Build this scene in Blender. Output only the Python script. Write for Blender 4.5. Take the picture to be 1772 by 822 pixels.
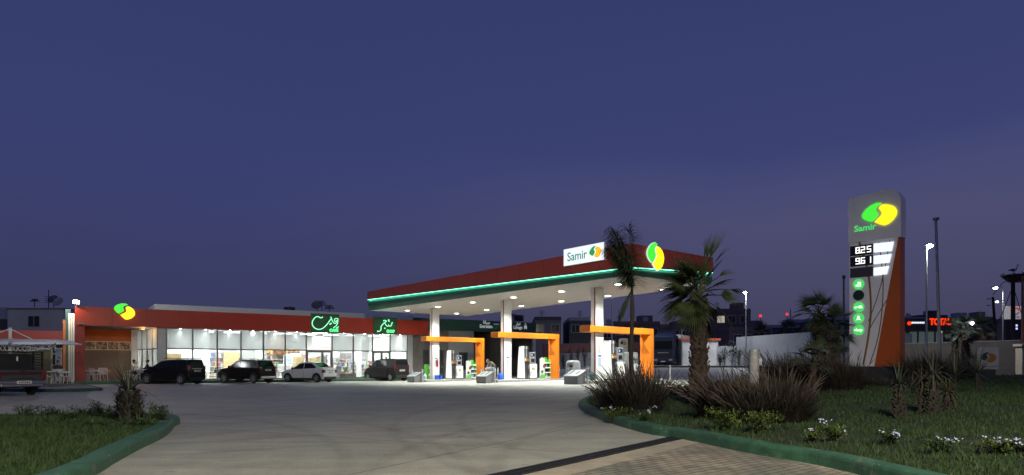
import bpy, bmesh, math, random
from mathutils import Vector, Matrix
R = math.radians
random.seed(7)
sc = bpy.context.scene
col = sc.collection
for o in list(bpy.data.objects):
    bpy.data.objects.remove(o)

def lin(r, g, b):
    f = lambda c: (c / 255 / 12.92) if c / 255 <= .04045 else ((c / 255 + .055) / 1.055) ** 2.4
    return (f(r), f(g), f(b), 1.0)

# ------------------------------------------------------------------ camera, sky, light
F, CX, HY, H = 1150.0, 886.0, 632.0, 1.25
cam = bpy.data.cameras.new('camera')
cam.sensor_width = 36
cam.lens = 36 * F / 1772
cam.shift_y = (HY - 411) / 1772
cam.clip_start, cam.clip_end = .1, 4000
camo = bpy.data.objects.new('camera', cam)
camo.location = (0, 0, H)
camo.rotation_euler = (R(90), 0, 0)
col.objects.link(camo)
sc.camera = camo

world = bpy.data.worlds.new('World')
sc.world = world
world.use_nodes = True
nt = world.node_tree
nt.nodes.clear()
N = nt.nodes.new
tc = N('ShaderNodeTexCoord'); sx = N('ShaderNodeSeparateXYZ'); rp = N('ShaderNodeValToRGB')
nz = N('ShaderNodeTexNoise'); nz.inputs['Scale'].default_value = 2.2; nz.inputs['Detail'].default_value = 4
ma = N('ShaderNodeMath'); ma.operation = 'MULTIPLY_ADD'; ma.inputs[1].default_value = .10; ma.inputs[2].default_value = -.05
ad = N('ShaderNodeMath'); ad.operation = 'ADD'
nt.links.new(tc.outputs['Generated'], sx.inputs[0])
nt.links.new(tc.outputs['Generated'], nz.inputs['Vector'])
nt.links.new(nz.outputs['Fac'], ma.inputs[0])
nt.links.new(sx.outputs['Z'], ad.inputs[0]); nt.links.new(ma.outputs[0], ad.inputs[1])
nt.links.new(ad.outputs[0], rp.inputs[0])
def sky_ramp(node, stops):          # (sine of elevation, colour)
    e = node.color_ramp.elements
    e[0].position = 0; e[0].color = lin(*stops[0][1])
    e[1].position = 1; e[1].color = lin(*stops[-1][1])
    for p, c in stops[1:-1]:
        k = e.new(p); k.color = lin(*c)
# clear dusk blue towards the left, paler town glow in the haze towards the right
sky_ramp(rp, [(0, (59, 58, 82)), (.05, (58, 59, 88)), (.10, (58, 61, 97)), (.2, (58, 63, 107)), (.3, (56, 64, 112)), (.36, (53, 62, 109)), (.5, (51, 60, 107)), (1, (44, 54, 98))])
rq = N('ShaderNodeValToRGB')
sky_ramp(rq, [(0, (64, 61, 82)), (.05, (68, 66, 91)), (.10, (72, 71, 101)), (.2, (76, 77, 113)), (.25, (70, 74, 116)), (.30, (59, 66, 113)), (.5, (51, 60, 107)), (1, (44, 54, 98))])
nt.links.new(ad.outputs[0], rq.inputs[0])
az = N('ShaderNodeMapRange'); az.interpolation_type = 'SMOOTHSTEP'; az.inputs[1].default_value = -.5; az.inputs[2].default_value = .45
nt.links.new(sx.outputs['X'], az.inputs[0])
mxs = N('ShaderNodeMix'); mxs.data_type = 'RGBA'
nt.links.new(az.outputs[0], mxs.inputs[0]); nt.links.new(rp.outputs[0], mxs.inputs[6]); nt.links.new(rq.outputs[0], mxs.inputs[7])
bg = N('ShaderNodeBackground'); bg.inputs[1].default_value = 1.0
nt.links.new(mxs.outputs[2], bg.inputs[0])
sky = N('ShaderNodeTexSky'); sky.sky_type = 'NISHITA'; sky.sun_disc = False
sky.sun_elevation = R(-4); sky.sun_rotation = R(200)
bg2 = N('ShaderNodeBackground'); bg2.inputs[1].default_value = .05
nt.links.new(sky.outputs[0], bg2.inputs[0])
ads = N('ShaderNodeAddShader')
nt.links.new(bg.outputs[0], ads.inputs[0]); nt.links.new(bg2.outputs[0], ads.inputs[1])
out = N('ShaderNodeOutputWorld'); nt.links.new(ads.outputs[0], out.inputs[0])

sc.view_settings.view_transform = 'Standard'
sc.view_settings.look = 'None'
sc.view_settings.exposure = 0
sc.view_settings.gamma = 1
sc.view_settings.use_curve_mapping = False
sc.render.engine = 'CYCLES'
sc.cycles.use_denoising = True
sc.cycles.max_bounces = 6
sc.cycles.diffuse_bounces = 4
sc.cycles.transparent_max_bounces = 16
sc.cycles.sample_clamp_indirect = 6
sc.cycles.caustics_reflective = False
sc.cycles.caustics_refractive = False

# tuning knobs for the lamps of the place
K_CANOPY = 2150    # canopy downlights (W)
K_ROOM = 72        # shop ceiling panels
K_SPOT = 26        # fascia spots (W)
K_STREET = 14500    # street lamps behind the photographer (W)

# ------------------------------------------------------------------ helpers
class MB:
    def __init__(s):
        s.v = []; s.f = []; s.m = []; s.M = None; s.mi = 0
    def _a(s, pts):
        n = len(s.v)
        if s.M is not None:
            pts = [s.M @ Vector(p) for p in pts]
        s.v.extend([tuple(p) for p in pts])
        return n
    def face(s, pts):
        n = s._a(pts); s.f.append(list(range(n, n + len(pts)))); s.m.append(s.mi)
    def faces(s, pts, fs):
        n = s._a(pts)
        for f in fs:
            s.f.append([n + i for i in f]); s.m.append(s.mi)
    def box(s, x0, x1, y0, y1, z0, z1):
        p = [(x0, y0, z0), (x1, y0, z0), (x1, y1, z0), (x0, y1, z0), (x0, y0, z1), (x1, y0, z1), (x1, y1, z1), (x0, y1, z1)]
        s.faces(p, [(3, 2, 1, 0), (4, 5, 6, 7), (0, 1, 5, 4), (1, 2, 6, 5), (2, 3, 7, 6), (3, 0, 4, 7)])
        return s
    def cbox(s, c, d):
        return s.box(c[0] - d[0] / 2, c[0] + d[0] / 2, c[1] - d[1] / 2, c[1] + d[1] / 2, c[2] - d[2] / 2, c[2] + d[2] / 2)
    def hexa(s, b, t):          # 4 bottom points, 4 top points
        s.faces(list(b) + list(t), [(3, 2, 1, 0), (4, 5, 6, 7), (0, 1, 5, 4), (1, 2, 6, 5), (2, 3, 7, 6), (3, 0, 4, 7)])
        return s
    def prism(s, poly, y0, y1):  # poly in (x, z), extruded along y
        n = len(poly)
        a = [(p[0], y0, p[1]) for p in poly]; b = [(p[0], y1, p[1]) for p in poly]
        s.faces(a + b, [list(range(n)), list(range(2 * n - 1, n - 1, -1))] + [(i, n + i, n + (i + 1) % n, (i + 1) % n) for i in range(n)])
        return s
    def prismz(s, poly, z0, z1):
        n = len(poly)
        a = [(p[0], p[1], z0) for p in poly]; b = [(p[0], p[1], z1) for p in poly]
        s.faces(a + b, [list(range(n - 1, -1, -1)), list(range(n, 2 * n))] + [(i, (i + 1) % n, n + (i + 1) % n, n + i) for i in range(n)])
        return s
    def tube(s, pts, rad, n=8, cap=True):
        pts = [Vector(p) for p in pts]
        if not hasattr(rad, '__len__'):
            rad = [rad] * len(pts)
        rings = []
        up = Vector((0, 0, 1))
        prev = None
        for i, p in enumerate(pts):
            d = (pts[min(i + 1, len(pts) - 1)] - pts[max(i - 1, 0)])
            if d.length < 1e-9: d = Vector((0, 0, 1))
            d.normalize()
            if prev is None:
                a = d.cross(up)
                if a.length < .05: a = d.cross(Vector((1, 0, 0)))
            else:
                a = prev - d * prev.dot(d)
                if a.length < .01: a = d.cross(up)
            a.normalize(); prev = a
            b = d.cross(a)
            rings.append([p + (a * math.cos(2 * math.pi * k / n) + b * math.sin(2 * math.pi * k / n)) * rad[i] for k in range(n)])
        P = [q for r in rings for q in r]
        fs = []
        for i in range(len(pts) - 1):
            for k in range(n):
                fs.append((i * n + k, i * n + (k + 1) % n, (i + 1) * n + (k + 1) % n, (i + 1) * n + k))
        if cap:
            fs.append(list(range(n - 1, -1, -1)))
            fs.append([(len(pts) - 1) * n + k for k in range(n)])
        s.faces(P, fs)
        return s
    def cyl(s, c, r, z0, z1, n=16, r2=None):
        return s.tube([(c[0], c[1], z0), (c[0], c[1], z1)], [r, r if r2 is None else r2], n)
    def lathe(s, prof, n=16, c=(0, 0, 0), cap=True):
        P = [(c[0] + r * math.cos(2 * math.pi * k / n), c[1] + r * math.sin(2 * math.pi * k / n), c[2] + z) for r, z in prof for k in range(n)]
        fs = [(i * n + k, i * n + (k + 1) % n, (i + 1) * n + (k + 1) % n, (i + 1) * n + k) for i in range(len(prof) - 1) for k in range(n)]
        if cap:
            fs.append(list(range(n - 1, -1, -1))); fs.append([(len(prof) - 1) * n + k for k in range(n)])
        s.faces(P, fs)
        return s
    def ball(s, c, r, n=10, m=7, sq=(1, 1, 1)):
        prof = []
        P = []; fs = []
        for i in range(m + 1):
            a = math.pi * i / m
            for k in range(n):
                P.append((c[0] + r * sq[0] * math.sin(a) * math.cos(2 * math.pi * k / n), c[1] + r * sq[1] * math.sin(a) * math.sin(2 * math.pi * k / n), c[2] + r * sq[2] * math.cos(a)))
        for i in range(m):
            for k in range(n):
                fs.append((i * n + k, (i + 1) * n + k, (i + 1) * n + (k + 1) % n, i * n + (k + 1) % n))
        s.faces(P, fs)
        return s
    def build(s, name, mat, parent=None, smooth=False, bevel=0, seg=2, ang=35):
        me = bpy.data.meshes.new(name)
        me.from_pydata(s.v, [], s.f)
        mats = mat if isinstance(mat, (list, tuple)) else [mat]
        for m in mats: me.materials.append(m)
        if len(mats) > 1: me.polygons.foreach_set('material_index', s.m)
        if smooth:
            me.polygons.foreach_set('use_smooth', [True] * len(me.polygons))
            me.update()
            if smooth is not True: me.set_sharp_from_angle(angle=R(smooth))
        me.update()
        o = bpy.data.objects.new(name, me)
        col.objects.link(o)
        if parent is not None: o.parent = parent
        if bevel:
            b = o.modifiers.new('bevel', 'BEVEL'); b.width = bevel; b.segments = seg; b.limit_method = 'ANGLE'; b.angle_limit = R(ang)
        return o

def tag(o, label=None, cat=None, group=None, kind=None):
    if label: o['label'] = label
    if cat: o['category'] = cat
    if group: o['group'] = group
    if kind: o['kind'] = kind
    return o

def thing(name, label, cat, loc=(0, 0, 0), rot=0, group=None):
    o = bpy.data.objects.new(name, None)
    o.empty_display_size = .3
    col.objects.link(o)
    o.location = loc; o.rotation_euler = (0, 0, rot)
    return tag(o, label, cat, group)

def copy_tree(o, parent=None):
    c = o.copy(); col.objects.link(c); c.parent = parent
    for ch in list(o.children): copy_tree(ch, c)
    return c

def mat(name, c, rough=.6, metal=0, vary=.15, scale=6, bump=0, bscale=40, emit=None, es=0, spec=None, coat=0):
    m = bpy.data.materials.new(name); m.use_nodes = True
    t = m.node_tree; b = t.nodes['Principled BSDF']
    if len(c) == 3: c = (*c, 1)
    b.inputs['Base Color'].default_value = c
    b.inputs['Roughness'].default_value = rough; b.inputs['Metallic'].default_value = metal
    if spec is not None: b.inputs['Specular IOR Level'].default_value = spec
    if coat: b.inputs['Coat Weight'].default_value = coat
    cd = t.nodes.new('ShaderNodeTexCoord')
    if vary:
        n = t.nodes.new('ShaderNodeTexNoise'); n.inputs['Scale'].default_value = scale; n.inputs['Detail'].default_value = 6
        n.inputs['Roughness'].default_value = .65
        t.links.new(cd.outputs['Object'], n.inputs['Vector'])
        mr = t.nodes.new('ShaderNodeMapRange'); mr.inputs[1].default_value = .3; mr.inputs[2].default_value = .7
        mr.inputs[3].default_value = 1 - vary; mr.inputs[4].default_value = 1 + vary
        t.links.new(n.outputs['Fac'], mr.inputs[0])
        mx = t.nodes.new('ShaderNodeMix'); mx.data_type = 'RGBA'; mx.blend_type = 'MULTIPLY'; mx.inputs[0].default_value = 1
        mx.inputs[6].default_value = c
        t.links.new(mr.outputs[0], mx.inputs[7])
        t.links.new(mx.outputs[2], b.inputs['Base Color'])
        r2 = t.nodes.new('ShaderNodeMapRange'); r2.inputs[1].default_value = .3; r2.inputs[2].default_value = .7
        r2.inputs[3].default_value = max(.03, rough - vary * .3); r2.inputs[4].default_value = min(1, rough + vary * .3)
        t.links.new(n.outputs['Fac'], r2.inputs[0]); t.links.new(r2.outputs[0], b.inputs['Roughness'])
    if bump:
        n2 = t.nodes.new('ShaderNodeTexNoise'); n2.inputs['Scale'].default_value = bscale; n2.inputs['Detail'].default_value = 5
        t.links.new(cd.outputs['Object'], n2.inputs['Vector'])
        bp = t.nodes.new('ShaderNodeBump'); bp.inputs['Strength'].default_value = bump; bp.inputs['Distance'].default_value = .02
        t.links.new(n2.outputs['Fac'], bp.inputs['Height']); t.links.new(bp.outputs[0], b.inputs['Normal'])
    if emit is not None:
        b.inputs['Emission Color'].default_value = emit if len(emit) == 4 else (*emit, 1)
        b.inputs['Emission Strength'].default_value = es
    return m

def S(v):  # smoothstep on 0..1
    v = max(0, min(1, v)); return v * v * (3 - 2 * v)

def G(x, y):  # height of the ground
    return .28 * S((x + 8) / 14) * S((y - 20) / 16) + 1.0 * S((y - 42) / 48) * S((x + 2) / 14)

def P(px, py, Y):
    return Vector(((px - CX) / F * Y, Y, H - (py - HY) / F * Y))

def px_t(px, base, d):   # distance along d (2-D) from base at which a vertical line shows at column px
    k = (px - CX) / F
    return (k * base[1] - base[0]) / (d[0] - k * d[1])

def text_mesh(name, body, size, matl, parent, M, extrude=.01, align='CENTER', bold=0, width=None):
    cu = bpy.data.curves.new(name, 'FONT'); cu.body = body; cu.size = size; cu.align_x = align; cu.align_y = 'CENTER'
    cu.extrude = extrude; cu.offset = bold; cu.resolution_u = 3
    tmp = bpy.data.objects.new(name + '_tmp', cu); col.objects.link(tmp)
    dg = bpy.context.evaluated_depsgraph_get()
    me = bpy.data.meshes.new_from_object(tmp.evaluated_get(dg))
    bpy.data.objects.remove(tmp)
    if width and len(me.vertices):
        xs = [v.co.x for v in me.vertices]; w = max(xs) - min(xs); c0 = (max(xs) + min(xs)) / 2
        for v in me.vertices: v.co.x = (v.co.x - c0) * width / w
    for v in me.vertices:            # text lies in xy; stand it up facing -y
        v.co = M @ Vector((v.co.x, -v.co.z, v.co.y))
    me.materials.clear(); me.materials.append(matl)
    me.name = name
    o = bpy.data.objects.new(name, me); col.objects.link(o); o.parent = parent
    return o

def shadow_free(o):
    return o

# ------------------------------------------------------------------ materials
def concrete_mat():
    m = bpy.data.materials.new('forecourt_concrete'); m.use_nodes = True
    t = m.node_tree; b = t.nodes['Principled BSDF']; n = t.nodes.new; L = t.links.new
    cd = n('ShaderNodeTexCoord')
    def noise(sc_, det, mapping=None):
        q = n('ShaderNodeTexNoise'); q.inputs['Scale'].default_value = sc_; q.inputs['Detail'].default_value = det; q.inputs['Roughness'].default_value = .62
        L(mapping or cd.outputs['Object'], q.inputs['Vector']); return q.outputs['Fac']
    def rng(i, a, b_, c, d):
        q = n('ShaderNodeMapRange'); q.inputs[1].default_value = a; q.inputs[2].default_value = b_; q.inputs[3].default_value = c; q.inputs[4].default_value = d
        L(i, q.inputs[0]); return q.outputs[0]
    def mul(a, b_):
        q = n('ShaderNodeMath'); q.operation = 'MULTIPLY'; L(a, q.inputs[0]); L(b_, q.inputs[1]); return q.outputs[0]
    mp = n('ShaderNodeMapping'); mp.inputs['Rotation'].default_value = (0, 0, R(28)); L(cd.outputs['Object'], mp.inputs[0])
    mp2 = n('ShaderNodeMapping'); mp2.inputs['Scale'].default_value = (.12, 1.3, 1); mp2.inputs['Rotation'].default_value = (0, 0, R(12)); L(cd.outputs['Object'], mp2.inputs[0])
    f = mul(rng(noise(.12, 3), .3, .7, .86, 1.12), rng(noise(1.1, 8), .3, .7, .82, 1.12))
    f = mul(f, rng(noise(38, 6), .3, .7, .76, 1.2))
    f = mul(f, rng(noise(9, 6), .3, .7, .88, 1.1))
    f = mul(f, rng(noise(1.6, 6, mp2.outputs[0]), .35, .7, .84, 1.08))          # sweep and tyre streaks
    f = mul(f, rng(noise(2.6, 4), .62, .74, 1, .55))                            # oil spots
    br = n('ShaderNodeTexBrick'); br.offset = 0; br.inputs['Scale'].default_value = 1; br.inputs['Brick Width'].default_value = 5.2
    br.inputs['Row Height'].default_value = 4.4; br.inputs['Mortar Size'].default_value = .016; br.inputs['Mortar Smooth'].default_value = .1
    br.inputs['Color1'].default_value = (1, 1, 1, 1); br.inputs['Color2'].default_value = (.87, .87, .87, 1); br.inputs['Mortar'].default_value = (.42, .42, .42, 1)
    L(mp.outputs[0], br.inputs['Vector'])
    # curved tyre tracks: thin rings about a turning centre
    tr = []
    for cx, cy, r0 in ((13, 8, 13.2), (13, 8, 14.7), (-13, 24, 15.4), (-13, 24, 16.9), (14, 16, 15.2), (14, 16, 16.6), (-16, 5, 14.3), (-16, 5, 15.8)):
        vm = n('ShaderNodeVectorMath'); vm.operation = 'DISTANCE'; L(cd.outputs['Object'], vm.inputs[0]); vm.inputs[1].default_value = (cx, cy, 0)
        q = n('ShaderNodeMath'); q.operation = 'SUBTRACT'; L(vm.outputs['Value'], q.inputs[0]); q.inputs[1].default_value = r0
        a = n('ShaderNodeMath'); a.operation = 'ABSOLUTE'; L(q.outputs[0], a.inputs[0])
        tr.append(rng(a.outputs[0], .05, .17, .87, 1))
    for q in tr: f = mul(f, q)
    mx = n('ShaderNodeMix'); mx.data_type = 'RGBA'; mx.blend_type = 'MULTIPLY'; mx.inputs[0].default_value = 1
    L(br.outputs['Color'], mx.inputs[6]); L(f, mx.inputs[7])
    mx2 = n('ShaderNodeMix'); mx2.data_type = 'RGBA'; mx2.blend_type = 'MULTIPLY'; mx2.inputs[0].default_value = 1
    mx2.inputs[6].default_value = (.41, .395, .335, 1); L(mx.outputs[2], mx2.inputs[7])
    L(mx2.outputs[2], b.inputs['Base Color'])
    L(rng(noise(2.2, 5), .3, .7, .48, .72), b.inputs['Roughness'])
    bp = n('ShaderNodeBump'); bp.inputs['Strength'].default_value = .25; bp.inputs['Distance'].default_value = .01
    L(noise(60, 4), bp.inputs['Height']); L(bp.outputs[0], b.inputs['Normal'])
    return m

def paver_mat(name, c1, c2, mortar, rot, bw=.22, bh=.11, tint=None):
    m = bpy.data.materials.new(name); m.use_nodes = True
    t = m.node_tree; b = t.nodes['Principled BSDF']; n = t.nodes.new; L = t.links.new
    cd = n('ShaderNodeTexCoord'); mp = n('ShaderNodeMapping'); mp.inputs['Rotation'].default_value = (0, 0, R(rot)); L(cd.outputs['Object'], mp.inputs[0])
    br = n('ShaderNodeTexBrick'); br.inputs['Scale'].default_value = 1; br.inputs['Brick Width'].default_value = bw; br.inputs['Row Height'].default_value = bh
    br.inputs['Mortar Size'].default_value = .010; br.inputs['Mortar Smooth'].default_value = .3; br.inputs['Bias'].default_value = 0
    br.inputs['Color1'].default_value = (*c1, 1); br.inputs['Color2'].default_value = (*c2, 1); br.inputs['Mortar'].default_value = (*mortar, 1)
    nz_ = n('ShaderNodeTexNoise'); nz_.inputs['Scale'].default_value = 3; nz_.inputs['Detail'].default_value = 6
    L(cd.outputs['Object'], nz_.inputs['Vector'])
    # wander the joints a little so the rows are not dead straight
    wn = n('ShaderNodeTexNoise'); wn.inputs['Scale'].default_value = 1.7; L(mp.outputs[0], wn.inputs['Vector'])
    wm = n('ShaderNodeVectorMath'); wm.operation = 'MULTIPLY_ADD'; wm.inputs[1].default_value = (.03, .03, 0); L(wn.outputs['Color'], wm.inputs[0]); L(mp.outputs[0], wm.inputs[2])
    L(wm.outputs[0], br.inputs['Vector'])
    mr = n('ShaderNodeMapRange'); mr.inputs[1].default_value = .3; mr.inputs[2].default_value = .7; mr.inputs[3].default_value = .72; mr.inputs[4].default_value = 1.2
    L(nz_.outputs['Fac'], mr.inputs[0])
    mx = n('ShaderNodeMix'); mx.data_type = 'RGBA'; mx.blend_type = 'MULTIPLY'; mx.inputs[0].default_value = 1
    L(br.outputs['Color'], mx.inputs[6]); L(mr.outputs[0], mx.inputs[7])
    last = mx.outputs[2]
    if tint:                                             # patches where blue grey blocks were laid
        n3 = n('ShaderNodeTexNoise'); n3.inputs['Scale'].default_value = .7; n3.inputs['Detail'].default_value = 2; L(cd.outputs['Object'], n3.inputs['Vector'])
        m3 = n('ShaderNodeMapRange'); m3.inputs[1].default_value = .45; m3.inputs[2].default_value = .6; L(n3.outputs['Fac'], m3.inputs[0])
        x3 = n('ShaderNodeMix'); x3.data_type = 'RGBA'; x3.blend_type = 'MULTIPLY'; L(m3.outputs[0], x3.inputs[0]); L(last, x3.inputs[6]); x3.inputs[7].default_value = (*tint, 1)
        last = x3.outputs[2]
    L(last, b.inputs['Base Color'])
    b.inputs['Roughness'].default_value = .75
    bp = n('ShaderNodeBump'); bp.inputs['Strength'].default_value = .6; bp.inputs['Distance'].default_value = .012
    iv = n('ShaderNodeMath'); iv.operation = 'SUBTRACT'; iv.inputs[0].default_value = 1; L(br.outputs['Fac'], iv.inputs[1])
    L(iv.outputs[0], bp.inputs['Height']); L(bp.outputs[0], b.inputs['Normal'])
    return m

def glass_mat(name, tr=.92, tint=(.95, .97, .97), frost=0):
    m = bpy.data.materials.new(name); m.use_nodes = True
    t = m.node_tree; t.nodes.clear(); n = t.nodes.new; L = t.links.new
    a = n('ShaderNodeBsdfTransparent'); a.inputs[0].default_value = (*tint, 1)
    g = n('ShaderNodeBsdfGlossy'); g.inputs['Roughness'].default_value = .03
    fr = n('ShaderNodeLayerWeight'); fr.inputs[0].default_value = .25
    mr = n('ShaderNodeMapRange'); mr.inputs[3].default_value = 1 - tr; mr.inputs[4].default_value = .6; L(fr.outputs['Fresnel'], mr.inputs[0])
    mx = n('ShaderNodeMixShader'); L(mr.outputs[0], mx.inputs[0]); L(a.outputs[0], mx.inputs[1]); L(g.outputs[0], mx.inputs[2])
    last = mx.outputs[0]
    if frost:
        d = n('ShaderNodeBsdfDiffuse'); d.inputs[0].default_value = (.62, .66, .66, 1)
        tl = n('ShaderNodeBsdfTranslucent'); tl.inputs[0].default_value = (.62, .66, .66, 1)
        m2 = n('ShaderNodeMixShader'); m2.inputs[0].default_value = .35; L(d.outputs[0], m2.inputs[1]); L(tl.outputs[0], m2.inputs[2])
        m3 = n('ShaderNodeMixShader'); m3.inputs[0].default_value = frost; L(last, m3.inputs[1]); L(m2.outputs[0], m3.inputs[2])
        last = m3.outputs[0]
    o = n('ShaderNodeOutputMaterial'); L(last, o.inputs[0])
    return m

def emis(name, c, s):
    m = bpy.data.materials.new(name); m.use_nodes = True
    t = m.node_tree; t.nodes.clear()
    e_ = t.nodes.new('ShaderNodeEmission'); e_.inputs[0].default_value = c if len(c) == 4 else (*c, 1); e_.inputs[1].default_value = s
    o = t.nodes.new('ShaderNodeOutputMaterial'); t.links.new(e_.outputs[0], o.inputs[0])
    return m

def chipped(m, c=(.24, .23, .21), scale=6, lo=.60, hi=.64):
    """bare patches where the paint has worn off"""
    t = m.node_tree; b = t.nodes['Principled BSDF']; src = b.inputs['Base Color'].links[0].from_socket
    cd = t.nodes.new('ShaderNodeTexCoord'); n = t.nodes.new('ShaderNodeTexNoise'); n.inputs['Scale'].default_value = scale; n.inputs['Detail'].default_value = 8; n.inputs['Roughness'].default_value = .7
    t.links.new(cd.outputs['Object'], n.inputs['Vector'])
    r = t.nodes.new('ShaderNodeMapRange'); r.inputs[1].default_value = lo; r.inputs[2].default_value = hi; t.links.new(n.outputs['Fac'], r.inputs[0])
    x = t.nodes.new('ShaderNodeMix'); x.data_type = 'RGBA'; t.links.new(r.outputs[0], x.inputs[0]); t.links.new(src, x.inputs[6]); x.inputs[7].default_value = (*c, 1)
    t.links.new(x.outputs[2], b.inputs['Base Color']); return m

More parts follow.
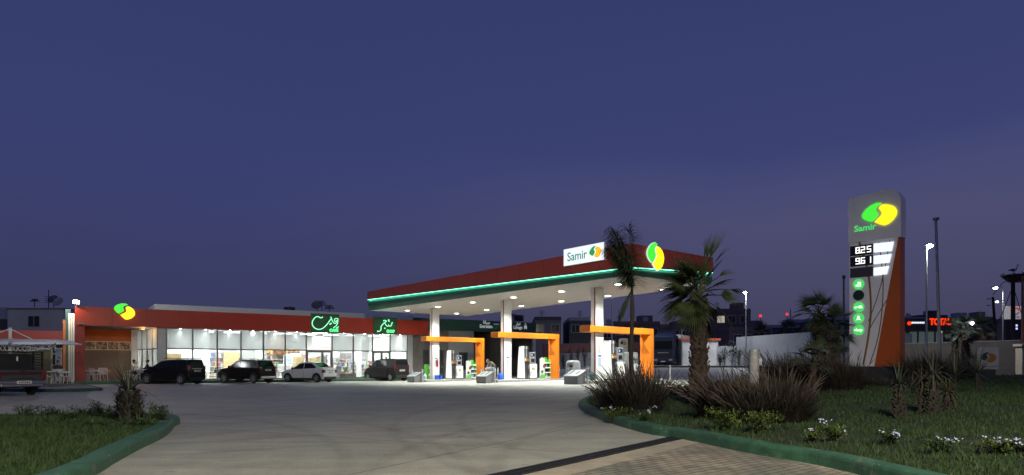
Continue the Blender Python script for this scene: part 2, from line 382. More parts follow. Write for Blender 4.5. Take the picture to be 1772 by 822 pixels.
M = dict(
    concrete=concrete_mat(),
    paver=paver_mat('paving_blocks', (.32, .265, .215), (.245, .205, .17), (.06, .05, .04), -40, .24, .12, (.62, .72, .72)),
    paver_grey=paver_mat('grey_paving_blocks', (.30, .28, .27), (.23, .22, .215), (.07, .065, .06), 20, .50, .25),
    paver_red=paver_mat('terrace_blocks', (.17, .13, .12), (.13, .10, .095), (.05, .045, .04), 10, .24, .12),
    band=mat('drain_surround', (.34, .29, .23), .75, vary=.25, scale=3, bump=.2),
    grate=mat('cast_iron', (.035, .035, .04), .55, .6, vary=.4, scale=9),
    soil=mat('soil_turf', (.022, .030, .011), .95, vary=.5, scale=4, bump=.5, bscale=25),
    kerbg=mat('kerb_green_paint', (.038, .108, .062), .6, vary=.35, scale=5, bump=.25, bscale=30),
    grass=mat('grass_blades', (.030, .058, .014), .7, vary=.5, scale=2.2),
    red=mat('red_panel', (.47, .032, .012), .42, vary=.06, scale=1.5),
    redc=mat('canopy_red_panel', (.50, .075, .04), .45, vary=.06, scale=1.5),
    redp=mat('red_paint', (.30, .02, .014), .5, vary=.1),
    orange_wall=mat('orange_wall', (.55, .13, .02), .6, vary=.12, scale=2),
    orange=mat('orange_portal_panel', (.74, .19, .010), .4, vary=.05, scale=3),
    green=mat('green_panel', (.045, .15, .10), .4, vary=.08, scale=2),
    greend=mat('green_fascia', (.03, .085, .055), .5, vary=.12, scale=2),
    white=mat('white_metal', (.82, .82, .81), .4, vary=.05),
    whiteg=mat('white_gloss', (.78, .79, .78), .25, vary=.04),
    soffit=None,
    render_w=mat('white_render', (.70, .70, .70), .8, vary=.12, scale=1.2, bump=.2),
    interior=mat('interior_white', (.78, .78, .76), .7, vary=.03),
    floor=mat('shop_floor', (.62, .6, .56), .25, vary=.08),
    mauve=mat('grey_render', (.21, .185, .18), .8, vary=.15, scale=2, bump=.2),
    lilac=mat('pale_panel', (.42, .41, .43), .5, vary=.06),
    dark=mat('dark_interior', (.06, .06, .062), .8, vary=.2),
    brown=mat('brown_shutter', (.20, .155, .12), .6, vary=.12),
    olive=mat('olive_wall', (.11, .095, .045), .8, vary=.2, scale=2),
    alu=mat('grey_aluminium', (.16, .165, .17), .4, .5, vary=.1),
    steel=mat('brushed_steel', (.5, .5, .5), .35, .9, vary=.15, scale=12),
    galv=mat('galvanised_steel', (.42, .42, .42), .5, .7, vary=.3, scale=14),
    greybox=mat('grey_metal_box', (.20, .21, .22), .45, .3, vary=.15),
    lidbox=mat('grey_lid', (.30, .32, .33), .35, .2, vary=.1),
    black=mat('black_plastic', (.015, .015, .017), .5, vary=.2),
    rubber=mat('tyre_rubber', (.02, .02, .02), .85, vary=.3, scale=20),
    rim=mat('alloy_rim', (.45, .45, .46), .35, .8, vary=.1),
    carglass=mat('car_glass', (.010, .011, .013), .12, vary=0, spec=.18),
    blackpaint=mat('black_car_paint', (.006, .006, .007), .34, vary=0, spec=.22),
    darkpaint=mat('anthracite_car_paint', (.014, .013, .014), .36, vary=0, spec=.3),
    whitepaint=mat('white_car_paint', (.62, .63, .68), .3, vary=0, coat=.3),
    pickuppaint=mat('grey_pickup_paint', (.055, .055, .06), .36, vary=.05, coat=.2),
    truckblue=mat('dark_blue_truck_paint', (.012, .02, .05), .35, vary=.1, coat=.4),
    taillight=mat('tail_light', (.16, .010, .010), .2, vary=0, spec=.7),
    plate=mat('number_plate', (.62, .62, .60), .5, vary=.15, scale=30),
    plasticw=mat('white_plastic', (.62, .62, .62), .45, vary=.08),
    blue=mat('blue_plastic', (.02, .10, .55), .4, vary=.1),
    extred=mat('extinguisher_red', (.4, .015, .015), .3, vary=.05),
    greenp=mat('bright_green_board', (.10, .42, .05), .5, vary=.1),
    wood=mat('pale_wood', (.45, .34, .18), .55, vary=.25, scale=9),
    wood_d=mat('dark_wood', (.10, .055, .03), .6, vary=.2, scale=8),
    skin=mat('skin', (.30, .17, .11), .55, vary=.05),
    hair=mat('hair', (.015, .012, .01), .7, vary=.2),
    shirtw=mat('white_shirt', (.66, .64, .60), .8, vary=.08),
    clothd=mat('dark_cloth', (.03, .03, .035), .85, vary=.2),
    clothg=mat('grey_overall', (.12, .12, .125), .85, vary=.2),
    jeans=mat('jeans', (.05, .065, .10), .85, vary=.2),
    bark=mat('palm_bark', (.05, .034, .026), .9, vary=.45, scale=9, bump=.6, bscale=20),
    barkd=mat('dark_bark', (.032, .027, .021), .9, vary=.4, scale=9, bump=.5),
    palm=mat('palm_leaf', (.042, .054, .018), .5, vary=.45, scale=3),
    palmd=mat('dark_palm_leaf', (.03, .045, .022), .6, vary=.4, scale=3),
    palmgrey=mat('grey_green_palm_leaf', (.05, .06, .036), .6, vary=.35, scale=3),
    dead=mat('dead_frond', (.08, .052, .028), .85, vary=.35, scale=5),
    fgrass=mat('purple_fountain_grass', (.026, .021, .016), .8, vary=.45, scale=4),
    seed=mat('pink_seed_head', (.09, .064, .056), .9, vary=.4, scale=6),
    shrub=mat('shrub_leaf', (.05, .085, .02), .6, vary=.5, scale=5),
    shrubl=mat('lime_shrub_leaf', (.11, .15, .025), .6, vary=.45, scale=5),
    petal=mat('pale_blue_petal', (.50, .52, .75), .7, vary=.1),
    stem=mat('plant_stem', (.06, .06, .025), .8, vary=.3),
    nest=mat('twigs', (.05, .038, .03), .95, vary=.4, scale=9),
    logo_g=mat('backlit_green', (.05, .5, .06), .4, vary=0, emit=lin(70, 225, 55), es=1.15),
    logo_y=mat('backlit_yellow', (.75, .6, .02), .4, vary=0, emit=lin(250, 238, 30), es=1.15),
    logo_gp=mat('painted_green_mark', (.02, .22, .07), .5, vary=.05),
    logo_yp=mat('painted_yellow_mark', (.7, .42, .02), .5, vary=.05),
    logo_gd=mat('dull_green_mark', (.01, .035, .02), .5, vary=.05),
    logo_yd=mat('dull_amber_mark', (.35, .17, .02), .5, vary=.05),
    neon=emis('green_neon', lin(150, 255, 195), 1.6),
    neonc=emis('green_sign_letters', lin(95, 255, 150), 1.5),
    lit_white=emis('lit_white_panel', lin(236, 243, 255), 1.15),
    digit=emis('price_digits', lin(255, 255, 255), 1.6),
    led=emis('led_strip', lin(110, 245, 195), 4.2),
    circ=emis('lit_green_disc', lin(78, 214, 105), 1.0),
    circ_w=emis('lit_white_icon', lin(225, 255, 230), 1.1),
    circ_d=mat('unlit_green_disc', (.012, .03, .022), .4, vary=.1),
    downl=emis('downlight_lens', (1, .985, .94), 22),
    room=emis('ceiling_panel', (.95, 1, .99), K_ROOM),
    lampw=emis('lamp_lens', (.93, .97, 1), 60),
    lampb=emis('cool_lamp_lens', (.75, .85, 1), 14),
    lampo=emis('warm_lamp_lens', (1, .45, .12), 12),
    redlit=emis('lit_red_letters', lin(255, 60, 10), 1.3),
    bluelit=emis('lit_blue_digits', lin(190, 205, 255), 1.3),
    winlit=emis('lit_window', lin(200, 190, 170), .7),
    redbeacon=emis('red_beacon', lin(255, 60, 70), 1.2),
    glass=glass_mat('clear_glass'),
    frost=glass_mat('frosted_glass', frost=.62),
    glass_b=mat('dark_window', (.02, .022, .028), .15, vary=.1),
    priceblack=mat('price_black', (.012, .012, .016), .3, vary=.1),
    pylon=mat('pylon_panel', (.80, .78, .82), .4, vary=.06, scale=2),
    pylon_o=mat('pylon_orange', (.45, .09, .012), .4, vary=.08, scale=2),
    plinth=mat('dark_plinth', (.03, .03, .035), .6, vary=.2),
    stem_o=mat('brown_line', (.28, .12, .02), .5, vary=.05),
    stem_d=mat('dark_line', (.05, .03, .025), .5, vary=.05),
    signw=mat('sign_white', (.45, .45, .46), .5, vary=.08),
    orange_roof=mat('orange_roof_trim', (.55, .10, .03), .6, vary=.1),
)
chipped(M['kerbg'], (.15, .16, .13), 3.5, .58, .66)
chipped(M['orange'], (.42, .13, .02), 2.2, .66, .72)
chipped(M['galv'], (.2, .16, .13), 8, .62, .68)
chipped(M['whiteg'], (.5, .49, .46), 3, .64, .74)
# ------------------------------------------------------------------ ground
def soffit_mat():
    m = mat('soffit_panel', (.80, .84, .83), .32, vary=.03, scale=.8)
    t = m.node_tree; b = t.nodes['Principled BSDF']
    cd = t.nodes.new('ShaderNodeTexCoord'); sx_ = t.nodes.new('ShaderNodeSeparateXYZ'); t.links.new(cd.outputs['Object'], sx_.inputs[0])
    mo = t.nodes.new('ShaderNodeMath'); mo.operation = 'MODULO'; mo.inputs[1].default_value = .6; t.links.new(sx_.outputs['Y'], mo.inputs[0])
    cmp_ = t.nodes.new('ShaderNodeMath'); cmp_.operation = 'GREATER_THAN'; cmp_.inputs[1].default_value = .035; t.links.new(mo.outputs[0], cmp_.inputs[0])
    bp = t.nodes.new('ShaderNodeBump'); bp.inputs['Strength'].default_value = .5; bp.inputs['Distance'].default_value = .02
    t.links.new(cmp_.outputs[0], bp.inputs['Height']); t.links.new(bp.outputs[0], b.inputs['Normal'])
    src = b.inputs['Base Color'].links[0].from_socket; x = t.nodes.new('ShaderNodeMix'); x.data_type = 'RGBA'; t.links.new(cmp_.outputs[0], x.inputs[0]); x.inputs[6].default_value = (.35, .36, .35, 1); t.links.new(src, x.inputs[7]); t.links.new(x.outputs[2], b.inputs['Base Color'])
    return m
M['soffit'] = soffit_mat()

def ground():
    xs = [-600, -300, -160, -100, -70] + [-55 + i * 1.5 for i in range(84)] + [75, 90, 110, 140, 200, 350, 600]
    ys = [-80, -40, -20, -8] + [-2 + 1.5 * i for i in range(70)] + [108, 120, 140, 180, 260, 420, 700, 1200]
    b = MB(); v = [(x, y, G(x, y)) for y in ys for x in xs]; n = len(xs)
    b.faces(v, [(j * n + i, j * n + i + 1, (j + 1) * n + i + 1, (j + 1) * n + i) for j in range(len(ys) - 1) for i in range(n - 1)])
    tag(b.build('ground', M['concrete'], smooth=True), kind='structure')
ground()

def sheet(name, poly, z, m):
    b = MB(); b.face([(x, y, z) for x, y in poly]); return tag(b.build(name, m), kind='structure')

sheet('paved_parking', [(-11.0, 18.3), (-12.2, 20.2), (-16.7, 26.1), (-20.3, 32), (-40, 34), (-60, 36), (-60, 6), (-20, 10), (-11.5, 15.2)], .004, M['paver_grey'])
def seg_line(name, a, b_, w, z, m):
    a = Vector(a); b_ = Vector(b_); d = (b_ - a).normalized(); p = Vector((-d.y, d.x)) * w / 2
    return [(a + p).to_tuple(), (b_ + p).to_tuple(), (b_ - p).to_tuple(), (a - p).to_tuple()]
white_line = MB()
pl = [P(x, y, 1437.5 / (y - 632)) for x, y in ((-120, 745), (0, 731.5), (30, 725), (62, 719.5), (110, 718), (160, 717.5), (200, 717))]
for a, c in zip(pl[:-1], pl[1:]):
    q = seg_line('l', a.xy, c.xy, .07, 0, None); white_line.face([(x, y, .008) for x, y in q])
tag(white_line.build('road_marking', mat('worn_white_paint', (.45, .45, .43), .7, vary=.4, scale=8)), kind='structure')

# drain across the driveway, its concrete surround and the block paving in front of it
d0 = Vector((-.12, 7.73)); d1 = Vector((2.90, 11.75)); dd = (d1 - d0).normalized(); dn = Vector((dd.y, -dd.x))
dm = d0 - dd * 6.0
sheet('drain_surround', [tuple(dm + dn * .0), tuple(dm + dn * .72), tuple(d1 + dn * .72 - dd * .05), tuple(d1 - dn * .0)][::-1][::-1], .004, M['band'])
sheet('block_paving', [tuple(dm + dn * .72), tuple(dm + dn * 6 - dd * 4), (4.6, 1.5), (4.25, 5.5), (3.98, 7.57), (3.55, 8.93), (3.3, 9.74), (3.06, 10.6), tuple(d1 + dn * .72 - dd * .05)], .004, M['paver'])
drain = thing('drain_channel', 'long dark iron drain grating set across the concrete driveway', 'drain', (dm.x, dm.y, .008), math.atan2(dd.y, dd.x))
L_ = (d1 - dm).length
fr = MB(); fr.box(0, L_, -.05, .0, -.02, .006); fr.box(0, L_, -.30, -.25, -.02, .006); fr.build('frame', M['grate'], drain)
gr = MB()
k = 0
while k * .05 < L_ - .05:
    gr.box(k * .05, k * .05 + .022, -.25, -.05, -.015, .004); k += 1
gr.box(0, L_, -.16, -.14, -.015, .006)
gr.build('grating', M['grate'], drain)
b = MB(); b.box(0, L_, -.25, -.05, -.03, -.014); b.build('channel', M['black'], drain)

def catmull(pts, n=6):
    out_ = []
    for i in range(len(pts) - 1):
        p0 = pts[max(i - 1, 0)]; p1 = pts[i]; p2 = pts[i + 1]; p3 = pts[min(i + 2, len(pts) - 1)]
        for k in range(n):
            t = k / n
            out_.append(tuple(.5 * ((2 * p1[j]) + (-p0[j] + p2[j]) * t + (2 * p0[j] - 5 * p1[j] + 4 * p2[j] - p3[j]) * t * t + (-p0[j] + 3 * p1[j] - 3 * p2[j] + p3[j]) * t ** 3) for j in range(2)))
    out_.append(pts[-1]); return out_

def resample(pts, step):
    out_ = [pts[0]]; acc = 0
    for a, b_ in zip(pts[:-1], pts[1:]):
        a = Vector(a); b_ = Vector(b_); L = (b_ - a).length
        pos = step - acc
        while pos <= L:
            out_.append(tuple(a + (b_ - a) * pos / L)); pos += step
        acc = L - (pos - step)
    return out_

def kerb(name, path, side, m, w=.24, h=.17, step=.98, zf=None):
    """a row of kerb stones along path; side=+1: body lies to the left of travel"""
    pts = resample(path, step / 4)
    b = MB()
    n = len(pts)
    nrm = []
    for i in range(n):
        a = Vector(pts[max(i - 1, 0)]); c = Vector(pts[min(i + 1, n - 1)]); d = (c - a).normalized(); nrm.append(Vector((-d.y, d.x)) * side)
    rnd = random.Random(3)
    for s in range(0, n - 4, 4):
        j = rnd.uniform(-.008, .008); jz = rnd.uniform(-.006, .006)
        ring = []
        for q in range(5):
            i = s + q; p = Vector(pts[i]); nn = nrm[i]
            z0 = (zf or G)(p.x, p.y)
            if q in (0, 4):
                d = (Vector(pts[min(i + 1, n - 1)]) - Vector(pts[max(i - 1, 0)])).normalized() * (.006 if q == 0 else -.006); p = p + d
            f = lambda u, z: (p.x + nn.x * (u + j), p.y + nn.y * (u + j), z0 + z)
            ring.append([f(0, -.05), f(.012, h - .05 + jz), f(.025, h - .018 + jz), f(.055, h + jz), (p.x + nn.x * w, p.y + nn.y * w, z0 + h + jz), (p.x + nn.x * w, p.y + nn.y * w, z0 - .05)])
        P_ = [x for r in ring for x in r]; fs = []
        for q in range(4):
            for e_ in range(5):
                f = (q * 6 + e_, (q + 1) * 6 + e_, (q + 1) * 6 + e_ + 1, q * 6 + e_ + 1)
                fs.append(f if side < 0 else f[::-1])
        fs.append(tuple(range(6)) if side > 0 else tuple(range(5, -1, -1))); fs.append(tuple(range(24, 30)) if side < 0 else tuple(range(29, 23, -1)))
        b.faces(P_, fs)
    o = b.build(name, m)
    return tag(o, kind='structure')

def inside(p, poly):
    x, y = p; r = False; n = len(poly); j = n - 1
    for i in range(n):
        xi, yi = poly[i]; xj, yj = poly[j]
        if (yi > y) != (yj > y) and x < (xj - xi) * (y - yi) / (yj - yi) + xi: r = not r
        j = i
    return r

def dist_poly(p, poly):
    best = 1e9; bp_ = None
    n = len(poly)
    for i in range(n):
        ax, ay = poly[i]; bx, by = poly[(i + 1) % n]
        dx, dy = bx - ax, by - ay; l2 = dx * dx + dy * dy or 1e-9
        t = max(0, min(1, ((p[0] - ax) * dx + (p[1] - ay) * dy) / l2))
        q = (ax + dx * t, ay + dy * t); d = math.hypot(p[0] - q[0], p[1] - q[1])
        if d < best: best = d; bp_ = q
    return best, bp_

RK = catmull([(4.6, 1.5), (4.3, 4.5), (3.94, 7.57), (3.77, 8.43), (3.5, 8.93 + .1), (3.25, 9.74), (3.04, 10.6), (2.79, 11.4), (2.47, 12.08), (2.25, 13.25), (2.03, 15.1), (1.93, 17.1), (2.0, 19.97),
              (2.5, 22.6), (3.6, 25.4), (6.2, 28.2), (10.2, 31.4), (16, 36), (24, 42.2), (34, 49)])
RB = RK + [(60, 56), (60, 0), (8, 0)]
LK = catmull([(-4.2, 2.5), (-4.45, 6.2), (-4.74, 7.6), (-5.06, 8.5), (-5.51, 9.85), (-5.95, 11.3), (-6.45, 12.6), (-6.85, 13.5), (-7.2, 14.4), (-7.9, 15.0), (-9, 15.15), (-11, 14.7), (-15, 13.4), (-26, 10)])
LB = LK + [(-30, 2), (-10, 2)]
kerb('kerb_planting_bed', RK, -1, M['kerbg'])
kerb('kerb_grass_island', LK, 1, M['kerbg'])

def RZ(x, y):
    d, q = dist_poly((x, y), RB)
    if q[0] > 55: d = 20
    return G(x, y) - .04 + .17 * S(d / .22) + .40 * S(d / 9) + .03 * math.sin(x * 1.3) * math.sin(y * .9)
def LZ(x, y):
    d, q = dist_poly((x, y), LB)
    return -.04 + .16 * S(d / .22) + .10 * S(d / 3)

def bed(name, poly, zf, step, bbox, m):
    x0, x1, y0, y1 = bbox; nx = int((x1 - x0) / step) + 1; ny = int((y1 - y0) / step) + 1
    V = []; I = []
    for j in range(ny):
        for i in range(nx):
            p = (x0 + i * step, y0 + j * step)
            ins = inside(p, poly)
            if not ins:
                d, q = dist_poly(p, poly)
                if d < step * 1.5: p = q
            V.append((p[0], p[1], zf(*p))); I.append(ins)
    fs = []
    for j in range(ny - 1):
        for i in range(nx - 1):
            q = (j * nx + i, j * nx + i + 1, (j + 1) * nx + i + 1, (j + 1) * nx + i)
            if any(I[k] for k in q): fs.append(q)
    b_ = MB(); b_.faces(V, fs)
    return tag(b_.build(name, m, smooth=True), kind='structure')
bed('lawn_bed', RB, RZ, .55, (1.5, 45, 1, 50), M['soil'])
bed('grass_island', LB, LZ, .4, (-26, -4, 2, 16), M['soil'])

def grass(name, poly, zf, bbox, n, near, hmin, hmax, keep=None):
    rnd = random.Random(11); b_ = MB(); x0, x1, y0, y1 = bbox; c = 0
    while c < n:
        # denser near the camera
        y = y0 + (y1 - y0) * rnd.random() ** near; x = x0 + (x1 - x0) * rnd.random()
        if abs(x / max(y, 1)) > .9: continue
        if not inside((x, y), poly): continue
        dk = dist_poly((x, y), poly)[0]
        if dk < .25: continue
        if math.sin(x * 2.1 + 1) * math.sin(y * 1.7) + math.sin(x * .7 + y * 1.1) > rnd.uniform(.4, 2.0): continue
        z = zf(x, y) - .01; hh = rnd.uniform(hmin, hmax); w = rnd.uniform(.0025, .005) * (1 + y / 14); a = rnd.uniform(0, 6.3); l = rnd.uniform(.1, .8) * hh; da = rnd.uniform(0, 6.3)
        dx, dy = math.cos(a) * w, math.sin(a) * w; lx, ly = math.cos(da) * l, math.sin(da) * l
        b_.faces([(x - dx, y - dy, z), (x + dx, y + dy, z), (x + lx * .4 + dx * .6, y + ly * .4 + dy * .6, z + hh * .65), (x + lx * .4 - dx * .6, y + ly * .4 - dy * .6, z + hh * .65), (x + lx, y + ly, z + hh)], [(0, 1, 2, 3), (3, 2, 4)])
        c += 1
    return tag(b_.build(name, M['grass']), kind='stuff')
grass('grass', LB, LZ, (-14, -4.3, 5, 15.3), 42000, 1.1, .04, .13)
grass('grass', RB, RZ, (2, 26, 6, 32), 75000, 2.0, .04, .11)

# raised terrace and walkway in front of the shop
def slab(name, poly, z, m, base=-.05):
    b_ = MB(); b_.prismz(poly, base, z); return tag(b_.build(name, m), kind='structure')
# ------------------------------------------------------------------ shop building
BA = R(34)
B0 = Vector((-24.4, 46.0))
bw = Vector((math.cos(BA), math.sin(BA))); bb = Vector((-math.sin(BA), math.cos(BA)))
def BP(t, s, z=0): p = B0 + bw * t + bb * s; return Vector((p.x, p.y, z))
def TT(px, s):
    return px_t(px, B0 + bb * s, bw)
def BZ(px, py, s):
    t = TT(px, s); p = B0 + bw * t + bb * s
    return H - (py - HY) / F * p.y
def bl(pt):  # world xy -> local
    d = Vector((pt[0], pt[1])) - B0; return (d.dot(bw), d.dot(bb))
FZ = .22   # shop floor
shop = thing('shop_building', 'long low station shop with red fascia, glazed lit front and white parapet', 'shop', (B0.x, B0.y, 0), BA)
TL = -4.87; TR_ = TT(741, 0)
# walkway + terrace slab with a green painted edge
wk = [(TL - 6, 6), (TL - 6, -.2), (TL - .5, -1.1), (TT(705, 0) + 1.5, -1.5), (TT(705, 0) + 2.2, 1.0), (TT(705, 0) + 2.2, 9), (-6, 9)]
slab('walkway', [tuple(BP(t, s).xy) for t, s in wk], FZ - .03, M['paver_red'])
kerb('kerb_walkway', [tuple(BP(t, s).xy) for t, s in [(TL - 6, -.22), (TL - .5, -1.12), (-1, -1.3), (4, -1.45), (8, -1.5), (12, -1.52), (TT(705, 0) + 1.5, -1.53)]], 1, M['kerbg'], w=.2, h=FZ - .02)
pen = [(-20.4, 31.6), (-20.2, 32.8), (-22.2, 35.5), (-28.2, 42.2), (-30.5, 44.5), (-46, 44.5), (-46, 34.6), (-25, 31.7), (-21.4, 30.8)]
slab('terrace_paving', pen, .14, M['paver_red'])
kerb('kerb_terrace', [(-40, 33.8), (-25, 31.7), (-21.4, 30.75), (-20.5, 31.0), (-20.1, 31.9), (-20.5, 33.2), (-22.2, 35.5), (-28.0, 42.0)], 1, M['kerbg'], w=.2, h=.16)

sx0_ = bl((-27.9, 49.5))[0] - .03
# fascia
b = MB()
b.box(TL, TR_, 0, .35, 3.87, 5.10)
b.box(TL, TL + .35, .35, 6.2, 3.87, 5.10)
b.mi = 1
for i in range(1, 13):
    t = TL + i * 2.05
    if t < TR_: b.box(t - .006, t + .006, -.004, .002, 3.87, 5.10)
b.build('fascia', [M['red'], mat('dark_red_joint', (.12, .012, .01), .6, vary=0)], shop)
b = MB(); b.box(TL + .35, TR_, .35, .47, 3.87, 3.93); b.box(TL + .36, sx0_, .48, 6, 3.872, 3.93); b.build('soffit', M['mauve'], shop)
b = MB(); b.box(0, TT(715, 3), 3.0, 14, 4.9, 5.73); b.build('parapet', M['white'], shop, bevel=.02)
b = MB(); b.box(TL + .35, TR_, .36, 14, 4.95, 5.02); b.build('roof', M['mauve'], shop)
b = MB(); b.box(TL, TL + .53, .02, .9, 0, 3.87); b.build('pillar', M['redp'], shop, bevel=.02)
# terrace recess
sx0, ss0 = bl((-27.9, 49.5))
b = MB(); b.box(TL + .5, sx0, ss0, ss0 + .2, 2.98, 3.85); b.build('orange_wall', M['orange_wall'], shop)
b = MB(); b.box(TL + .5, sx0, ss0 + .03, ss0 + .2, .1, 2.36); b.build('roller_shutter', M['brown'], shop)
b = MB(); b.box(TL + .3, TL + .5, .9, ss0 + .2, .1, 3.87); b.build('side_wall', M['redp'], shop)
b = MB(); b.box(sx0 - .42, sx0 - .02, ss0 - .25, ss0 - .02, .1, 3.87); b.build('white_pilaster', M['render_w'], shop)

# food pictures
def food_mat(i):
    m = bpy.data.materials.new('food_photo_print'); m.use_nodes = True
    t = m.node_tree; b_ = t.nodes['Principled BSDF']
    cd = t.nodes.new('ShaderNodeTexCoord'); vo = t.nodes.new('ShaderNodeTexVoronoi'); vo.inputs['Scale'].default_value = 4 + i; 
    mp = t.nodes.new('ShaderNodeMapping'); mp.inputs['Location'].default_value = (i * 3.1, 0, i); t.links.new(cd.outputs['Object'], mp.inputs[0]); t.links.new(mp.outputs[0], vo.inputs['Vector'])
    rp_ = t.nodes.new('ShaderNodeValToRGB'); el = rp_.color_ramp.elements
    el[0].color = (.45, .12, .03, 1); el[1].color = (.05, .015, .01, 1); el[1].position = .75
    k = el.new(.35); k.color = (.55, .28, .08, 1); k = el.new(.2); k.color = (.5, .42, .3, 1)
    ns = t.nodes.new('ShaderNodeTexNoise'); ns.inputs['Scale'].default_value = 5; ns.inputs['Detail'].default_value = 6; t.links.new(mp.outputs[0], ns.inputs['Vector'])
    mx = t.nodes.new('ShaderNodeMath'); mx.operation = 'MULTIPLY_ADD'; mx.inputs[1].default_value = .6; t.links.new(ns.outputs['Fac'], mx.inputs[0]); t.links.new(vo.outputs['Distance'], mx.inputs[2])
    mu = t.nodes.new('ShaderNodeMath'); mu.operation = 'MULTIPLY'; mu.inputs[1].default_value = .75; t.links.new(mx.outputs[0], mu.inputs[0])
    t.links.new(mu.outputs[0], rp_.inputs[0]); t.links.new(rp_.outputs[0], b_.inputs['Base Color'])
    b_.inputs['Roughness'].default_value = .4
    return m
FM = [food_mat(i) for i in range(4)]
x0 = TL + .55; wd = (sx0 - .45 - x0)
b = MB(); b.box(x0, x0 + wd, ss0 - .02, ss0, 2.36, 2.98); b.build('picture_frame', M['white'], shop)
for i in range(4):
    a = x0 + .04 + i * (wd - .04) / 4
    b = MB(); b.box(a, a + (wd - .04) / 4 - .04, ss0 - .026, ss0 - .021, 2.40, 2.94); b.build('food_poster', FM[i], shop)

# glazed front
GS = .5
tm = [TT(x, GS) for x in (288, 333.4, 376, 417, 455.8, 493.5, 530, 574.6, 611.4, 645, 675, 705)]
GT, GM = 3.87, 2.42
b = MB(); b.box(-.05, tm[0] - .05, GS - .05, GS + .35, .1, 3.87); b.build('corner_column', M['render_w'], shop)
b = MB(); b.box(tm[-1], tm[-1] + .45, GS - .1, GS + .3, .1, 3.87); b.build('end_column', M['lilac'], shop)
b = MB()
for i, t in enumerate(tm):
    b.box(t - .045, t + .045, GS - .05, GS + .09, FZ, GT)
b.box(tm[0], tm[-1], GS - .04, GS + .08, GM - .04, GM + .04)
b.box(tm[0], tm[-1], GS - .04, GS + .08, FZ - .02, FZ + .06)
b.box(tm[0], tm[-1], GS - .04, GS + .08, GT - .05, GT)
b.build('window_frame', M['alu'], shop, bevel=.006)
for i in range(len(tm) - 1):
    a, c = tm[i] + .045, tm[i + 1] - .045
    top = MB(); top.box(a, c, GS + .01, GS + .022, GM + .04, GT - .05)
    top.build('upper_pane', M['glass'] if i in (6, 9) else M['frost'], shop)
    if i in (6, 9):
        continue
    lo = MB(); lo.box(a, c, GS + .01, GS + .022, FZ + .06, GM - .04)
    lo.build('lower_pane', M['glass'], shop)
for i in (6, 9):                       # two glazed double doors
    a, c = tm[i] + .045, tm[i + 1] - .045
    dr = MB(); mid = (a + c) / 2 + (.25 if i == 6 else 0)
    for x in (a, mid - .09, mid, c - .09): dr.box(x, x + .09, GS - .05, GS + .04, FZ + .06, GM - .04)
    dr.box(a, c, GS - .045, GS + .035, GM - .16, GM - .04); dr.box(a, c, GS - .045, GS + .035, FZ + .06, FZ + .2)
    d_ = dr.build('glass_door', M['alu'], shop)
    g_ = MB(); g_.box(a + .09, c - .09, GS - .01, GS, FZ + .2, GM - .16); g_.build('door_pane', M['glass'], d_)
    h_ = MB(); h_.tube([(mid - .12, GS - .09, 1.0), (mid - .12, GS - .09, 1.5)], .015, 6); h_.tube([(mid + .12, GS - .09, 1.0), (mid + .12, GS - .09, 1.5)], .015, 6)
    h_.build('handle', M['steel'], d_)
# side glazing of the corner
A_ = Vector((-.05, GS)); C_ = Vector((sx0 - .02, ss0)); n_ = 4
fr_ = MB()
for i in range(n_ + 1):
    p = A_.lerp(C_, i / n_); fr_.box(p.x - .04, p.x + .04, p.y - .04, p.y + .04, FZ, GT)
for z in (FZ, GM - .04, GT - .06):
    fr_.hexa([(A_.x - .03, A_.y, z), (A_.x + .03, A_.y, z), (C_.x + .03, C_.y, z), (C_.x - .03, C_.y, z)], [(A_.x - .03, A_.y, z + .07), (A_.x + .03, A_.y, z + .07), (C_.x + .03, C_.y, z + .07), (C_.x - .03, C_.y, z + .07)])
fr_.build('side_frame', M['alu'], shop)
for i in range(n_):
    p = A_.lerp(C_, i / n_); q = A_.lerp(C_, (i + 1) / n_)
    for z0, z1, mt in ((FZ + .07, GM - .04, M['glass']), (GM + .03, GT - .06, M['frost'])):
        g_ = MB(); g_.hexa([(p.x - .006, p.y, z0), (p.x + .006, p.y, z0), (q.x + .006, q.y, z0), (q.x - .006, q.y, z0)], [(p.x - .006, p.y, z1), (p.x + .006, p.y, z1), (q.x + .006, q.y, z1), (q.x - .006, q.y, z1)])
        g_.build('side_pane', mt, shop)

# interior shell
RT = tm[-1] + .2
b = MB(); b.box(sx0, RT, GS + .1, 9.5, FZ - .03, FZ); b.build('shop_floor', M['floor'], shop)
b = MB(); b.box(sx0, RT, GS + .1, 9.5, GT + .065, GT + .12); b.build('shop_ceiling', M['interior'], shop)
b = MB(); b.box(sx0, RT, 9.5, 9.7, FZ, GT + .06); b.box(RT, RT + .2, GS + .35, 9.7, FZ, GT + .06)
b.box(sx0 - .2, sx0, ss0 + .2, 9.7, FZ, GT + .06); b.build('inner_wall', M['interior'], shop)
t1 = TT(363, 4)
for nm_, q in (('partition', (.6, t1, 4.0, 4.15)), ('inner_column', (TT(600, 6), TT(600, 6) + .45, 3.6, 4.05)), ('inner_column', (TT(444, 5), TT(444, 5) + .5, 5.0, 5.4)), ('partition', (TT(640, 7), RT, 7.2, 7.35))):
    b = MB(); b.box(*q, FZ, GT + .06); b.build(nm_, M['interior'], shop)
for i in range(9):
    for s in (2.2, 5.6):
        t = 1.2 + i * 2.05
        b = MB(); b.box(t, t + 1.25, s, s + .55, GT + .052, GT + .06)
        tag(b.build('ceiling_panel_light', M['room'], None), 'slim lit ceiling panel inside the glazed shop', 'ceiling light', 'shop ceiling lights')
        o = bpy.data.objects[-1] if False else None
for o in [x for x in bpy.data.objects if x.name.startswith('ceiling_panel_light')]:
    o.location = (B0.x, B0.y, 0); o.rotation_euler = (0, 0, BA)

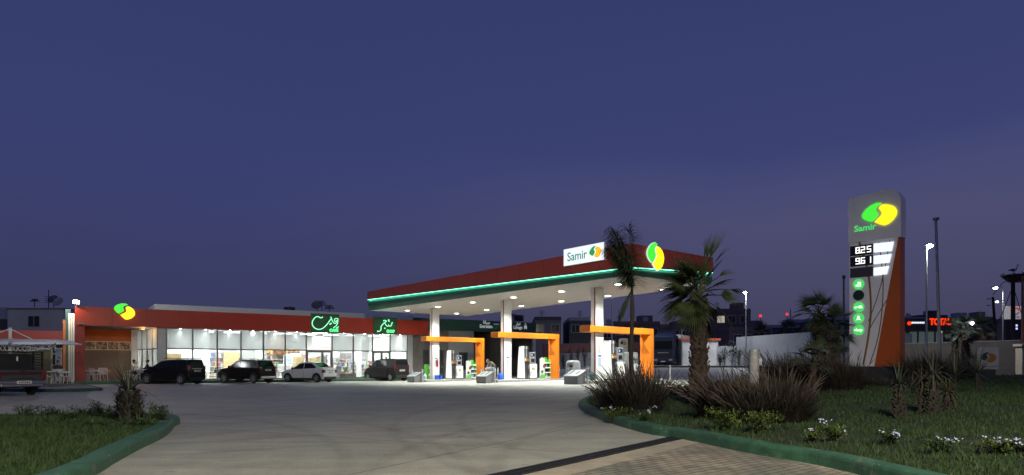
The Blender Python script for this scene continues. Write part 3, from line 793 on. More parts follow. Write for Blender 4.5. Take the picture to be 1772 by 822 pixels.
# fascia spots, one above each pane
sp_t = [(tm[i] + tm[i + 1]) / 2 for i in range(len(tm) - 1)]
for i, t in enumerate(sp_t):
    p = BP(t, .18, 3.86)
    s_ = thing('fascia_spotlight', 'small round spotlight under the red shop fascia', 'spotlight', p, BA, 'spotlights along the shop fascia')
    b = MB(); b.cyl((0, 0), .06, -.05, .0, 10); b.build('housing', M['white'], s_)
    b = MB(); b.cyl((0, 0), .05, -.058, -.051, 10); b.build('lens', M['lampw'], s_)
    li = bpy.data.lights.new('spot_lamp', 'SPOT'); li.energy = K_SPOT; li.spot_size = R(84); li.spot_blend = .7; li.color = (.86, 1, .98); li.shadow_soft_size = .04
    lo = bpy.data.objects.new('spot_lamp', li); lo.parent = s_; lo.location = (0, .2, -.06); lo.rotation_euler = (R(3), 0, 0); col.objects.link(lo)
# warm lamp over the terrace
p = BP(-.9, 1.2, 3.83)
s_ = thing('terrace_lamp', 'warm orange lamp under the fascia beside the glazed corner', 'lamp', p, BA)
b = MB(); b.cyl((0, 0), .12, -.05, 0, 12); b.build('housing', M['white'], s_)
b = MB(); b.cyl((0, 0), .1, -.06, -.051, 12); b.build('lens', M['lampo'], s_)
li = bpy.data.lights.new('lamp', 'POINT'); li.energy = 45; li.color = (1, .5, .18); li.shadow_soft_size = .1
lo = bpy.data.objects.new('lamp', li); lo.parent = s_; lo.location = (0, 0, -.2); col.objects.link(lo)

# green service wing
gt0, gt1 = TT(716, .9), TT(928, .6)
wing = thing('service_wing', 'dark green fascia wing with open maintenance and washing bays beside the shop', 'garage', (B0.x, B0.y, 0), BA)
b = MB(); b.box(gt0, gt1, .6, 1.1, 4.36, 5.38); b.build('fascia', M['greend'], wing, bevel=.02)
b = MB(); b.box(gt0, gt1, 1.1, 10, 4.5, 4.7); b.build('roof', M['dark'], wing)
wz = lambda px: TT(px, 1.4)
b = MB()
b.box(tm[-1] + .45, wz(732), 1.4, 1.6, 0, 4.5); b.box(wz(743), wz(761), 1.4, 1.6, 0, 4.5); b.box(wz(768), wz(776), 1.4, 1.6, 0, 4.5)
b.box(wz(732), wz(743), 1.4, 1.6, 2.6, 4.5); b.box(wz(761), wz(768), 1.4, 1.6, 2.6, 4.5)
b.build('wall', M['mauve'], wing)
b = MB(); b.box(wz(776), wz(794), 1.38, 1.6, 0, 4.4); b.box(wz(809), wz(819.5), 1.38, 1.6, 0, 4.4); b.box(wz(794), wz(809), 1.38, 1.6, 2.45, 4.4); b.box(wz(794), wz(809), 1.38, 1.6, 0, .8); b.build('pale_panel', M['lilac'], wing)
w_ = MB(); a, c = wz(794), wz(809)
for x in (a, (a + c) / 2 - .04, c - .08): w_.box(x, x + .08, 1.34, 1.46, .8, 2.45)
w_.box(a, c, 1.34, 1.46, .8, .88); w_.box(a, c, 1.34, 1.46, 2.37, 2.45)
w_ = w_.build('window', M['alu'], wing)
b = MB(); b.box(a + .08, c - .08, 1.40, 1.41, .88, 2.37); b.build('pane', M['glass'], w_)
for (x, y) in ((732, 743), (761, 768)):
    b = MB(); b.box(wz(x), wz(y), 1.5, 1.56, .1, 2.6); d_ = b.build('door', mat('slate_door', (.05, .06, .065), .5, vary=.15), wing)
    b = MB(); b.tube([(wz(y) - .15, 1.45, 1.0), (wz(y) - .15, 1.45, 1.2)], .02, 6); b.build('handle', M['steel'], d_)
b = MB(); b.box(wz(819.5), gt1, 8, 8.2, 0, 4.5); b.box(gt1 - .15, gt1, 1.2, 8, 0, 4.36); b.box(wz(819.5) - .15, wz(819.5), 1.6, 8, 0, 4.4); b.box(wz(870) - .1, wz(870) + .1, 1.3, 8, 0, 4.36)
b.build('bay_wall', M['mauve'], wing)
b = MB(); b.box(TT(925, .8) - .16, TT(925, .8) + .1, .75, 1.0, 0, 4.36); b.build('post', M['white'], wing, bevel=.01)
b = MB(); b.box(wz(838), wz(858), 7.5, 7.95, 0, 2.0); b.box(wz(838), wz(846), 7.3, 7.5, .0, 1.4); b.build('tool_cupboard', M['wood_d'], wing)
b = MB(); b.box(gt0 + 2, gt1 - 1, 4, 9.8, 4.72, 5.2); b.build('roof_block', M['dark'], wing)
signm = mat('wing_sign_letters', (.55, .57, .56), .5, vary=.05, emit=(.6, .66, .64), es=.38)  # weak emission in the material brightens the letters and icons
def wing_text(px, py, txt, size, width_px, nm='lettering'):
    t = TT(px, .57); z = BZ(px, py, .57); Y = (B0 + bw * t).y
    w = abs(TT(px + width_px / 2, .57) - TT(px - width_px / 2, .57))
    return text_mesh(nm, txt, size, signm, wing, Matrix.Translation((t, .585, z)), .012, width=w, bold=.012)
wing_text(841.5, 565, 'Entretien', .44, 21.5); wing_text(842, 558, 'ﺔﻧﺎﻴﺻ', .40, 12)
wing_text(896.5, 566.7, 'Lavage', .44, 15); wing_text(897, 560.2, 'ﻞﺴﻏ', .42, 8)
# icons: tool badge and a car under a shower
def wing_pt(px, py): return (TT(px, .57), BZ(px, py, .57))
b = MB()
t, z = wing_pt(859, 564); b.prism([(t - .3, z - .3), (t + .3, z - .3), (t + .3, z + .3), (t - .3, z + .3)], .575, .598)
b.build('tool_badge', mat('badge_green', (.03, .16, .08), .5, vary=0), wing)
b = MB()
for k in range(4):
    b.prism([(t - .28 + k * .15, z + .12 + .06 * (k % 2)), (t - .19 + k * .15, z + .12 + .06 * (k % 2)), (t - .17 + k * .15, z + .18 - .06 * (k % 2)), (t - .26 + k * .15, z + .2 - .06 * (k % 2))], .56, .574)
t, z = wing_pt(909.5, 565)
b.prism([(t - .17, z - .2), (t + .17, z - .2), (t + .17, z - .02), (t + .11, z + .12), (t - .11, z + .12), (t - .17, z - .02)], .575, .598)
b.box(t - .15, t - .09, .575, .598, z - .27, z - .2); b.box(t + .09, t + .15, .575, .598, z - .27, z - .2); b.box(t - .08, t + .08, .575, .598, z + .2, z + .26)
b.box(t - .02, t + .02, .575, .598, z + .26, z + .34)
b.build('icon', signm, wing)

# left end: white fins, green and orange panels, red wing behind
fin = thing('entrance_fins', 'tall cream fins lit by the floodlight beside the red pillar', 'facade fins', (B0.x, B0.y, 0), BA)
for k in range(3):
    s = .9 + k * .0; t = TL - .12 - k * .105
    b = MB(); b.box(TL - .135 - k * .12, TL - .035 - k * .12, .5, 1.0, .12, 4.65); b.build('fin', mat('cream_metal', (.72, .68, .52), .45, vary=.04), fin, bevel=.01)
bl0 = thing('side_panels', 'green and orange cladding panels behind the cream fins', 'cladding', (B0.x, B0.y, 0), BA)
b = MB(); b.box(TT(113.5, 1.6), TT(122.5, 1.6), 1.6, 2.0, .1, 5.0); b.build('green_panel', M['greend'], bl0)
b = MB(); b.box(TT(109, 1.9), TT(113.6, 1.9), 1.9, 2.4, .1, 4.3); b.build('orange_panel', M['orange_wall'], bl0)
left = thing('left_wing', 'low wing with red band and olive wall behind the white sail canopy', 'building', (B0.x, B0.y, 0), BA)
LS = 4.0; ta, tb = TT(-420, LS), TT(111, LS)
b = MB(); b.box(ta, tb, LS, LS + 5, BZ(60, 594, LS), BZ(60, 572, LS)); b.build('red_band', M['redp'], left)
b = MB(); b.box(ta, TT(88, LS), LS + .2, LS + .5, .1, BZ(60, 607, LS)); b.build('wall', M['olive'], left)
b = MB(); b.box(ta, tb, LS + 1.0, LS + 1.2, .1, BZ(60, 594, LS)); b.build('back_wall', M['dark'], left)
b = MB()
for x in range(-60, 112, 22): b.box(TT(x, LS), TT(x, LS) + .1, LS + .1, LS + .2, BZ(60, 607, LS), BZ(60, 594, LS))
b.box(TT(88, LS), TT(104, LS), LS + .1, LS + .18, 1.2, 1.28); b.box(TT(88, LS), TT(104, LS), LS + .1, LS + .18, 2.0, 2.08); b.box(TT(88, LS), TT(88, LS) + .1, LS + .1, LS + .2, .1, 2.5); b.build('window_bar', M['alu'], left)

# backlit mark on the fascia
GPOLY = [(163, 160), (166, 148), (178, 132), (198, 116), (222, 107), (240, 110), (226, 121), (216, 134), (221, 147), (230, 155), (227, 166), (216, 180), (207, 191), (190, 187), (173, 177), (165, 168)]
YPOLY = [(244, 118), (262, 119), (282, 126), (297, 138), (305, 154), (303, 172), (292, 192), (275, 207), (257, 213), (238, 206), (217, 195), (229, 181), (242, 167), (245, 156), (239, 144), (231, 134), (236, 124)]
def norm_poly(poly, rot=0, sx_=1, sz=1):
    o = []
    for x, y in poly:
        x = (x - 234) / 71; z = -(y - 160) / 71
        x, z = x * math.cos(rot) - z * math.sin(rot), x * math.sin(rot) + z * math.cos(rot)
        o.append((x * sx_, z * sz))
    return o[::-1]
def emblem(parent, M_, sx_, sz, mg, my, rot=0, depth=.06, rim=None):
    for nm, poly, m in (('green_leaf', GPOLY, mg), ('yellow_leaf', YPOLY, my)):
        pts = norm_poly(poly, rot, sx_, sz)
        b_ = MB(); b_.M = M_; b_.prism(pts, -depth, 0); o = b_.build(nm, m, parent)
        if rim:
            cx_ = sum(p[0] for p in pts) / len(pts); cz_ = sum(p[1] for p in pts) / len(pts)
            b_ = MB(); b_.M = M_; b_.prism([((p[0] - cx_) * 1.09 + cx_, (p[1] - cz_) * 1.07 + cz_) for p in pts], .002, .05); b_.build('rim', rim, o)
t = TT(215.5, -.08); z = BZ(215.5, 538.5, -.08)
e_ = thing('fascia_emblem', 'glowing green and yellow leaf emblem at the end of the shop fascia', 'emblem', BP(t, -.08, z), BA)
emblem(e_, Matrix.Identity(4), .64, .68, M['logo_g'], M['logo_y'], rot=R(-20), depth=.07)

# neon signs
def neon_sign(x0, x1, y0, y1, cx0, cx1, cy0, cy1, strokes, dots, word, wbox, label, cat):
    t0, t1_ = TT(x0, -.05), TT(x1, -.05)
    zt, zb = BZ((x0 + x1) / 2, y0, -.05), BZ((x0 + x1) / 2, y1, -.05)
    s_ = thing('neon_sign', label, cat, BP((t0 + t1_) / 2, -.02, (zt + zb) / 2), BA)
    w, h = t1_ - t0, zt - zb
    b_ = MB(); b_.box(-w / 2, w / 2, -.06, 0, -h / 2, h / 2); b_.build('board', mat('sign_green', (.03, .12, .05), .5, vary=.05), s_, bevel=.01)
    f = lambda x, y: (-w / 2 + w * (x - cx0) / (cx1 - cx0), -.11, h / 2 - h * (y - cy0) / (cy1 - cy0))
    b_ = MB()
    for st, r in strokes:
        pts = catmull([f(x, y)[::2] for x, y in st], 5)
        b_.tube([(p[0], -.11, p[1]) for p in pts], r, 6)
    for x, y, r in dots: b_.ball(f(x, y), r, 8, 5)
    b_.build('neon_tube', M['neon'], s_)
    xa, ya, xb, yb = wbox; p0 = f(xa, ya); p1 = f(xb, yb)
    text_mesh('lettering', word, abs(p0[2] - p1[2]) * 1.25, M['neonc'], s_, Matrix.Translation(((p0[0] + p1[0]) / 2, -.1, (p0[2] + p1[2]) / 2)), .03, width=abs(p1[0] - p0[0]), bold=.02)
neon_sign(538, 587, 543.3, 576, 130, 930, 140, 660,
    [([(450, 225), (400, 255), (340, 230), (280, 225), (220, 270), (170, 350), (158, 430), (190, 500), (260, 555), (350, 570), (440, 545), (520, 480), (600, 390), (655, 310), (692, 265), (680, 212)], .035),
     ([(700, 275), (740, 350), (790, 392), (860, 350), (885, 270), (825, 252), (782, 290), (805, 345), (860, 305)], .03),
     ([(885, 345), (850, 430), (800, 485), (750, 510)], .032), ([(905, 480), (830, 520)], .03)],
    [(660, 415, .06), (690, 395, .05)], 'CAFÉ', (640, 545, 895, 630), 'green neon sign with a large curling calligraphic swoosh over the shop', 'neon sign')
neon_sign(646, 687, 549.5, 577.5, 260, 945, 160, 610,
    [([(370, 552), (430, 545), (468, 500), (472, 420), (520, 350), (590, 290), (625, 262), (570, 240), (535, 265)], .035), ([(580, 320), (620, 380), (665, 402), (690, 355)], .03),
     ([(690, 385), (740, 395), (775, 350), (795, 280)], .035)],
    [(690, 232, .07), (700, 262, .05), (580, 460, .06), (375, 548, .06)], 'SHOP', (635, 500, 865, 585), 'smaller green neon sign with calligraphic flourish and dots beside the canopy', 'neon sign')

# floodlight at the corner
p = BP(TL + .05, -.1, 5.35)
fl = thing('floodlight', 'glaring white floodlight on the corner of the red fascia', 'floodlight', p, BA)
b = MB(); b.box(-.2, .2, -.06, .06, -.12, .14); b.box(-.03, .03, -.02, .1, -.3, -.12); b.build('housing', M['alu'], fl)
b = MB(); b.box(-.16, .16, -.075, -.062, -.09, .11); b.build('lens', M['lampw'], fl)
li = bpy.data.lights.new('lamp', 'POINT'); li.energy = 320; li.color = (.9, .95, 1); li.shadow_soft_size = .12
lo = bpy.data.objects.new('lamp', li); lo.parent = fl; lo.location = (-.75, -.10, .02); col.objects.link(lo)
b = MB(); b.tube([(TL + .27, -.5, 3.95), (TL + .27, 0, 3.95)], .03, 6); b.box(TL + .1, TL + .45, -.6, -.45, 3.9, 4.02)
sc_ = tag(b.build('wall_sconce', M['alu']), 'small dark bracket lamp on the red corner pillar', 'wall lamp'); sc_.location = (B0.x, B0.y, 0); sc_.rotation_euler = (0, 0, BA)
# ------------------------------------------------------------------ fuel canopy
CA = math.atan2(.634, .773)
C0 = Vector((5.55, 31.0)); cv = Vector((math.cos(CA), math.sin(CA))); cu = Vector((-math.sin(CA), math.cos(CA)))
def CP(v, u, z=0): p = C0 + cv * v + cu * u; return Vector((p.x, p.y, z))
can = thing('fuel_canopy', 'white lit fuel canopy with dark red fascia and glowing green edge on three columns', 'canopy', (C0.x, C0.y, 0), CA)
ZS, ZT, LU = 5.45, 6.90, 26.0
wv = lambda u: 6.25 + 2.85 * u / LU
b = MB()
b.hexa([(0, 0, ZS), (wv(0), 0, ZS), (wv(LU), LU, ZS), (0, LU, ZS)], [(0, 0, ZS + .1), (wv(0), 0, ZS + .1), (wv(LU), LU, ZS + .1), (0, LU, ZS + .1)])
b.build('soffit', M['soffit'], can)
# corners: 0 near-left(FR),1 near-right(BR),2 far-right(BL),3 far-left(FL)
cor = [(0, 0), (wv(0), 0), (wv(LU), LU), (0, LU)]
zl = [5.80, 6.12, 6.2, 6.30]
def off(i, d):
    x, y = cor[i]; sxn = (-1, 1, 1, -1)[i]; syn = (-1, -1, 1, 1)[i]
    return (x + sxn * d, y + syn * d)
b = MB()
for i in range(4):
    j = (i + 1) % 4
    a0, a1 = off(i, .14), off(j, .14); c0, c1 = off(i, .02), off(j, .02)
    b.hexa([(*a0, zl[i]), (*a1, zl[j]), (*c1, zl[j]), (*c0, zl[i])], [(*a0, ZT), (*a1, ZT), (*c1, ZT), (*c0, ZT)])
b.mi = 1                                       # panel seams along the fascia
for i in range(4):
    j = (i + 1) % 4; a = Vector(off(i, .142)); c = Vector(off(j, .142)); d = (c - a); n_ = max(2, int(d.length / 2.0)); d.normalize()
    for k in range(1, n_):
        t = k / n_; p = a.lerp(c, t); zb2 = zl[i] + (zl[j] - zl[i]) * t + .01
        p0 = p - d * .012; p1 = p + d * .012
        b.face([(*p0, zb2), (*p1, zb2), (*p1, ZT - .01), (*p0, ZT - .01)])
b.build('red_fascia', [M['redc'], mat('fascia_seam', (.16, .022, .014), .6, vary=0)], can)
b = MB()
for i in range(4):
    j = (i + 1) % 4; n_ = 8
    for k in range(n_):
        q = []
        for tt in (k / n_, (k + 1) / n_):
            bul = .02 + .09 * math.sin(math.pi * tt ** .8); dd_ = bul
            q.append(((*off(i, dd_), zl[i] - .06 - (zl[i] - .06 - ZS) * tt), (*off(j, dd_), zl[j] - .06 - (zl[j] - .06 - ZS) * tt)))
        b.face([q[0][0], q[1][0], q[1][1], q[0][1]])
b.build('green_edge', M['green'], can, smooth=True)
b = MB()
for i in range(4):
    j = (i + 1) % 4
    a0, a1, c0, c1 = off(i, .13), off(j, .13), off(i, .03), off(j, .03)
    b.hexa([(*a0, zl[i] - .022), (*a1, zl[j] - .022), (*c1, zl[j] - .022), (*c0, zl[i] - .022)], [(*a0, zl[i] - .004), (*a1, zl[j] - .004), (*c1, zl[j] - .004), (*c0, zl[i] - .004)])
b.build('light_strip', M['led'], can)
b = MB(); b.hexa([(*off(0, .0), ZT - .25), (*off(1, 0), ZT - .25), (*off(2, 0), ZT - .25), (*off(3, 0), ZT - .25)], [(*off(0, 0), ZT - .2), (*off(1, 0), ZT - .2), (*off(2, 0), ZT - .2), (*off(3, 0), ZT - .2)]); b.build('roof_deck', M['mauve'], can)
# columns
CU = [(2.45, 4.6), (2.85, 13.0), (2.85, 21.5)]
ISZ = [G(*CP(v, u).xy) + .17 for v, u in CU]
for (v, u), z in zip(CU, ISZ):
    b = MB(); b.box(v - .15, v + .45, u - .19, u + .19, z - .1, ZS); o = b.build('column', M['whiteg'], can, bevel=.02)
    b = MB(); b.box(v - .158, v - .152, u - .14, u - .06, z, ZS); b.build('red_stripe', M['redp'], o)
    b = MB(); b.box(v + .02, v + .22, u - .20, u - .194, 1.9, 2.6); b.build('notice', mat('faded_notice', (.55, .5, .46), .6, vary=.3, scale=25), o)
    b = MB(); b.box(v + .02, v + .26, u - .20, u - .194, 1.72, 1.8); b.build('blue_label', mat('blue_label', (.05, .08, .25), .6, vary=.1), o)
    b = MB(); b.box(v + .03, v + .24, u - .20, u - .194, 1.2, 1.66); b.build('pale_notice', mat('pale_blue_notice', (.45, .55, .68), .6, vary=.3, scale=30), o)
# downlights
for k in range(6):
    for v in (2.05, 6.4):
        d_ = thing('downlight', 'round recessed downlight in the white canopy soffit', 'downlight', CP(v if v < 3 else 5.75 + .17 * k, 2.6 + 4.25 * k, ZS), CA, 'downlights under the fuel canopy')
        b = MB(); b.lathe([(.27, -.035), (.27, -.005), (.20, -.005), (.19, -.035)], 20, cap=False); b.build('ring', M['white'], d_)
        b = MB(); b.lathe([(.001, -.03), (.165, -.03), (.165, -.02), (.001, -.02)], 20); b.build('lens', M['downl'], d_)
        li = bpy.data.lights.new('lamp', 'SPOT'); li.energy = K_CANOPY; li.color = (.95, 1, .95); li.shadow_soft_size = .18; li.spot_size = R(142); li.spot_blend = .85
        lo = bpy.data.objects.new('lamp', li); lo.parent = d_; lo.location = (0, 0, -.05); col.objects.link(lo)
# lit name board on the long side and the emblem on the short side
def sgn(px): return px_t(px, C0, cu)
u0, u1 = sgn(1053.8), sgn(983.2)
sg = thing('canopy_name_board', 'glowing white name board with green lettering on the red canopy edge', 'sign', CP(-.17, (u0 + u1) / 2, 6.74), CA + R(-90))
w = u1 - u0
b = MB(); b.box(-w / 2, w / 2, -.16, .0, -.44, .44); b.build('case', M['white'], sg, bevel=.01)
b = MB(); b.box(-w / 2 + .02, w / 2 - .02, -.166, -.161, -.42, .42); b.build('lit_face', M['lit_white'], sg)
lg = mat('sign_green_letters', (.01, .22, .12), .5, vary=0, emit=lin(20, 135, 85), es=.8)
text_mesh('lettering', 'Samir', .62, lg, sg, Matrix.Translation((-.42, -.175, -.02)), .004, width=1.38, bold=.004)
emblem(sg, Matrix.Translation((.83, -.171, .02)), .40, .40, mat('sign_green_leaf', (.02, .3, .1), .5, vary=0, emit=lin(50, 165, 75), es=.8), mat('sign_yellow_leaf', (.8, .5, .02), .5, vary=0, emit=lin(250, 195, 40), es=.9), depth=.012)
r0, r1 = px_t(1113, C0, cv), px_t(1141, C0, cv)
eg = thing('canopy_emblem', 'tall glowing green and yellow leaf emblem on the canopy corner beside the thin palm', 'emblem', CP((r0 + r1) / 2 + .05, -.20, 6.47), CA)
emblem(eg, Matrix.Identity(4), .60, .84, M['logo_g'], M['logo_y'], depth=.06, rot=R(-8), rim=mat('emblem_backlight', (.8, .85, .9), .5, vary=0, emit=lin(210, 225, 240), es=.8))

# ------------------------------------------------------------------ pump islands
ISLW = ['under the left portal, farthest island', 'under the middle portal', 'under the right portal, nearest the purple grass']
POS = ['far', 'middle', 'near']
def island(i):
    v, u = CU[i]; z = ISZ[i]; base = CP(v, u, z)
    nm = {0: 'nearest', 1: 'middle', 2: 'farthest'}[i]
    nm2 = {0: 'by the thin palm', 1: 'in the middle', 2: 'nearest the shop'}[i]
    sl = thing('pump_island', f'low concrete pump island {nm2}', 'pump island', base, CA, 'fuel pump islands')
    b = MB()
    pts = [(-1.0, -.62), (5.0, -.62), (5.35, -.35), (5.35, .35), (5.0, .62), (-1.0, .62), (-1.3, .35), (-1.3, -.35)]
    b.prismz(pts, -.35, 0); b.build('slab', mat('island_concrete', (.42, .41, .38), .7, vary=.15, scale=3), sl, bevel=.02)
    b = MB(); pts2 = [(x * 1.003, y * 1.012) for x, y in pts]; b.prismz(pts2, -.16, -.03); b.build('edge_band', mat('island_edge_paint', (.25, .25, .24), .6, vary=.25, scale=6), sl)
    po = thing('orange_portal', f'orange portal frame over the pump island {nm2}', 'portal frame', base, CA, 'orange portal frames over the pumps')
    bz = 3.20 - .0
    b = MB(); b.box(-.8, 4.5, -.385, .385, bz - .17 - z + .0, bz + .17 - z); b.build('beam', M['orange'], po, bevel=.012)
    b = MB(); b.box(4.2, 4.5, -.385, .385, 0, bz - .172 - z); o = b.build('leg', M['orange'], po, bevel=.012)
    # facets added to the leg's inner face to shape its triangle of shade
    hgt = bz - .172 - z
    b = MB(); b.faces([(4.198, -.36, hgt - .02), (4.198, .36, hgt - .02), (4.03, 0, hgt - .45), (4.198, -.36, hgt - 1.1), (4.198, .36, hgt - 1.1)], [(0, 2, 1), (0, 3, 2), (1, 2, 4), (2, 3, 4)]); b.build('shade_facets', M['orange'], o)
    return sl
for i in range(3): island(i)

def grey_box(i):
    v, u = CU[i]; g = G(*CP(v - 1.65, u).xy)
    lb = ['grey lidded metal box at the front of the island nearest the purple grass', 'grey lidded metal box at the front of the middle island', 'grey lidded metal box at the front of the island nearest the shop'][i]
    bx = thing('service_box', lb, 'storage box', CP(v - 1.62, u - .05, g), CA, 'grey boxes at the island fronts')
    b = MB(); b.hexa([(-.3, -.5, 0), (.3, -.5, 0), (.3, .5, 0), (-.3, .5, 0)], [(-.3, -.5, .42), (.3, -.5, .70), (.3, .5, .70), (-.3, .5, .42)]); b.build('body', M['greybox'], bx, bevel=.01)
    b = MB(); b.hexa([(-.34, -.54, .405), (.33, -.54, .72), (.33, .54, .72), (-.34, .54, .405)], [(-.34, -.54, .44), (.33, -.54, .755), (.33, .54, .755), (-.34, .54, .44)]); ld = b.build('lid', M['lidbox'], bx, bevel=.008)
    b = MB()
    for q in (-.25, .2): b.hexa([(-.1, q, .555), (.24, q, .715), (.24, q + .09, .715), (-.1, q + .09, .555)], [(-.1, q, .57), (.24, q, .73), (.24, q + .09, .73), (-.1, q + .09, .57)])
    b.build('slot', M['black'], ld)
def steel_bollard(p, lb, h=.95):
    t_ = thing('bollard', lb, 'bollard', p, 0, 'stainless steel bollards')
    b = MB(); b.lathe([(.001, h), (.045, h), (.06, h - .02), (.06, .02)][::-1] + [], 14); b.build('post', M['steel'], t_, smooth=40)
    b = MB(); b.lathe([(.085, 0), (.085, .02), (.061, .025)], 14); b.build('base_ring', M['steel'], t_)
    b = MB(); b.lathe([(.0615, h - .16), (.0615, h - .12)], 14); b.build('reflector_band', M['white'], t_)
nms = ['island by the thin palm', 'middle island', 'island nearest the shop']
for i, (v, u) in enumerate(CU):
    grey_box(i)
    for du, side in ((-.72, 'near'), (.72, 'far')):
        q = CP(v - 1.35, u + du); steel_bollard((q.x, q.y, G(q.x, q.y)), f'steel bollard on the {side} side of the grey box, {nms[i]}')
    for du, side in ((-.75, 'near'), (.75, 'far')):
        q = CP(v + 5.55, u + du); steel_bollard((q.x, q.y, G(q.x, q.y)), f'steel bollard behind the orange leg on its {side} side, {nms[i]}')

HOSES = [mat('hose_green', (.02, .2, .08), .5, vary=0), M['black'], mat('hose_orange', (.7, .25, .02), .5, vary=0), M['black']]
def pump(i, t0, lb):
    v, u = CU[i]; z = ISZ[i]
    p_ = thing('fuel_pump', lb, 'fuel pump', CP(v + t0, u, z), CA, 'fuel pumps on the islands')
    b = MB(); b.box(-.02, 1.2, -.36, .36, 0, .06); b.build('base', M['black'], p_)
    b = MB(); b.hexa([(0, -.34, .06), (.13, -.34, .06), (.13, .34, .06), (0, .34, .06)], [(.06, -.22, 2.18), (.13, -.22, 2.18), (.13, .22, 2.18), (.06, .22, 2.18)]); b.build('end_panel', M['whiteg'], p_, bevel=.012)
    b = MB(); b.box(.13, .56, -.16, .16, .06, 2.16); b.build('hose_column', M['alu'], p_)
    for k in range(4):
        x = .175 + k * .108
        for sd in (-1, 1):
            b = MB(); b.box(x - .02, x + .02, sd * .16 - .025 * (sd < 0), sd * .16 + .025 * (sd > 0), 1.5, 2.17); b.build('hose_mast', [M['whiteg'], M['alu']][k % 2], p_)
            b = MB()
            y = sd * .2
            b.tube([(x, y, 2.0), (x, sd * .23, 1.5), (x + .01, sd * .26, 1.0), (x + .04, sd * .32, .45), (x + .12, sd * .33, .25), (x + .2, sd * .32, .5), (x + .1, sd * .26, 1.0), (x + .02, sd * .24, 1.25)], .016, 6); b.build('hose', M['black'], p_)
            c_ = [M['greenp'], M['whiteg'], M['orange'], M['orange']][k]
            b = MB(); b.hexa([(x - .026, sd * .17, 1.22), (x + .026, sd * .17, 1.22), (x + .026, sd * .26, 1.18), (x - .026, sd * .26, 1.18)], [(x - .026, sd * .17, 1.42), (x + .026, sd * .17, 1.42), (x + .026, sd * .26, 1.30), (x - .026, sd * .26, 1.30)])
            nz_ = b.build('nozzle', c_, p_)
            b = MB(); b.tube([(x, sd * .25, 1.24), (x + .02, sd * .27, 1.08)], .014, 6); b.build('spout', M['black'], nz_)
    b = MB(); b.box(.56, 1.18, -.33, .33, .06, 1.0); b.build('cabinet', M['whiteg'], p_, bevel=.015)
    b = MB(); b.box(.60, 1.06, -.30, .30, 1.0, 1.8); hd = b.build('head', M['lidbox'], p_, bevel=.02)
    for sd in (-1, 1):
        y0_, y1_ = sorted((sd * .301, sd * .31))
        b = MB(); b.box(.66, 1.0, y0_, y1_, 1.5, 1.72); b.build('display', M['black'], hd)
        b = MB(); b.box(.68, .98, y0_, y1_, 1.12, 1.36); b.build('keypad', M['priceblack'], hd)
        b = MB(); b.box(.70, .80, *sorted((sd * .311, sd * .314)), 1.56, 1.66); b.build('lit_digits', M['bluelit'], hd)
    emblem(p_, Matrix.Translation((.87, -.332, .68)), .13, .15, M['logo_gp'], M['logo_yp'], depth=.004)
pump(2, 1.34, 'white fuel pump with four hoses on the island nearest the shop')
pump(1, 1.34, 'white fuel pump with four hoses on the middle island')
pump(0, .86, 'white fuel pump with four hoses on the island by the thin palm')

def shelf_stand(i, t0, lb):
    v, u = CU[i]; z = ISZ[i]
    s_ = thing('product_stand', lb, 'display stand', CP(v + t0, u, z), CA, 'oil product stands on the islands')
    b = MB()
    wav = [(0, .05), (.42, .05), (.42, 1.28), (.36, 1.36), (.28, 1.30), (.2, 1.40), (.12, 1.34), (.05, 1.40), (0, 1.33)]
    b.prism(wav, -.27, -.22); b.build('printed_panel', mat('white_print_panel', (.68, .68, .66), .5, vary=.15, scale=14), s_)
    b = MB(); b.prism([(.03, .06), (.44, .06), (.44, .26), (.34, .34), (.24, .27), (.14, .33), (.03, .25)], -.285, -.271); b.build('green_print', M['greenp'], s_)
    b = MB(); b.prism([(.10, .42), (.26, .36), (.20, .48), (.34, .52), (.2, .58), (.1, .55)], -.283, -.271); b.build('dark_print', M['priceblack'], s_)
    b = MB(); b.prism([(.24, .8), (.4, .7), (.40, 1.05), (.3, .95)], -.283, -.271); b.build('maroon_print', mat('maroon', (.12, .01, .02), .5, vary=0), s_)
    b = MB(); b.box(.44, 1.0, .15, .2, .05, 1.3); b.build('back', M['greenp'], s_)
    b = MB(); b.box(.44, .46, -.22, .15, .05, 1.3); b.box(.98, 1.0, -.22, .15, .05, 1.3); b.build('side', M['greenp'], s_)
    for zz in (.08, .40, .72, 1.04):
        b = MB(); b.box(.46, .98, -.24, .15, zz, zz + .07); b.build('shelf', M['whiteg'], s_)
    b = MB(); b.prism([(.44, 1.3), (1.0, 1.3), (1.0, 1.46), (.9, 1.40), (.8, 1.48), (.68, 1.41), (.56, 1.47), (.44, 1.40)], .13, .17); b.build('wavy_header', M['greenp'], s_)
    rnd = random.Random(i)
    bc = [M['whiteg'], M['extred'], M['blue'], M['black'], M['greenp']]
    for zz in (.15, .47, .79):
        for q in range(4):
            c_ = CP(v + t0 + .53 + q * .125, u - .05, z + zz)
            mt = bc[rnd.randrange(5)]
            b = MB(); b.box(-.045, .045, -.035, .035, 0, .17); b.box(-.02, .02, -.018, .018, .17, .21)
            o = tag(b.build('oil_bottle', mt), f'small oil bottle on the {lb.split(" stand")[0]} stand', 'bottle', 'oil bottles on the stands'); o.location = c_; o.rotation_euler = (0, 0, CA)
shelf_stand(2, 2.85, 'green and white product stand on the island nearest the shop')
shelf_stand(1, 2.85, 'green and white product stand on the middle island')

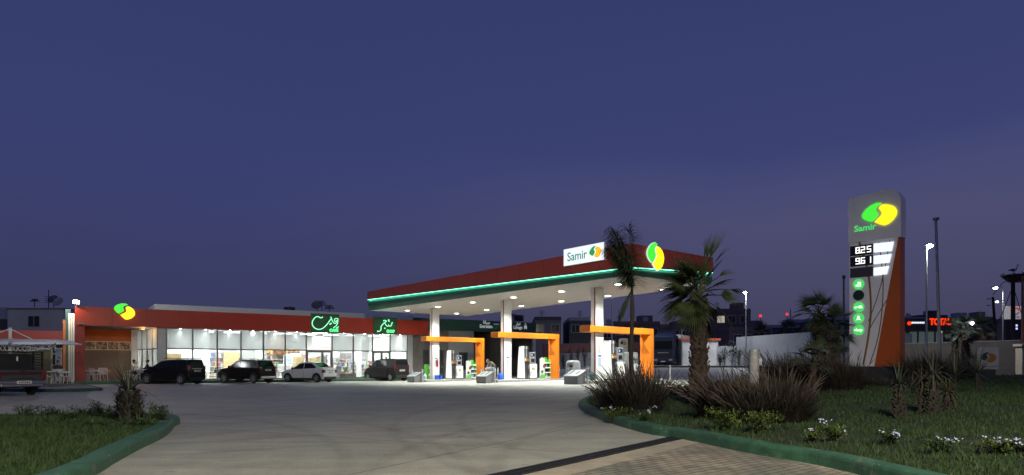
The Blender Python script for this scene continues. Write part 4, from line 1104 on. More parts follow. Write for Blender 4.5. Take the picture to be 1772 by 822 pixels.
def bin_(p, lb, h=1.05, r=.34, m=None):
    t_ = thing('litter_bin', lb, 'litter bin', p, CA, 'grey litter bins by the pumps')
    b = MB(); b.lathe([(r * .94, 0), (r, .05), (r, h - .18), (r * .92, h - .07), (r * .7, h), (.001, h + .01)], 20); b.build('body', m or M['greybox'], t_, smooth=40)
    b = MB()
    for a in (-.35, 0, .35):
        an = R(-140) + a
    b.M = Matrix.Rotation(R(-60), 4, 'Z'); b.box(-.1, .1, -r - .012, -r + .03, h - .36, h - .25); b.build('opening', M['black'], t_)
q = CP(CU[0][0] - .55, CU[0][1] + 1.15); bin_((q.x, q.y, G(q.x, q.y)), 'tall grey litter bin behind the column by the thin palm', 1.25, .40, mat('pale_grey_bin', (.30, .32, .34), .4, .2, vary=.1))
q = CP(CU[1][0] + .6, CU[1][1] + 2.2); bin_((q.x, q.y, G(q.x, q.y)), 'grey litter bin behind the middle grey box', 1.0, .34)
q = CP(CU[1][0] + 4.9, CU[1][1] + .75); bin_((q.x, q.y, G(q.x, q.y)), 'grey litter bin behind the middle orange leg', 1.0, .32)

def bucket(p, lb, m, grp=None):
    t_ = thing('bucket', lb, 'bucket', p, 0, grp)
    b = MB(); b.lathe([(.12, 0), (.155, .3), (.165, .3), (.165, .32), (.14, .32), (.115, .02)], 14); b.build('body', m, t_, smooth=40)
    b = MB(); b.tube([(.16 * math.cos(a), 0, .31 + .13 * math.sin(a)) for a in [math.pi * k / 8 for k in range(9)]], .006, 5); b.build('handle', M['steel'], t_)
v, u = CU[2]
q = CP(v + .1, u - .36, ISZ[2]); bucket(q, 'blue bucket at the foot of the column nearest the shop', M['blue'])
q = CP(v + .45, u - .34, ISZ[2]); bucket(q, 'second blue bucket, right of the other under the extinguisher', M['blue'])
q = CP(v - .75, u - .1, ISZ[2]); t_ = thing('water_bottle', 'pale plastic water container on the island end nearest the shop', 'water bottle', q)
b = MB(); b.lathe([(.11, 0), (.12, .03), (.12, .3), (.05, .38), (.05, .42), (.001, .42)], 12); b.build('body', mat('pale_plastic', (.4, .5, .6), .3, vary=.1), t_, smooth=40)
b = MB(); b.lathe([(.055, .42), (.055, .46), (.001, .46)], 10); b.build('cap', M['plasticw'], t_)
v, u = CU[2]
q = CP(v + .22, u - .26, ISZ[2] + .95); fe = thing('fire_extinguisher', 'red fire extinguisher hung on the column nearest the shop', 'fire extinguisher', q, CA)
b = MB(); b.lathe([(.07, 0), (.08, .02), (.08, .42), (.05, .48), (.02, .5), (.001, .5)], 12); b.build('cylinder', M['extred'], fe, smooth=40)
b = MB(); b.box(-.03, .05, -.02, .02, .5, .56); b.build('valve', M['black'], fe)
b = MB(); b.tube([(.03, 0, .53), (-.1, 0, .5), (-.12, 0, .2)], .012, 6); b.build('hose', M['black'], fe)
# watering can at the middle column
v, u = CU[1]
q = CP(v - .35, u - .05, ISZ[1]); wc = thing('watering_can', 'blue watering can at the foot of the middle column', 'watering can', q, CA)
b = MB(); b.lathe([(.19, 0), (.2, .03), (.19, .3), (.14, .36), (.13, .36), (.13, .3)], 14); b.build('body', M['blue'], wc, smooth=40)
b = MB(); b.tube([(.17, -.05, .1), (.32, -.08, .3), (.38, -.1, .38)], [.04, .025, .035], 8); b.build('spout', M['blue'], wc)
b = MB(); b.tube([(-.18, 0, .08), (-.28, 0, .25), (-.12, 0, .42), (.1, 0, .38)], .018, 6); b.build('handle', M['blue'], wc)
v, u = CU[0]
q = CP(v - .35, u - .1, ISZ[0]); bucket(q, 'teal bucket at the foot of the column by the thin palm', mat('teal_plastic', (.02, .25, .25), .4, vary=.1))
# grey air and water unit on the nearest island
q = CP(CU[0][0] + 2.55, CU[0][1], ISZ[0]); au = thing('air_unit', 'grey air and water terminal between pump and orange leg', 'air unit', q, CA)
b = MB(); b.hexa([(0, -.28, 0), (.8, -.28, 0), (.8, .28, 0), (0, .28, 0)], [(.08, -.22, 1.55), (.72, -.22, 1.55), (.72, .22, 1.55), (.08, .22, 1.55)]); b.build('body', M['greybox'], au, bevel=.03)
b = MB(); b.box(.15, .65, -.285, -.26, 1.2, 1.45); b.build('display', M['lidbox'], au)
b = MB(); b.tube([(.75, -.25, 1.4), (.95, -.27, .9), (.85, -.3, .3), (.7, -.3, .5)], .02, 6); b.build('hose', M['black'], au)
b = MB(); b.box(.2, .6, -.30, -.281, .5, .9); b.build('white_label', M['whiteg'], au)
# green cabinet beyond the island nearest the shop
q = CP(CU[2][0] + 1.0, CU[2][1] + 2.2); gb = thing('recycling_cabinet', 'small bright green cabinet behind the column nearest the shop', 'cabinet', (q.x, q.y, G(q.x, q.y)), CA)
b = MB(); b.box(-.3, .3, -.2, .2, .1, 1.3); b.build('body', M['greenp'], gb, bevel=.02)
b = MB(); b.box(-.1, .1, -.215, -.2, .95, 1.15); b.box(-.1, .1, -.215, -.2, .4, .6); b.build('white_mark', M['whiteg'], gb)
b = MB(); b.box(-.25, .25, -.15, .15, 0, .1); b.build('base', M['black'], gb)
# ------------------------------------------------------------------ vehicles
def wheel(parent, x, y, r, w, side):
    b = MB(); b.M = Matrix.Translation((x, y, r)) @ Matrix.Rotation(R(90), 4, 'X')
    prof = [(r * .62, -w / 2), (r * .93, -w / 2), (r, -w / 2 + .03), (r, w / 2 - .03), (r * .93, w / 2), (r * .62, w / 2)]
    b.lathe(prof, 24); ty = b.build('wheel', M['rubber'], parent, smooth=40)
    b = MB(); yo = side * (w / 2 + .004)
    b.M = Matrix.Translation((x, y + yo, r)) @ Matrix.Rotation(R(90), 4, 'X')
    for k in range(5):
        a = 2 * math.pi * k / 5
        for da in (-.2, .2):
            c, s_ = math.cos(a + da * .6), math.sin(a + da * .6); n_ = Vector((-s_, c, 0)) * .024
            p0 = Vector((c, s_, 0)) * r * .12; p1 = Vector((math.cos(a + da), math.sin(a + da), 0)) * r * .64
            b.hexa([p0 - n_ + Vector((0, 0, -.012)), p0 + n_ + Vector((0, 0, -.012)), p1 + n_ + Vector((0, 0, -.012)), p1 - n_ + Vector((0, 0, -.012))],
                   [p0 - n_ + Vector((0, 0, .012)), p0 + n_ + Vector((0, 0, .012)), p1 + n_ + Vector((0, 0, .012)), p1 - n_ + Vector((0, 0, .012))])
    b.lathe([(r * .18, -.016), (r * .18, .016), (.001, .016)], 12)
    b.lathe([(r * .60, -.014), (r * .66, -.014), (r * .66, .014), (r * .60, .014)], 24, cap=False)
    b.build('rim', M['rim'], ty)
    b = MB(); b.M = Matrix.Translation((x, y + side * (w / 2 - .03), r)) @ Matrix.Rotation(R(90), 4, 'X'); b.lathe([(r * .63, -.01), (r * .63, .01), (.001, .01)], 20); b.build('brake_disc', M['black'], ty)

def shorten(sp):        # the photographed cars read a little stubbier than the first outlines
    wr, wf = sp['wr'], sp['wf']
    fx = lambda x: wf + (x - wf) * .76 if x > wf else wr + (x - wr) * .76 if x < wr else x
    d = dict(sp); d['W'] = sp['W'] * .9
    for k in ('front', 'upper', 'rear'): d[k] = [(fx(p[0]), p[1]) for p in sp[k]]
    d['windows'] = [[(fx(p[0]), p[1]) for p in w] for w in sp['windows']]
    for k in ('tail', 'head', 'plate'): d[k] = (fx(sp[k][0]),) + tuple(sp[k][1:])
    if 'rails' in sp: d['rails'] = tuple(fx(x) for x in sp['rails'])
    return d
def car(name, label, cat, loc, hd, sp, paint):
    if name != 'pickup_truck': sp = shorten(sp)
    ca = thing(name, label, cat, (*loc, sp.get('z', 0)), math.atan2(hd[1], hd[0]))
    W = sp['W'] / 2; up = sp['upper']; wr, wf, rr, ra, zb = sp['wr'], sp['wf'], sp['r'], sp['ra'], sp['zb']
    xmax = max(p[0] for p in sp['front']); xmin = min(p[0] for p in sp['rear'])
    def taper(x):
        f = 0
        if x > xmax - .75: f = (x - (xmax - .75)) / .75
        if x < xmin + .5: f = max(f, .6 * ((xmin + .5) - x) / .5)
        return 1 - .13 * f * f
    def hwl(x, z): return W * taper(x) * (1 - .05 * ((z - .65) / .5) ** 2)
    zbel = up[0][1]; zro = max(p[1] for p in up); xs0, xs1 = up[-1][0], up[0][0]
    def hwu(x, z): return (W - .03) * (1 - .05 * max(0, (x - .8))) - (W * .19) * max(0, (z - zbel)) / (zro - zbel)
    # lower outline, clockwise from front-bottom up over the bonnet to the rear and back along the sill
    arc = lambda cx_: [(cx_ + ra * math.cos(a), rr + ra * math.sin(a)) for a in [math.pi * k / 12 for k in range(13)] if rr + ra * math.sin(a) > zb]
    low = sp['front'] + [(up[0][0], up[0][1], 'belt')] + ([(x, z, 'b') for x, z in sp.get('beltmid', [])]) + [(up[-1][0], up[-1][1])] + sp['rear'] + [(p[0], p[1]) for p in arc(wr)[::-1]] + [(p[0], p[1]) for p in arc(wf)[::-1]]
    n = len(low)
    bm = MB()
    L_ = [(p[0], hwl(p[0], p[1]), p[1]) for p in low]; R_ = [(p[0], -hwl(p[0], p[1]), p[1]) for p in low]
    fs = [list(range(n)), list(range(2 * n - 1, n - 1, -1))]
    for i in range(n):
        if len(low[i]) > 2 : continue
        j = (i + 1) % n
        fs.append((i, n + i, n + j, j))
    bm.faces(L_ + R_, fs)
    m = len(up)
    U1 = [(p[0], hwu(*p), p[1]) for p in up]; U2 = [(p[0], -hwu(*p), p[1]) for p in up]
    fs = [list(range(m)), list(range(2 * m - 1, m - 1, -1))] + [(i, m + i, m + i + 1, i + 1) for i in range(m - 1)]
    bm.faces(U1 + U2, fs)
    body = bm.build('body', paint, ca, bevel=.045, seg=3, ang=25, smooth=50)
    # underbody
    b = MB(); b.box(xmin + .25, xmax - .25, -W + .16, W - .16, zb - .03, zb + .25); b.build('underbody', M['black'], ca)
    for x in (wr, wf):
        for s_ in (-1, 1):
            wheel(ca, x, s_ * (W - .115), rr, .2, s_)
            b = MB()
            pts = [(x + (ra + .0) * math.cos(a), rr + (ra + .0) * math.sin(a)) for a in [math.pi * k / 14 for k in range(15)]]
            y0, y1 = sorted((s_ * (W - .35), s_ * (W - .03)))
            b.prism(pts[::-1], y0 * .999, y1 * .985); b.build('wheel_arch', M['black'], ca)
    # glazing
    for poly in sp['windows']:
        for s_ in (-1, 1):
            b = MB(); pts = [(x, s_ * (hwu(x, z) + .012), z) for x, z in poly]
            b.face(pts if s_ < 0 else pts[::-1])
            inner = [(x, s_ * (hwu(x, z) + .002), z) for x, z in poly]
            k = len(poly)
            b.faces(pts + inner, [(i, (i + 1) % k, k + (i + 1) % k, k + i) for i in range(k)])
            b.build('side_window', M['carglass'], ca)
    def strip_glass(i, a0, a1, nm, ins=.09):
        p, q = up[i], up[i + 1]
        A = lambda t: (p[0] + (q[0] - p[0]) * t, p[1] + (q[1] - p[1]) * t)
        d = Vector((q[0] - p[0], 0, q[1] - p[1])).normalized(); nn = Vector((-d.z, 0, d.x))
        if nn.z < 0 and abs(nn.z) > .02: nn = -nn
        if abs(nn.z) <= .25: nn = Vector((1, 0, 0)) * (1 if p[0] > 0 else -1)
        pts = []
        for t in (a0, a1):
            x, z = A(t); h = hwu(x, z) - ins; pts.append(((x, -h, z), (x, h, z)))
        b = MB(); o = nn * .014
        q4 = [Vector(pts[0][0]) + o, Vector(pts[0][1]) + o, Vector(pts[1][1]) + o, Vector(pts[1][0]) + o]
        i4 = [v - nn * .012 for v in q4]
        b.hexa(i4, q4); return b.build(nm, M['carglass'], ca)
    strip_glass(sp.get('wsi', 0), .06, .94, 'windscreen')
    strip_glass(m - 2, sp.get('rg', (.12, .9))[0], sp.get('rg', (.12, .9))[1], 'rear_window')
    # lights, plate, handles, mirrors
    for s_ in (-1, 1):
        x, z0, z1, w_ = sp['tail']
        y = hwl(x + .06, (z0 + z1) / 2)
        b = MB(); b.box(x - .02, x + .16, *sorted((s_ * (y - w_), s_ * (y + .014))), z0, z1); b.build('tail_light', M['taillight'], ca, bevel=.02)
        fx, fz = sp['head']
        y = hwl(fx, fz); b = MB(); b.box(fx - .22, fx + .05, *sorted((s_ * (y - .3), s_ * (y + .012))), fz - .08, fz + .08); b.build('headlight', mat('headlight_glass', (.3, .3, .32), .1, vary=0) if 'hl' not in globals() else globals()['hl'], ca, bevel=.02)
        mx_ = up[0][0] - .35
        b = MB(); b.box(mx_ - .08, mx_ + .06, *sorted((s_ * (W + .02), s_ * (W + .2))), zbel + .02, zbel + .17); b.build('wing_mirror', sp.get('mirror', paint), ca, bevel=.03)
        for hx in sp['handles']:
            b = MB(); b.box(hx - .09, hx + .09, *sorted((s_ * (W - .02), s_ * (W + .02))), zbel - .16, zbel - .12); b.build('door_handle', sp.get('hand', paint), ca)
        for hx in sp['gaps']:
            b = MB(); b.box(hx - .006, hx + .006, *sorted((s_ * (hwl(hx, .6) - .02), s_ * (hwl(hx, .65) + .002))), zb + .12, zbel - .03); b.build('door_gap', M['black'], ca)
        if sp.get('rails'):
            xa, xb = sp['rails']; b = MB(); yy = hwu(0, zro) - .07
            b.tube([(xa, s_ * yy, zro - .02), (xa + .1, s_ * yy, zro + .055), (xb - .1, s_ * yy, zro + .055), (xb, s_ * yy, zro - .02)], .022, 6); b.build('roof_rail', M['black'], ca)
    px_, pz = sp['plate']
    b = MB(); b.box(px_ - .02, px_ + .01, -.26, .26, pz - .06, pz + .06); pl_ = b.build('number_plate', M['plate'], ca)
    b = MB()
    for k in range(6): b.box(px_ - .024, px_ - .019, -.2 + k * .07, -.2 + k * .07 + .04, pz - .03, pz + .03)
    b.build('plate_characters', M['black'], pl_)
    x_ = xmin
    b = MB(); b.box(x_ - .03, x_ + .1, -W + .14, W - .14, zb + .02, zb + .2); b.build('bumper_insert', sp.get('bump', M['black']), ca, bevel=.03)
    b = MB(); b.box(x_ + .0, x_ + .12, -W * .5, W * .5, pz + .13, pz + .16); b.build('tailgate_trim', sp.get('trim', M['black']), ca)
    return ca
hl = mat('headlight_glass', (.3, .3, .32), .1, vary=0)
mpv = dict(W=1.75, zb=.24, r=.32, ra=.40, wr=-1.36, wf=1.44,
    front=[(1.95, .24), (2.2, .30), (2.25, .55), (2.16, .78), (1.9, .92)], upper=[(1.30, 1.0), (.35, 1.54), (-.3, 1.63), (-1.4, 1.65), (-2.02, 1.60), (-2.2, 1.0)],
    rear=[(-2.24, .62), (-2.26, .45), (-2.2, .26), (-1.95, .24)], tail=(-2.2, .92, 1.22, .16), head=(2.08, .78), handles=[.05, -.95], gaps=[.95, -.12, -1.1],
    windows=[[(1.05, 1.04), (.32, 1.46), (-.02, 1.49), (-.02, 1.04)], [(-.08, 1.04), (-.08, 1.5), (-1.0, 1.54), (-1.0, 1.04)], [(-1.08, 1.04), (-1.08, 1.54), (-1.85, 1.5), (-1.98, 1.08)]],
    plate=(-2.26, .88), rails=(.1, -1.85), trim=M['steel'], rg=(.1, .85))
suv = dict(W=1.80, zb=.30, r=.345, ra=.43, wr=-1.33, wf=1.34,
    front=[(1.85, .30), (2.1, .36), (2.16, .62), (2.1, .86), (1.85, .98)], upper=[(1.02, 1.06), (.28, 1.56), (-.4, 1.63), (-1.2, 1.63), (-1.75, 1.58), (-2.06, 1.06)],
    rear=[(-2.12, .72), (-2.15, .5), (-2.05, .33), (-1.85, .30)], tail=(-2.1, .95, 1.15, .2), head=(1.98, .84), handles=[-.1, -1.0], gaps=[.82, -.22, -1.05],
    windows=[[(.82, 1.1), (.24, 1.48), (-.14, 1.51), (-.14, 1.1)], [(-.2, 1.1), (-.2, 1.52), (-1.0, 1.53), (-1.12, 1.1)], [(-1.2, 1.14), (-1.08, 1.52), (-1.55, 1.48), (-1.6, 1.22)]],
    plate=(-2.14, .92), rails=(.1, -1.6), bump=M['steel'], rg=(.12, .8))
sedan = dict(W=1.73, zb=.22, r=.31, ra=.39, wr=-1.32, wf=1.31,
    front=[(1.85, .22), (2.12, .28), (2.17, .5), (2.1, .7), (1.8, .86)], upper=[(1.08, .93), (.30, 1.42), (-.25, 1.49), (-.9, 1.47), (-1.72, 1.06)],
    rear=[(-2.12, 1.02), (-2.19, .95), (-2.17, .6), (-2.17, .4), (-2.1, .26), (-1.9, .22)], tail=(-2.17, .70, .92, .22), head=(2.04, .68), handles=[-.12, -.98], gaps=[.85, -.15, -1.05],
    windows=[[(.84, .98), (.24, 1.36), (-.14, 1.40), (-.14, .98)], [(-.2, .98), (-.2, 1.405), (-.82, 1.39), (-1.25, 1.12), (-1.2, .98)]],
    plate=(-2.18, .72), rg=(.1, .9), mirror=M['black'])
van = dict(W=1.76, zb=.24, r=.31, ra=.39, wr=-1.35, wf=1.33,
    front=[(1.8, .24), (2.05, .30), (2.1, .58), (2.0, .82), (1.72, .98)], upper=[(1.22, 1.06), (.5, 1.66), (-.3, 1.78), (-1.5, 1.78), (-1.98, 1.72), (-2.08, 1.04)],
    rear=[(-2.1, .6), (-2.12, .42), (-2.05, .27), (-1.9, .24)], tail=(-2.06, .86, 1.28, .12), head=(1.94, .80), handles=[.2, -.95], gaps=[.95, .1, -.95],
    windows=[[(1.0, 1.1), (.46, 1.55), (.14, 1.58), (.14, 1.1)], [(.06, 1.1), (.06, 1.6), (-.85, 1.63), (-.85, 1.1)]],
    plate=(-2.11, .84), rg=(.12, .62))
def at(px, Y): return ((px - CX) / F * Y, Y)
car('parked_minivan', 'black minivan with roof rails parked beside the terrace', 'minivan', at(299, 44.2), (-.95, .31), mpv, M['blackpaint'])
car('parked_suv', 'black compact SUV with roof rails and silver rear bumper, right of the minivan', 'SUV', at(427, 46.8), (-.92, .39), suv, M['blackpaint'])
car('parked_sedan', 'white four door saloon car parked before the shop', 'car', at(534, 49.2), (-.92, .39), sedan, M['whitepaint'])
car('parked_van', 'dark tall small passenger van nearest the canopy', 'van', at(668, 53.6), (-.78, .62), van, M['darkpaint'])
# pickup with a slatted canopy
pk = dict(W=1.80, zb=.36, r=.36, ra=.45, wr=-1.5, wf=1.6,
    front=[(2.1, .36), (2.5, .42), (2.55, .7), (2.45, .95), (2.1, 1.05)], upper=[(1.35, 1.1), (.75, 1.68), (.1, 1.76), (-.6, 1.76), (-.75, 1.72), (-.85, 1.1)],
    rear=[(-2.45, 1.08), (-2.55, 1.04), (-2.57, .6), (-2.5, .5), (-2.35, .42)], tail=(-2.59, .66, 1.0, .13), head=(2.36, .9), handles=[.4, -.45], gaps=[1.1, .25, -.75],
    windows=[[(1.1, 1.14), (.7, 1.58), (.35, 1.62), (.35, 1.14)], [(.28, 1.14), (.28, 1.63), (-.6, 1.63), (-.68, 1.14)]],
    plate=(-2.74, .56), rg=(.1, .9), bump=M['steel'])
pu = car('pickup_truck', 'grey pickup truck with a dark slatted cage over its load bed', 'pickup', (-22.1, 28.3), (-.86, .51), pk, M['pickuppaint'])
b = MB()
for k in range(6):
    z = 1.12 + k * .11; b.box(-2.45, -2.40, -.78, .78, z, z + .045)
    for s_ in (-1, 1): b.box(-2.45, -.95, *sorted((s_ * .78, s_ * .82)), z, z + .045)
for x in (-2.45, -1.7, -.95):
    for s_ in (-1, 1): b.box(x, x + .05, *sorted((s_ * .76, s_ * .82)), 1.08, 1.80)
b.box(-2.47, -.95, -.83, .83, 1.78, 1.82)
b.build('bed_cage', M['black'], pu)
b = MB(); b.box(-2.0, -1.0, -.6, .6, 1.0, 1.72); b.build('bed_cover', M['clothd'], pu)
b = MB(); b.box(-2.46, -2.455, .1, .16, 1.42, 1.6); b.build('white_tag', M['plasticw'], pu)
b = MB(); b.tube([(-2.62, -.85, .55), (-2.66, 0, .55), (-2.62, .85, .55)], .06, 8); b.build('rear_bumper', M['steel'], pu)
b = MB(); b.box(-2.60, -2.575, -.75, .75, .88, .97); b.build('tailgate_stripe', mat('maroon_stripe', (.06, .012, .014), .4, vary=.05), pu)
b = MB(); b.box(-2.60, -2.575, -.09, .09, .99, 1.04); b.build('tailgate_handle', M['black'], pu)

# lorry beyond the canopy
g = G(20.6, 84)
tx, ty = at(1157, 84)
lo_ = thing('lorry', 'dark blue cab over lorry with pale box trailer behind the orange portal', 'lorry', (tx, ty, g), math.atan2(-.86, -.50))
b = MB(); b.prism([(0, .9), (2.2, .9), (2.2, 3.6), (1.6, 3.75), (.1, 3.75), (0, 3.5)][::-1], -1.25, 1.25); b.prism([(.3, .35), (2.25, .35), (2.25, .92), (.3, .92)][::-1], -1.25, 1.25); cab = b.build('cab', M['truckblue'], lo_, bevel=.08, seg=3)
b = MB(); b.box(2.2, 2.22, -1.1, 1.1, 2.0, 3.0); b.build('windscreen', M['carglass'], cab)
b = MB(); b.box(2.2, 2.24, -.9, .9, .95, 1.75); b.build('grille', M['black'], cab)
b = MB(); b.box(2.24, 2.26, -.7, .7, 1.5, 1.62); b.build('badge_bar', M['steel'], cab)
b = MB(); b.prism([(.3, 3.75), (1.7, 3.75), (1.2, 4.2), (.3, 4.25)][::-1], -1.1, 1.1); b.build('roof_fairing', M['truckblue'], cab, bevel=.05)
for s_ in (-1, 1):
    b = MB(); b.box(2.24, 2.28, *sorted((s_ * .75, s_ * 1.15)), .55, .78); b.build('headlight', hl, cab)
    b = MB(); b.box(1.9, 2.1, *sorted((s_ * 1.28, s_ * 1.5)), 2.1, 2.9); b.build('wing_mirror', M['black'], cab)
    b = MB(); b.box(.9, 1.9, *sorted((s_ * 1.25, s_ * 1.262)), 2.05, 2.95); b.build('side_window', M['carglass'], cab)
b = MB(); b.box(2.26, 2.27, -.26, .26, .42, .54); b.build('number_plate', M['plate'], cab)
b = MB(); b.box(-9, -.7, -1.25, 1.25, 1.2, 3.9); b.build('trailer_box', M['render_w'], lo_, bevel=.03)
b = MB(); b.box(-9, 1.8, -.45, .45, .7, 1.1); b.build('chassis', M['black'], lo_)
for x in (1.2, -1.6, -6.6, -7.9):
    for s_ in (-1, 1): wheel(lo_, x, s_ * 1.08, .5, .3, s_)
# ------------------------------------------------------------------ plants
def ribbon(b, p, d, L, w, droop, n=4, side=None, taper=True, fold=0, wob=0, rnd=random):
    """a leaf blade: starts at p, heads along d, bends downward"""
    p = Vector(p); d = Vector(d).normalized()
    sd = d.cross(Vector((0, 0, 1)))
    if sd.length < .05: sd = Vector((1, 0, 0))
    sd.normalize()
    if side is not None: sd = Vector(side)
    P_ = []
    for i in range(n + 1):
        t = i / n
        ww = w * ((1 - t) ** .7 if taper else (1 if t < .99 else .1)) * (.55 + .45 * min(1, t * 4)) if i < n else w * .04
        P_ += [p - sd * ww, p + sd * ww]
        d = (d + Vector((0, 0, -droop / n)) + (Vector((rnd.uniform(-1, 1), rnd.uniform(-1, 1), 0)) * wob / n if wob else Vector((0, 0, 0)))).normalized()
        p = p + d * L / n
    b.faces(P_, [(2 * i, 2 * i + 1, 2 * i + 3, 2 * i + 2) for i in range(n)])

def fountain_grass(label, x, y, z, r, h, nb, ns, grp='clumps of purple fountain grass', seed=1, lean=(0, 0)):
    rnd = random.Random(seed)
    t_ = thing('fountain_grass', label, 'grass clump', (x, y, z), 0, grp)
    b = MB(); s = MB()
    for i in range(nb):
        a = rnd.uniform(0, 6.283); q = r * .72 * math.sqrt(rnd.random())
        p = (q * math.cos(a), q * math.sin(a), -.03)
        a2 = a + rnd.uniform(-.9, .9); out_ = rnd.uniform(.0, .62) * (.3 + 1.2 * q / r)
        hh = h * rnd.uniform(.45, .95) * (1 - .35 * (q / r) ** 2)
        ribbon(b, p, (math.cos(a2) * out_ + lean[0], math.sin(a2) * out_ + lean[1], 1), hh, rnd.uniform(.0035, .006) * (1 + y / 30), rnd.uniform(.2, 1.5), 4, wob=.7, rnd=rnd)
    for i in range(ns):
        a = rnd.uniform(0, 6.283); q = r * .72 * math.sqrt(rnd.random()); o = rnd.uniform(.05, .62) * (.35 + 1.1 * q / r)
        d = Vector((math.cos(a) * o + lean[0] * 1.2, math.sin(a) * o + lean[1] * 1.2, 1)).normalized()
        p = Vector((q * math.cos(a), q * math.sin(a), 0)); L = h * rnd.uniform(.6, 1.12) * (1 - .3 * (q / r) ** 2); pts = [p]
        for k in range(6):
            d = (d + Vector((lean[0] * .10 + rnd.uniform(-.09, .09), lean[1] * .1 + rnd.uniform(-.09, .09), -.03 - .034 * k))).normalized(); p = p + d * L / 6; pts.append(p)
        s.tube(pts[:4], .0035, 3, False)
        s.tube(pts[3:], [.003, .006 + y * .0002, .0055 + y * .0002, .002], 5, False)
        for k in range(14):                                  # bristles
            tt = rnd.random(); m_ = pts[4].lerp(pts[5], tt) if rnd.random() < .5 else pts[3].lerp(pts[4], tt) if rnd.random() < .5 else pts[5].lerp(pts[6], tt)
            ribbon(s, m_, (rnd.uniform(-1, 1), rnd.uniform(-1, 1), rnd.uniform(-.2, .8)), .024, .002, .2, 1)
    b.build('leaves', M['fgrass'], t_); s.build('seed_heads', M['seed'], t_)
    return t_

def leafy_shrub(label, x, y, z, r, h, n, m, grp=None, seed=1, leaf=.05, flowers=0, name='shrub', stems=9):
    rnd = random.Random(seed)
    t_ = thing(name, label, 'shrub', (x, y, z), 0, grp)
    b = MB(); st = MB()
    tips = []
    for i in range(stems):
        a = rnd.uniform(0, 6.283); o = rnd.uniform(.2, 1) * r
        tip = Vector((math.cos(a) * o, math.sin(a) * o, h * rnd.uniform(.5, 1.05)))
        mid = Vector((math.cos(a) * o * .35, math.sin(a) * o * .35, tip.z * .6)); tips.append((mid, tip))
        st.tube([(0, 0, -.05), mid, tip], [.012, .008, .003], 4, False)
    for i in range(n):
        mid, tip = rnd.choice(tips); t = rnd.random() ** .7
        c = (mid.lerp(tip, t) if rnd.random() < .8 else Vector((0, 0, 0)).lerp(mid, t)) + Vector((rnd.gauss(0, r * .13), rnd.gauss(0, r * .13), rnd.gauss(0, h * .08)))
        if c.z < .01: c.z = rnd.uniform(.01, .12)
        d = Vector((rnd.uniform(-1, 1), rnd.uniform(-1, 1), rnd.uniform(-.3, 1)))
        ribbon(b, c, d, leaf * rnd.uniform(.7, 1.5), leaf * .27, .5, 2)
    st.build('stems', M['stem'], t_); b.build('leaves', m, t_)
    if flowers:
        for i in range(flowers):
            f = MB()
            mid, tip = rnd.choice(tips); c0 = tip + Vector((rnd.gauss(0, r * .25), rnd.gauss(0, r * .25), rnd.uniform(-.02, .05)))
            for k in range(rnd.randrange(6, 12)):
                c = c0 + Vector((rnd.gauss(0, .028), rnd.gauss(0, .028), rnd.gauss(.01, .015)))
                up_ = Vector((rnd.uniform(-.6, .6), rnd.uniform(-1, .3), rnd.uniform(.3, 1))).normalized(); a_ = up_.cross(Vector((1, 0, 0))).normalized(); b_ = up_.cross(a_)
                pts = []
                for q in range(10):
                    rr_ = .017 if q % 2 == 0 else .007
                    pts.append(c + (a_ * math.cos(q * .628) + b_ * math.sin(q * .628)) * rr_)
                f.face(pts)
            f.build('flower_cluster', M['petal'], t_)
    return t_

def fan_leaf(b, p, d, pet, L, rnd, nseg=20, spread=2.3, wind=Vector((0, 0, 0)), bs=None, wid=1.0):
    """petiole plus a folded fan of pointed segments"""
    p = Vector(p); d = Vector(d).normalized()
    pts = [p]; dd = d.copy()
    for k in range(4):
        dd = (dd + Vector((0, 0, -.10)) + wind * .12).normalized(); p = p + dd * pet / 4; pts.append(p)
    (bs or b).tube(pts, [.022, .018, .015, .012, .01], 4, False)
    sd = dd.cross(Vector((0, 0, 1)))
    if sd.length < .1: sd = Vector((1, 0, 0))
    sd.normalize(); nm = sd.cross(dd).normalized()
    tw = rnd.uniform(-.7, .7); sd, nm = sd * math.cos(tw) + nm * math.sin(tw), nm * math.cos(tw) - sd * math.sin(tw)
    for i in range(nseg):
        a = (i / (nseg - 1) - .5) * spread
        fd = (dd * math.cos(a) + sd * math.sin(a) + nm * (.25 * abs(math.sin(a)) - .1)).normalized()
        l = L * (1 - .28 * abs(a) / (spread / 2)) * rnd.uniform(.85, 1.08)
        sdv = (sd * math.cos(a) - dd * math.sin(a)).normalized()
        q = p.copy(); P_ = []
        e_ = fd.copy(); n = 5
        for k in range(n + 1):
            t = k / n; w = wid * L * (.012 + .030 * math.sin(math.pi * min(1, t * 1.25 + .08)) ) * (1 if t < .95 else .15) * (2.3 * spread / nseg / .26 * .5)
            off_ = nm * (w * .5)
            P_ += [q - sdv * w + off_, q, q + sdv * w + off_]
            e_ = (e_ + Vector((0, 0, -.05 - .30 * t * t * rnd.uniform(.5, 1.4))) + wind * .14 * t).normalized(); q = q + e_ * l / n
        b.faces(P_, [f for k in range(n) for f in ((3 * k, 3 * k + 1, 3 * k + 4, 3 * k + 3), (3 * k + 1, 3 * k + 2, 3 * k + 5, 3 * k + 4))])

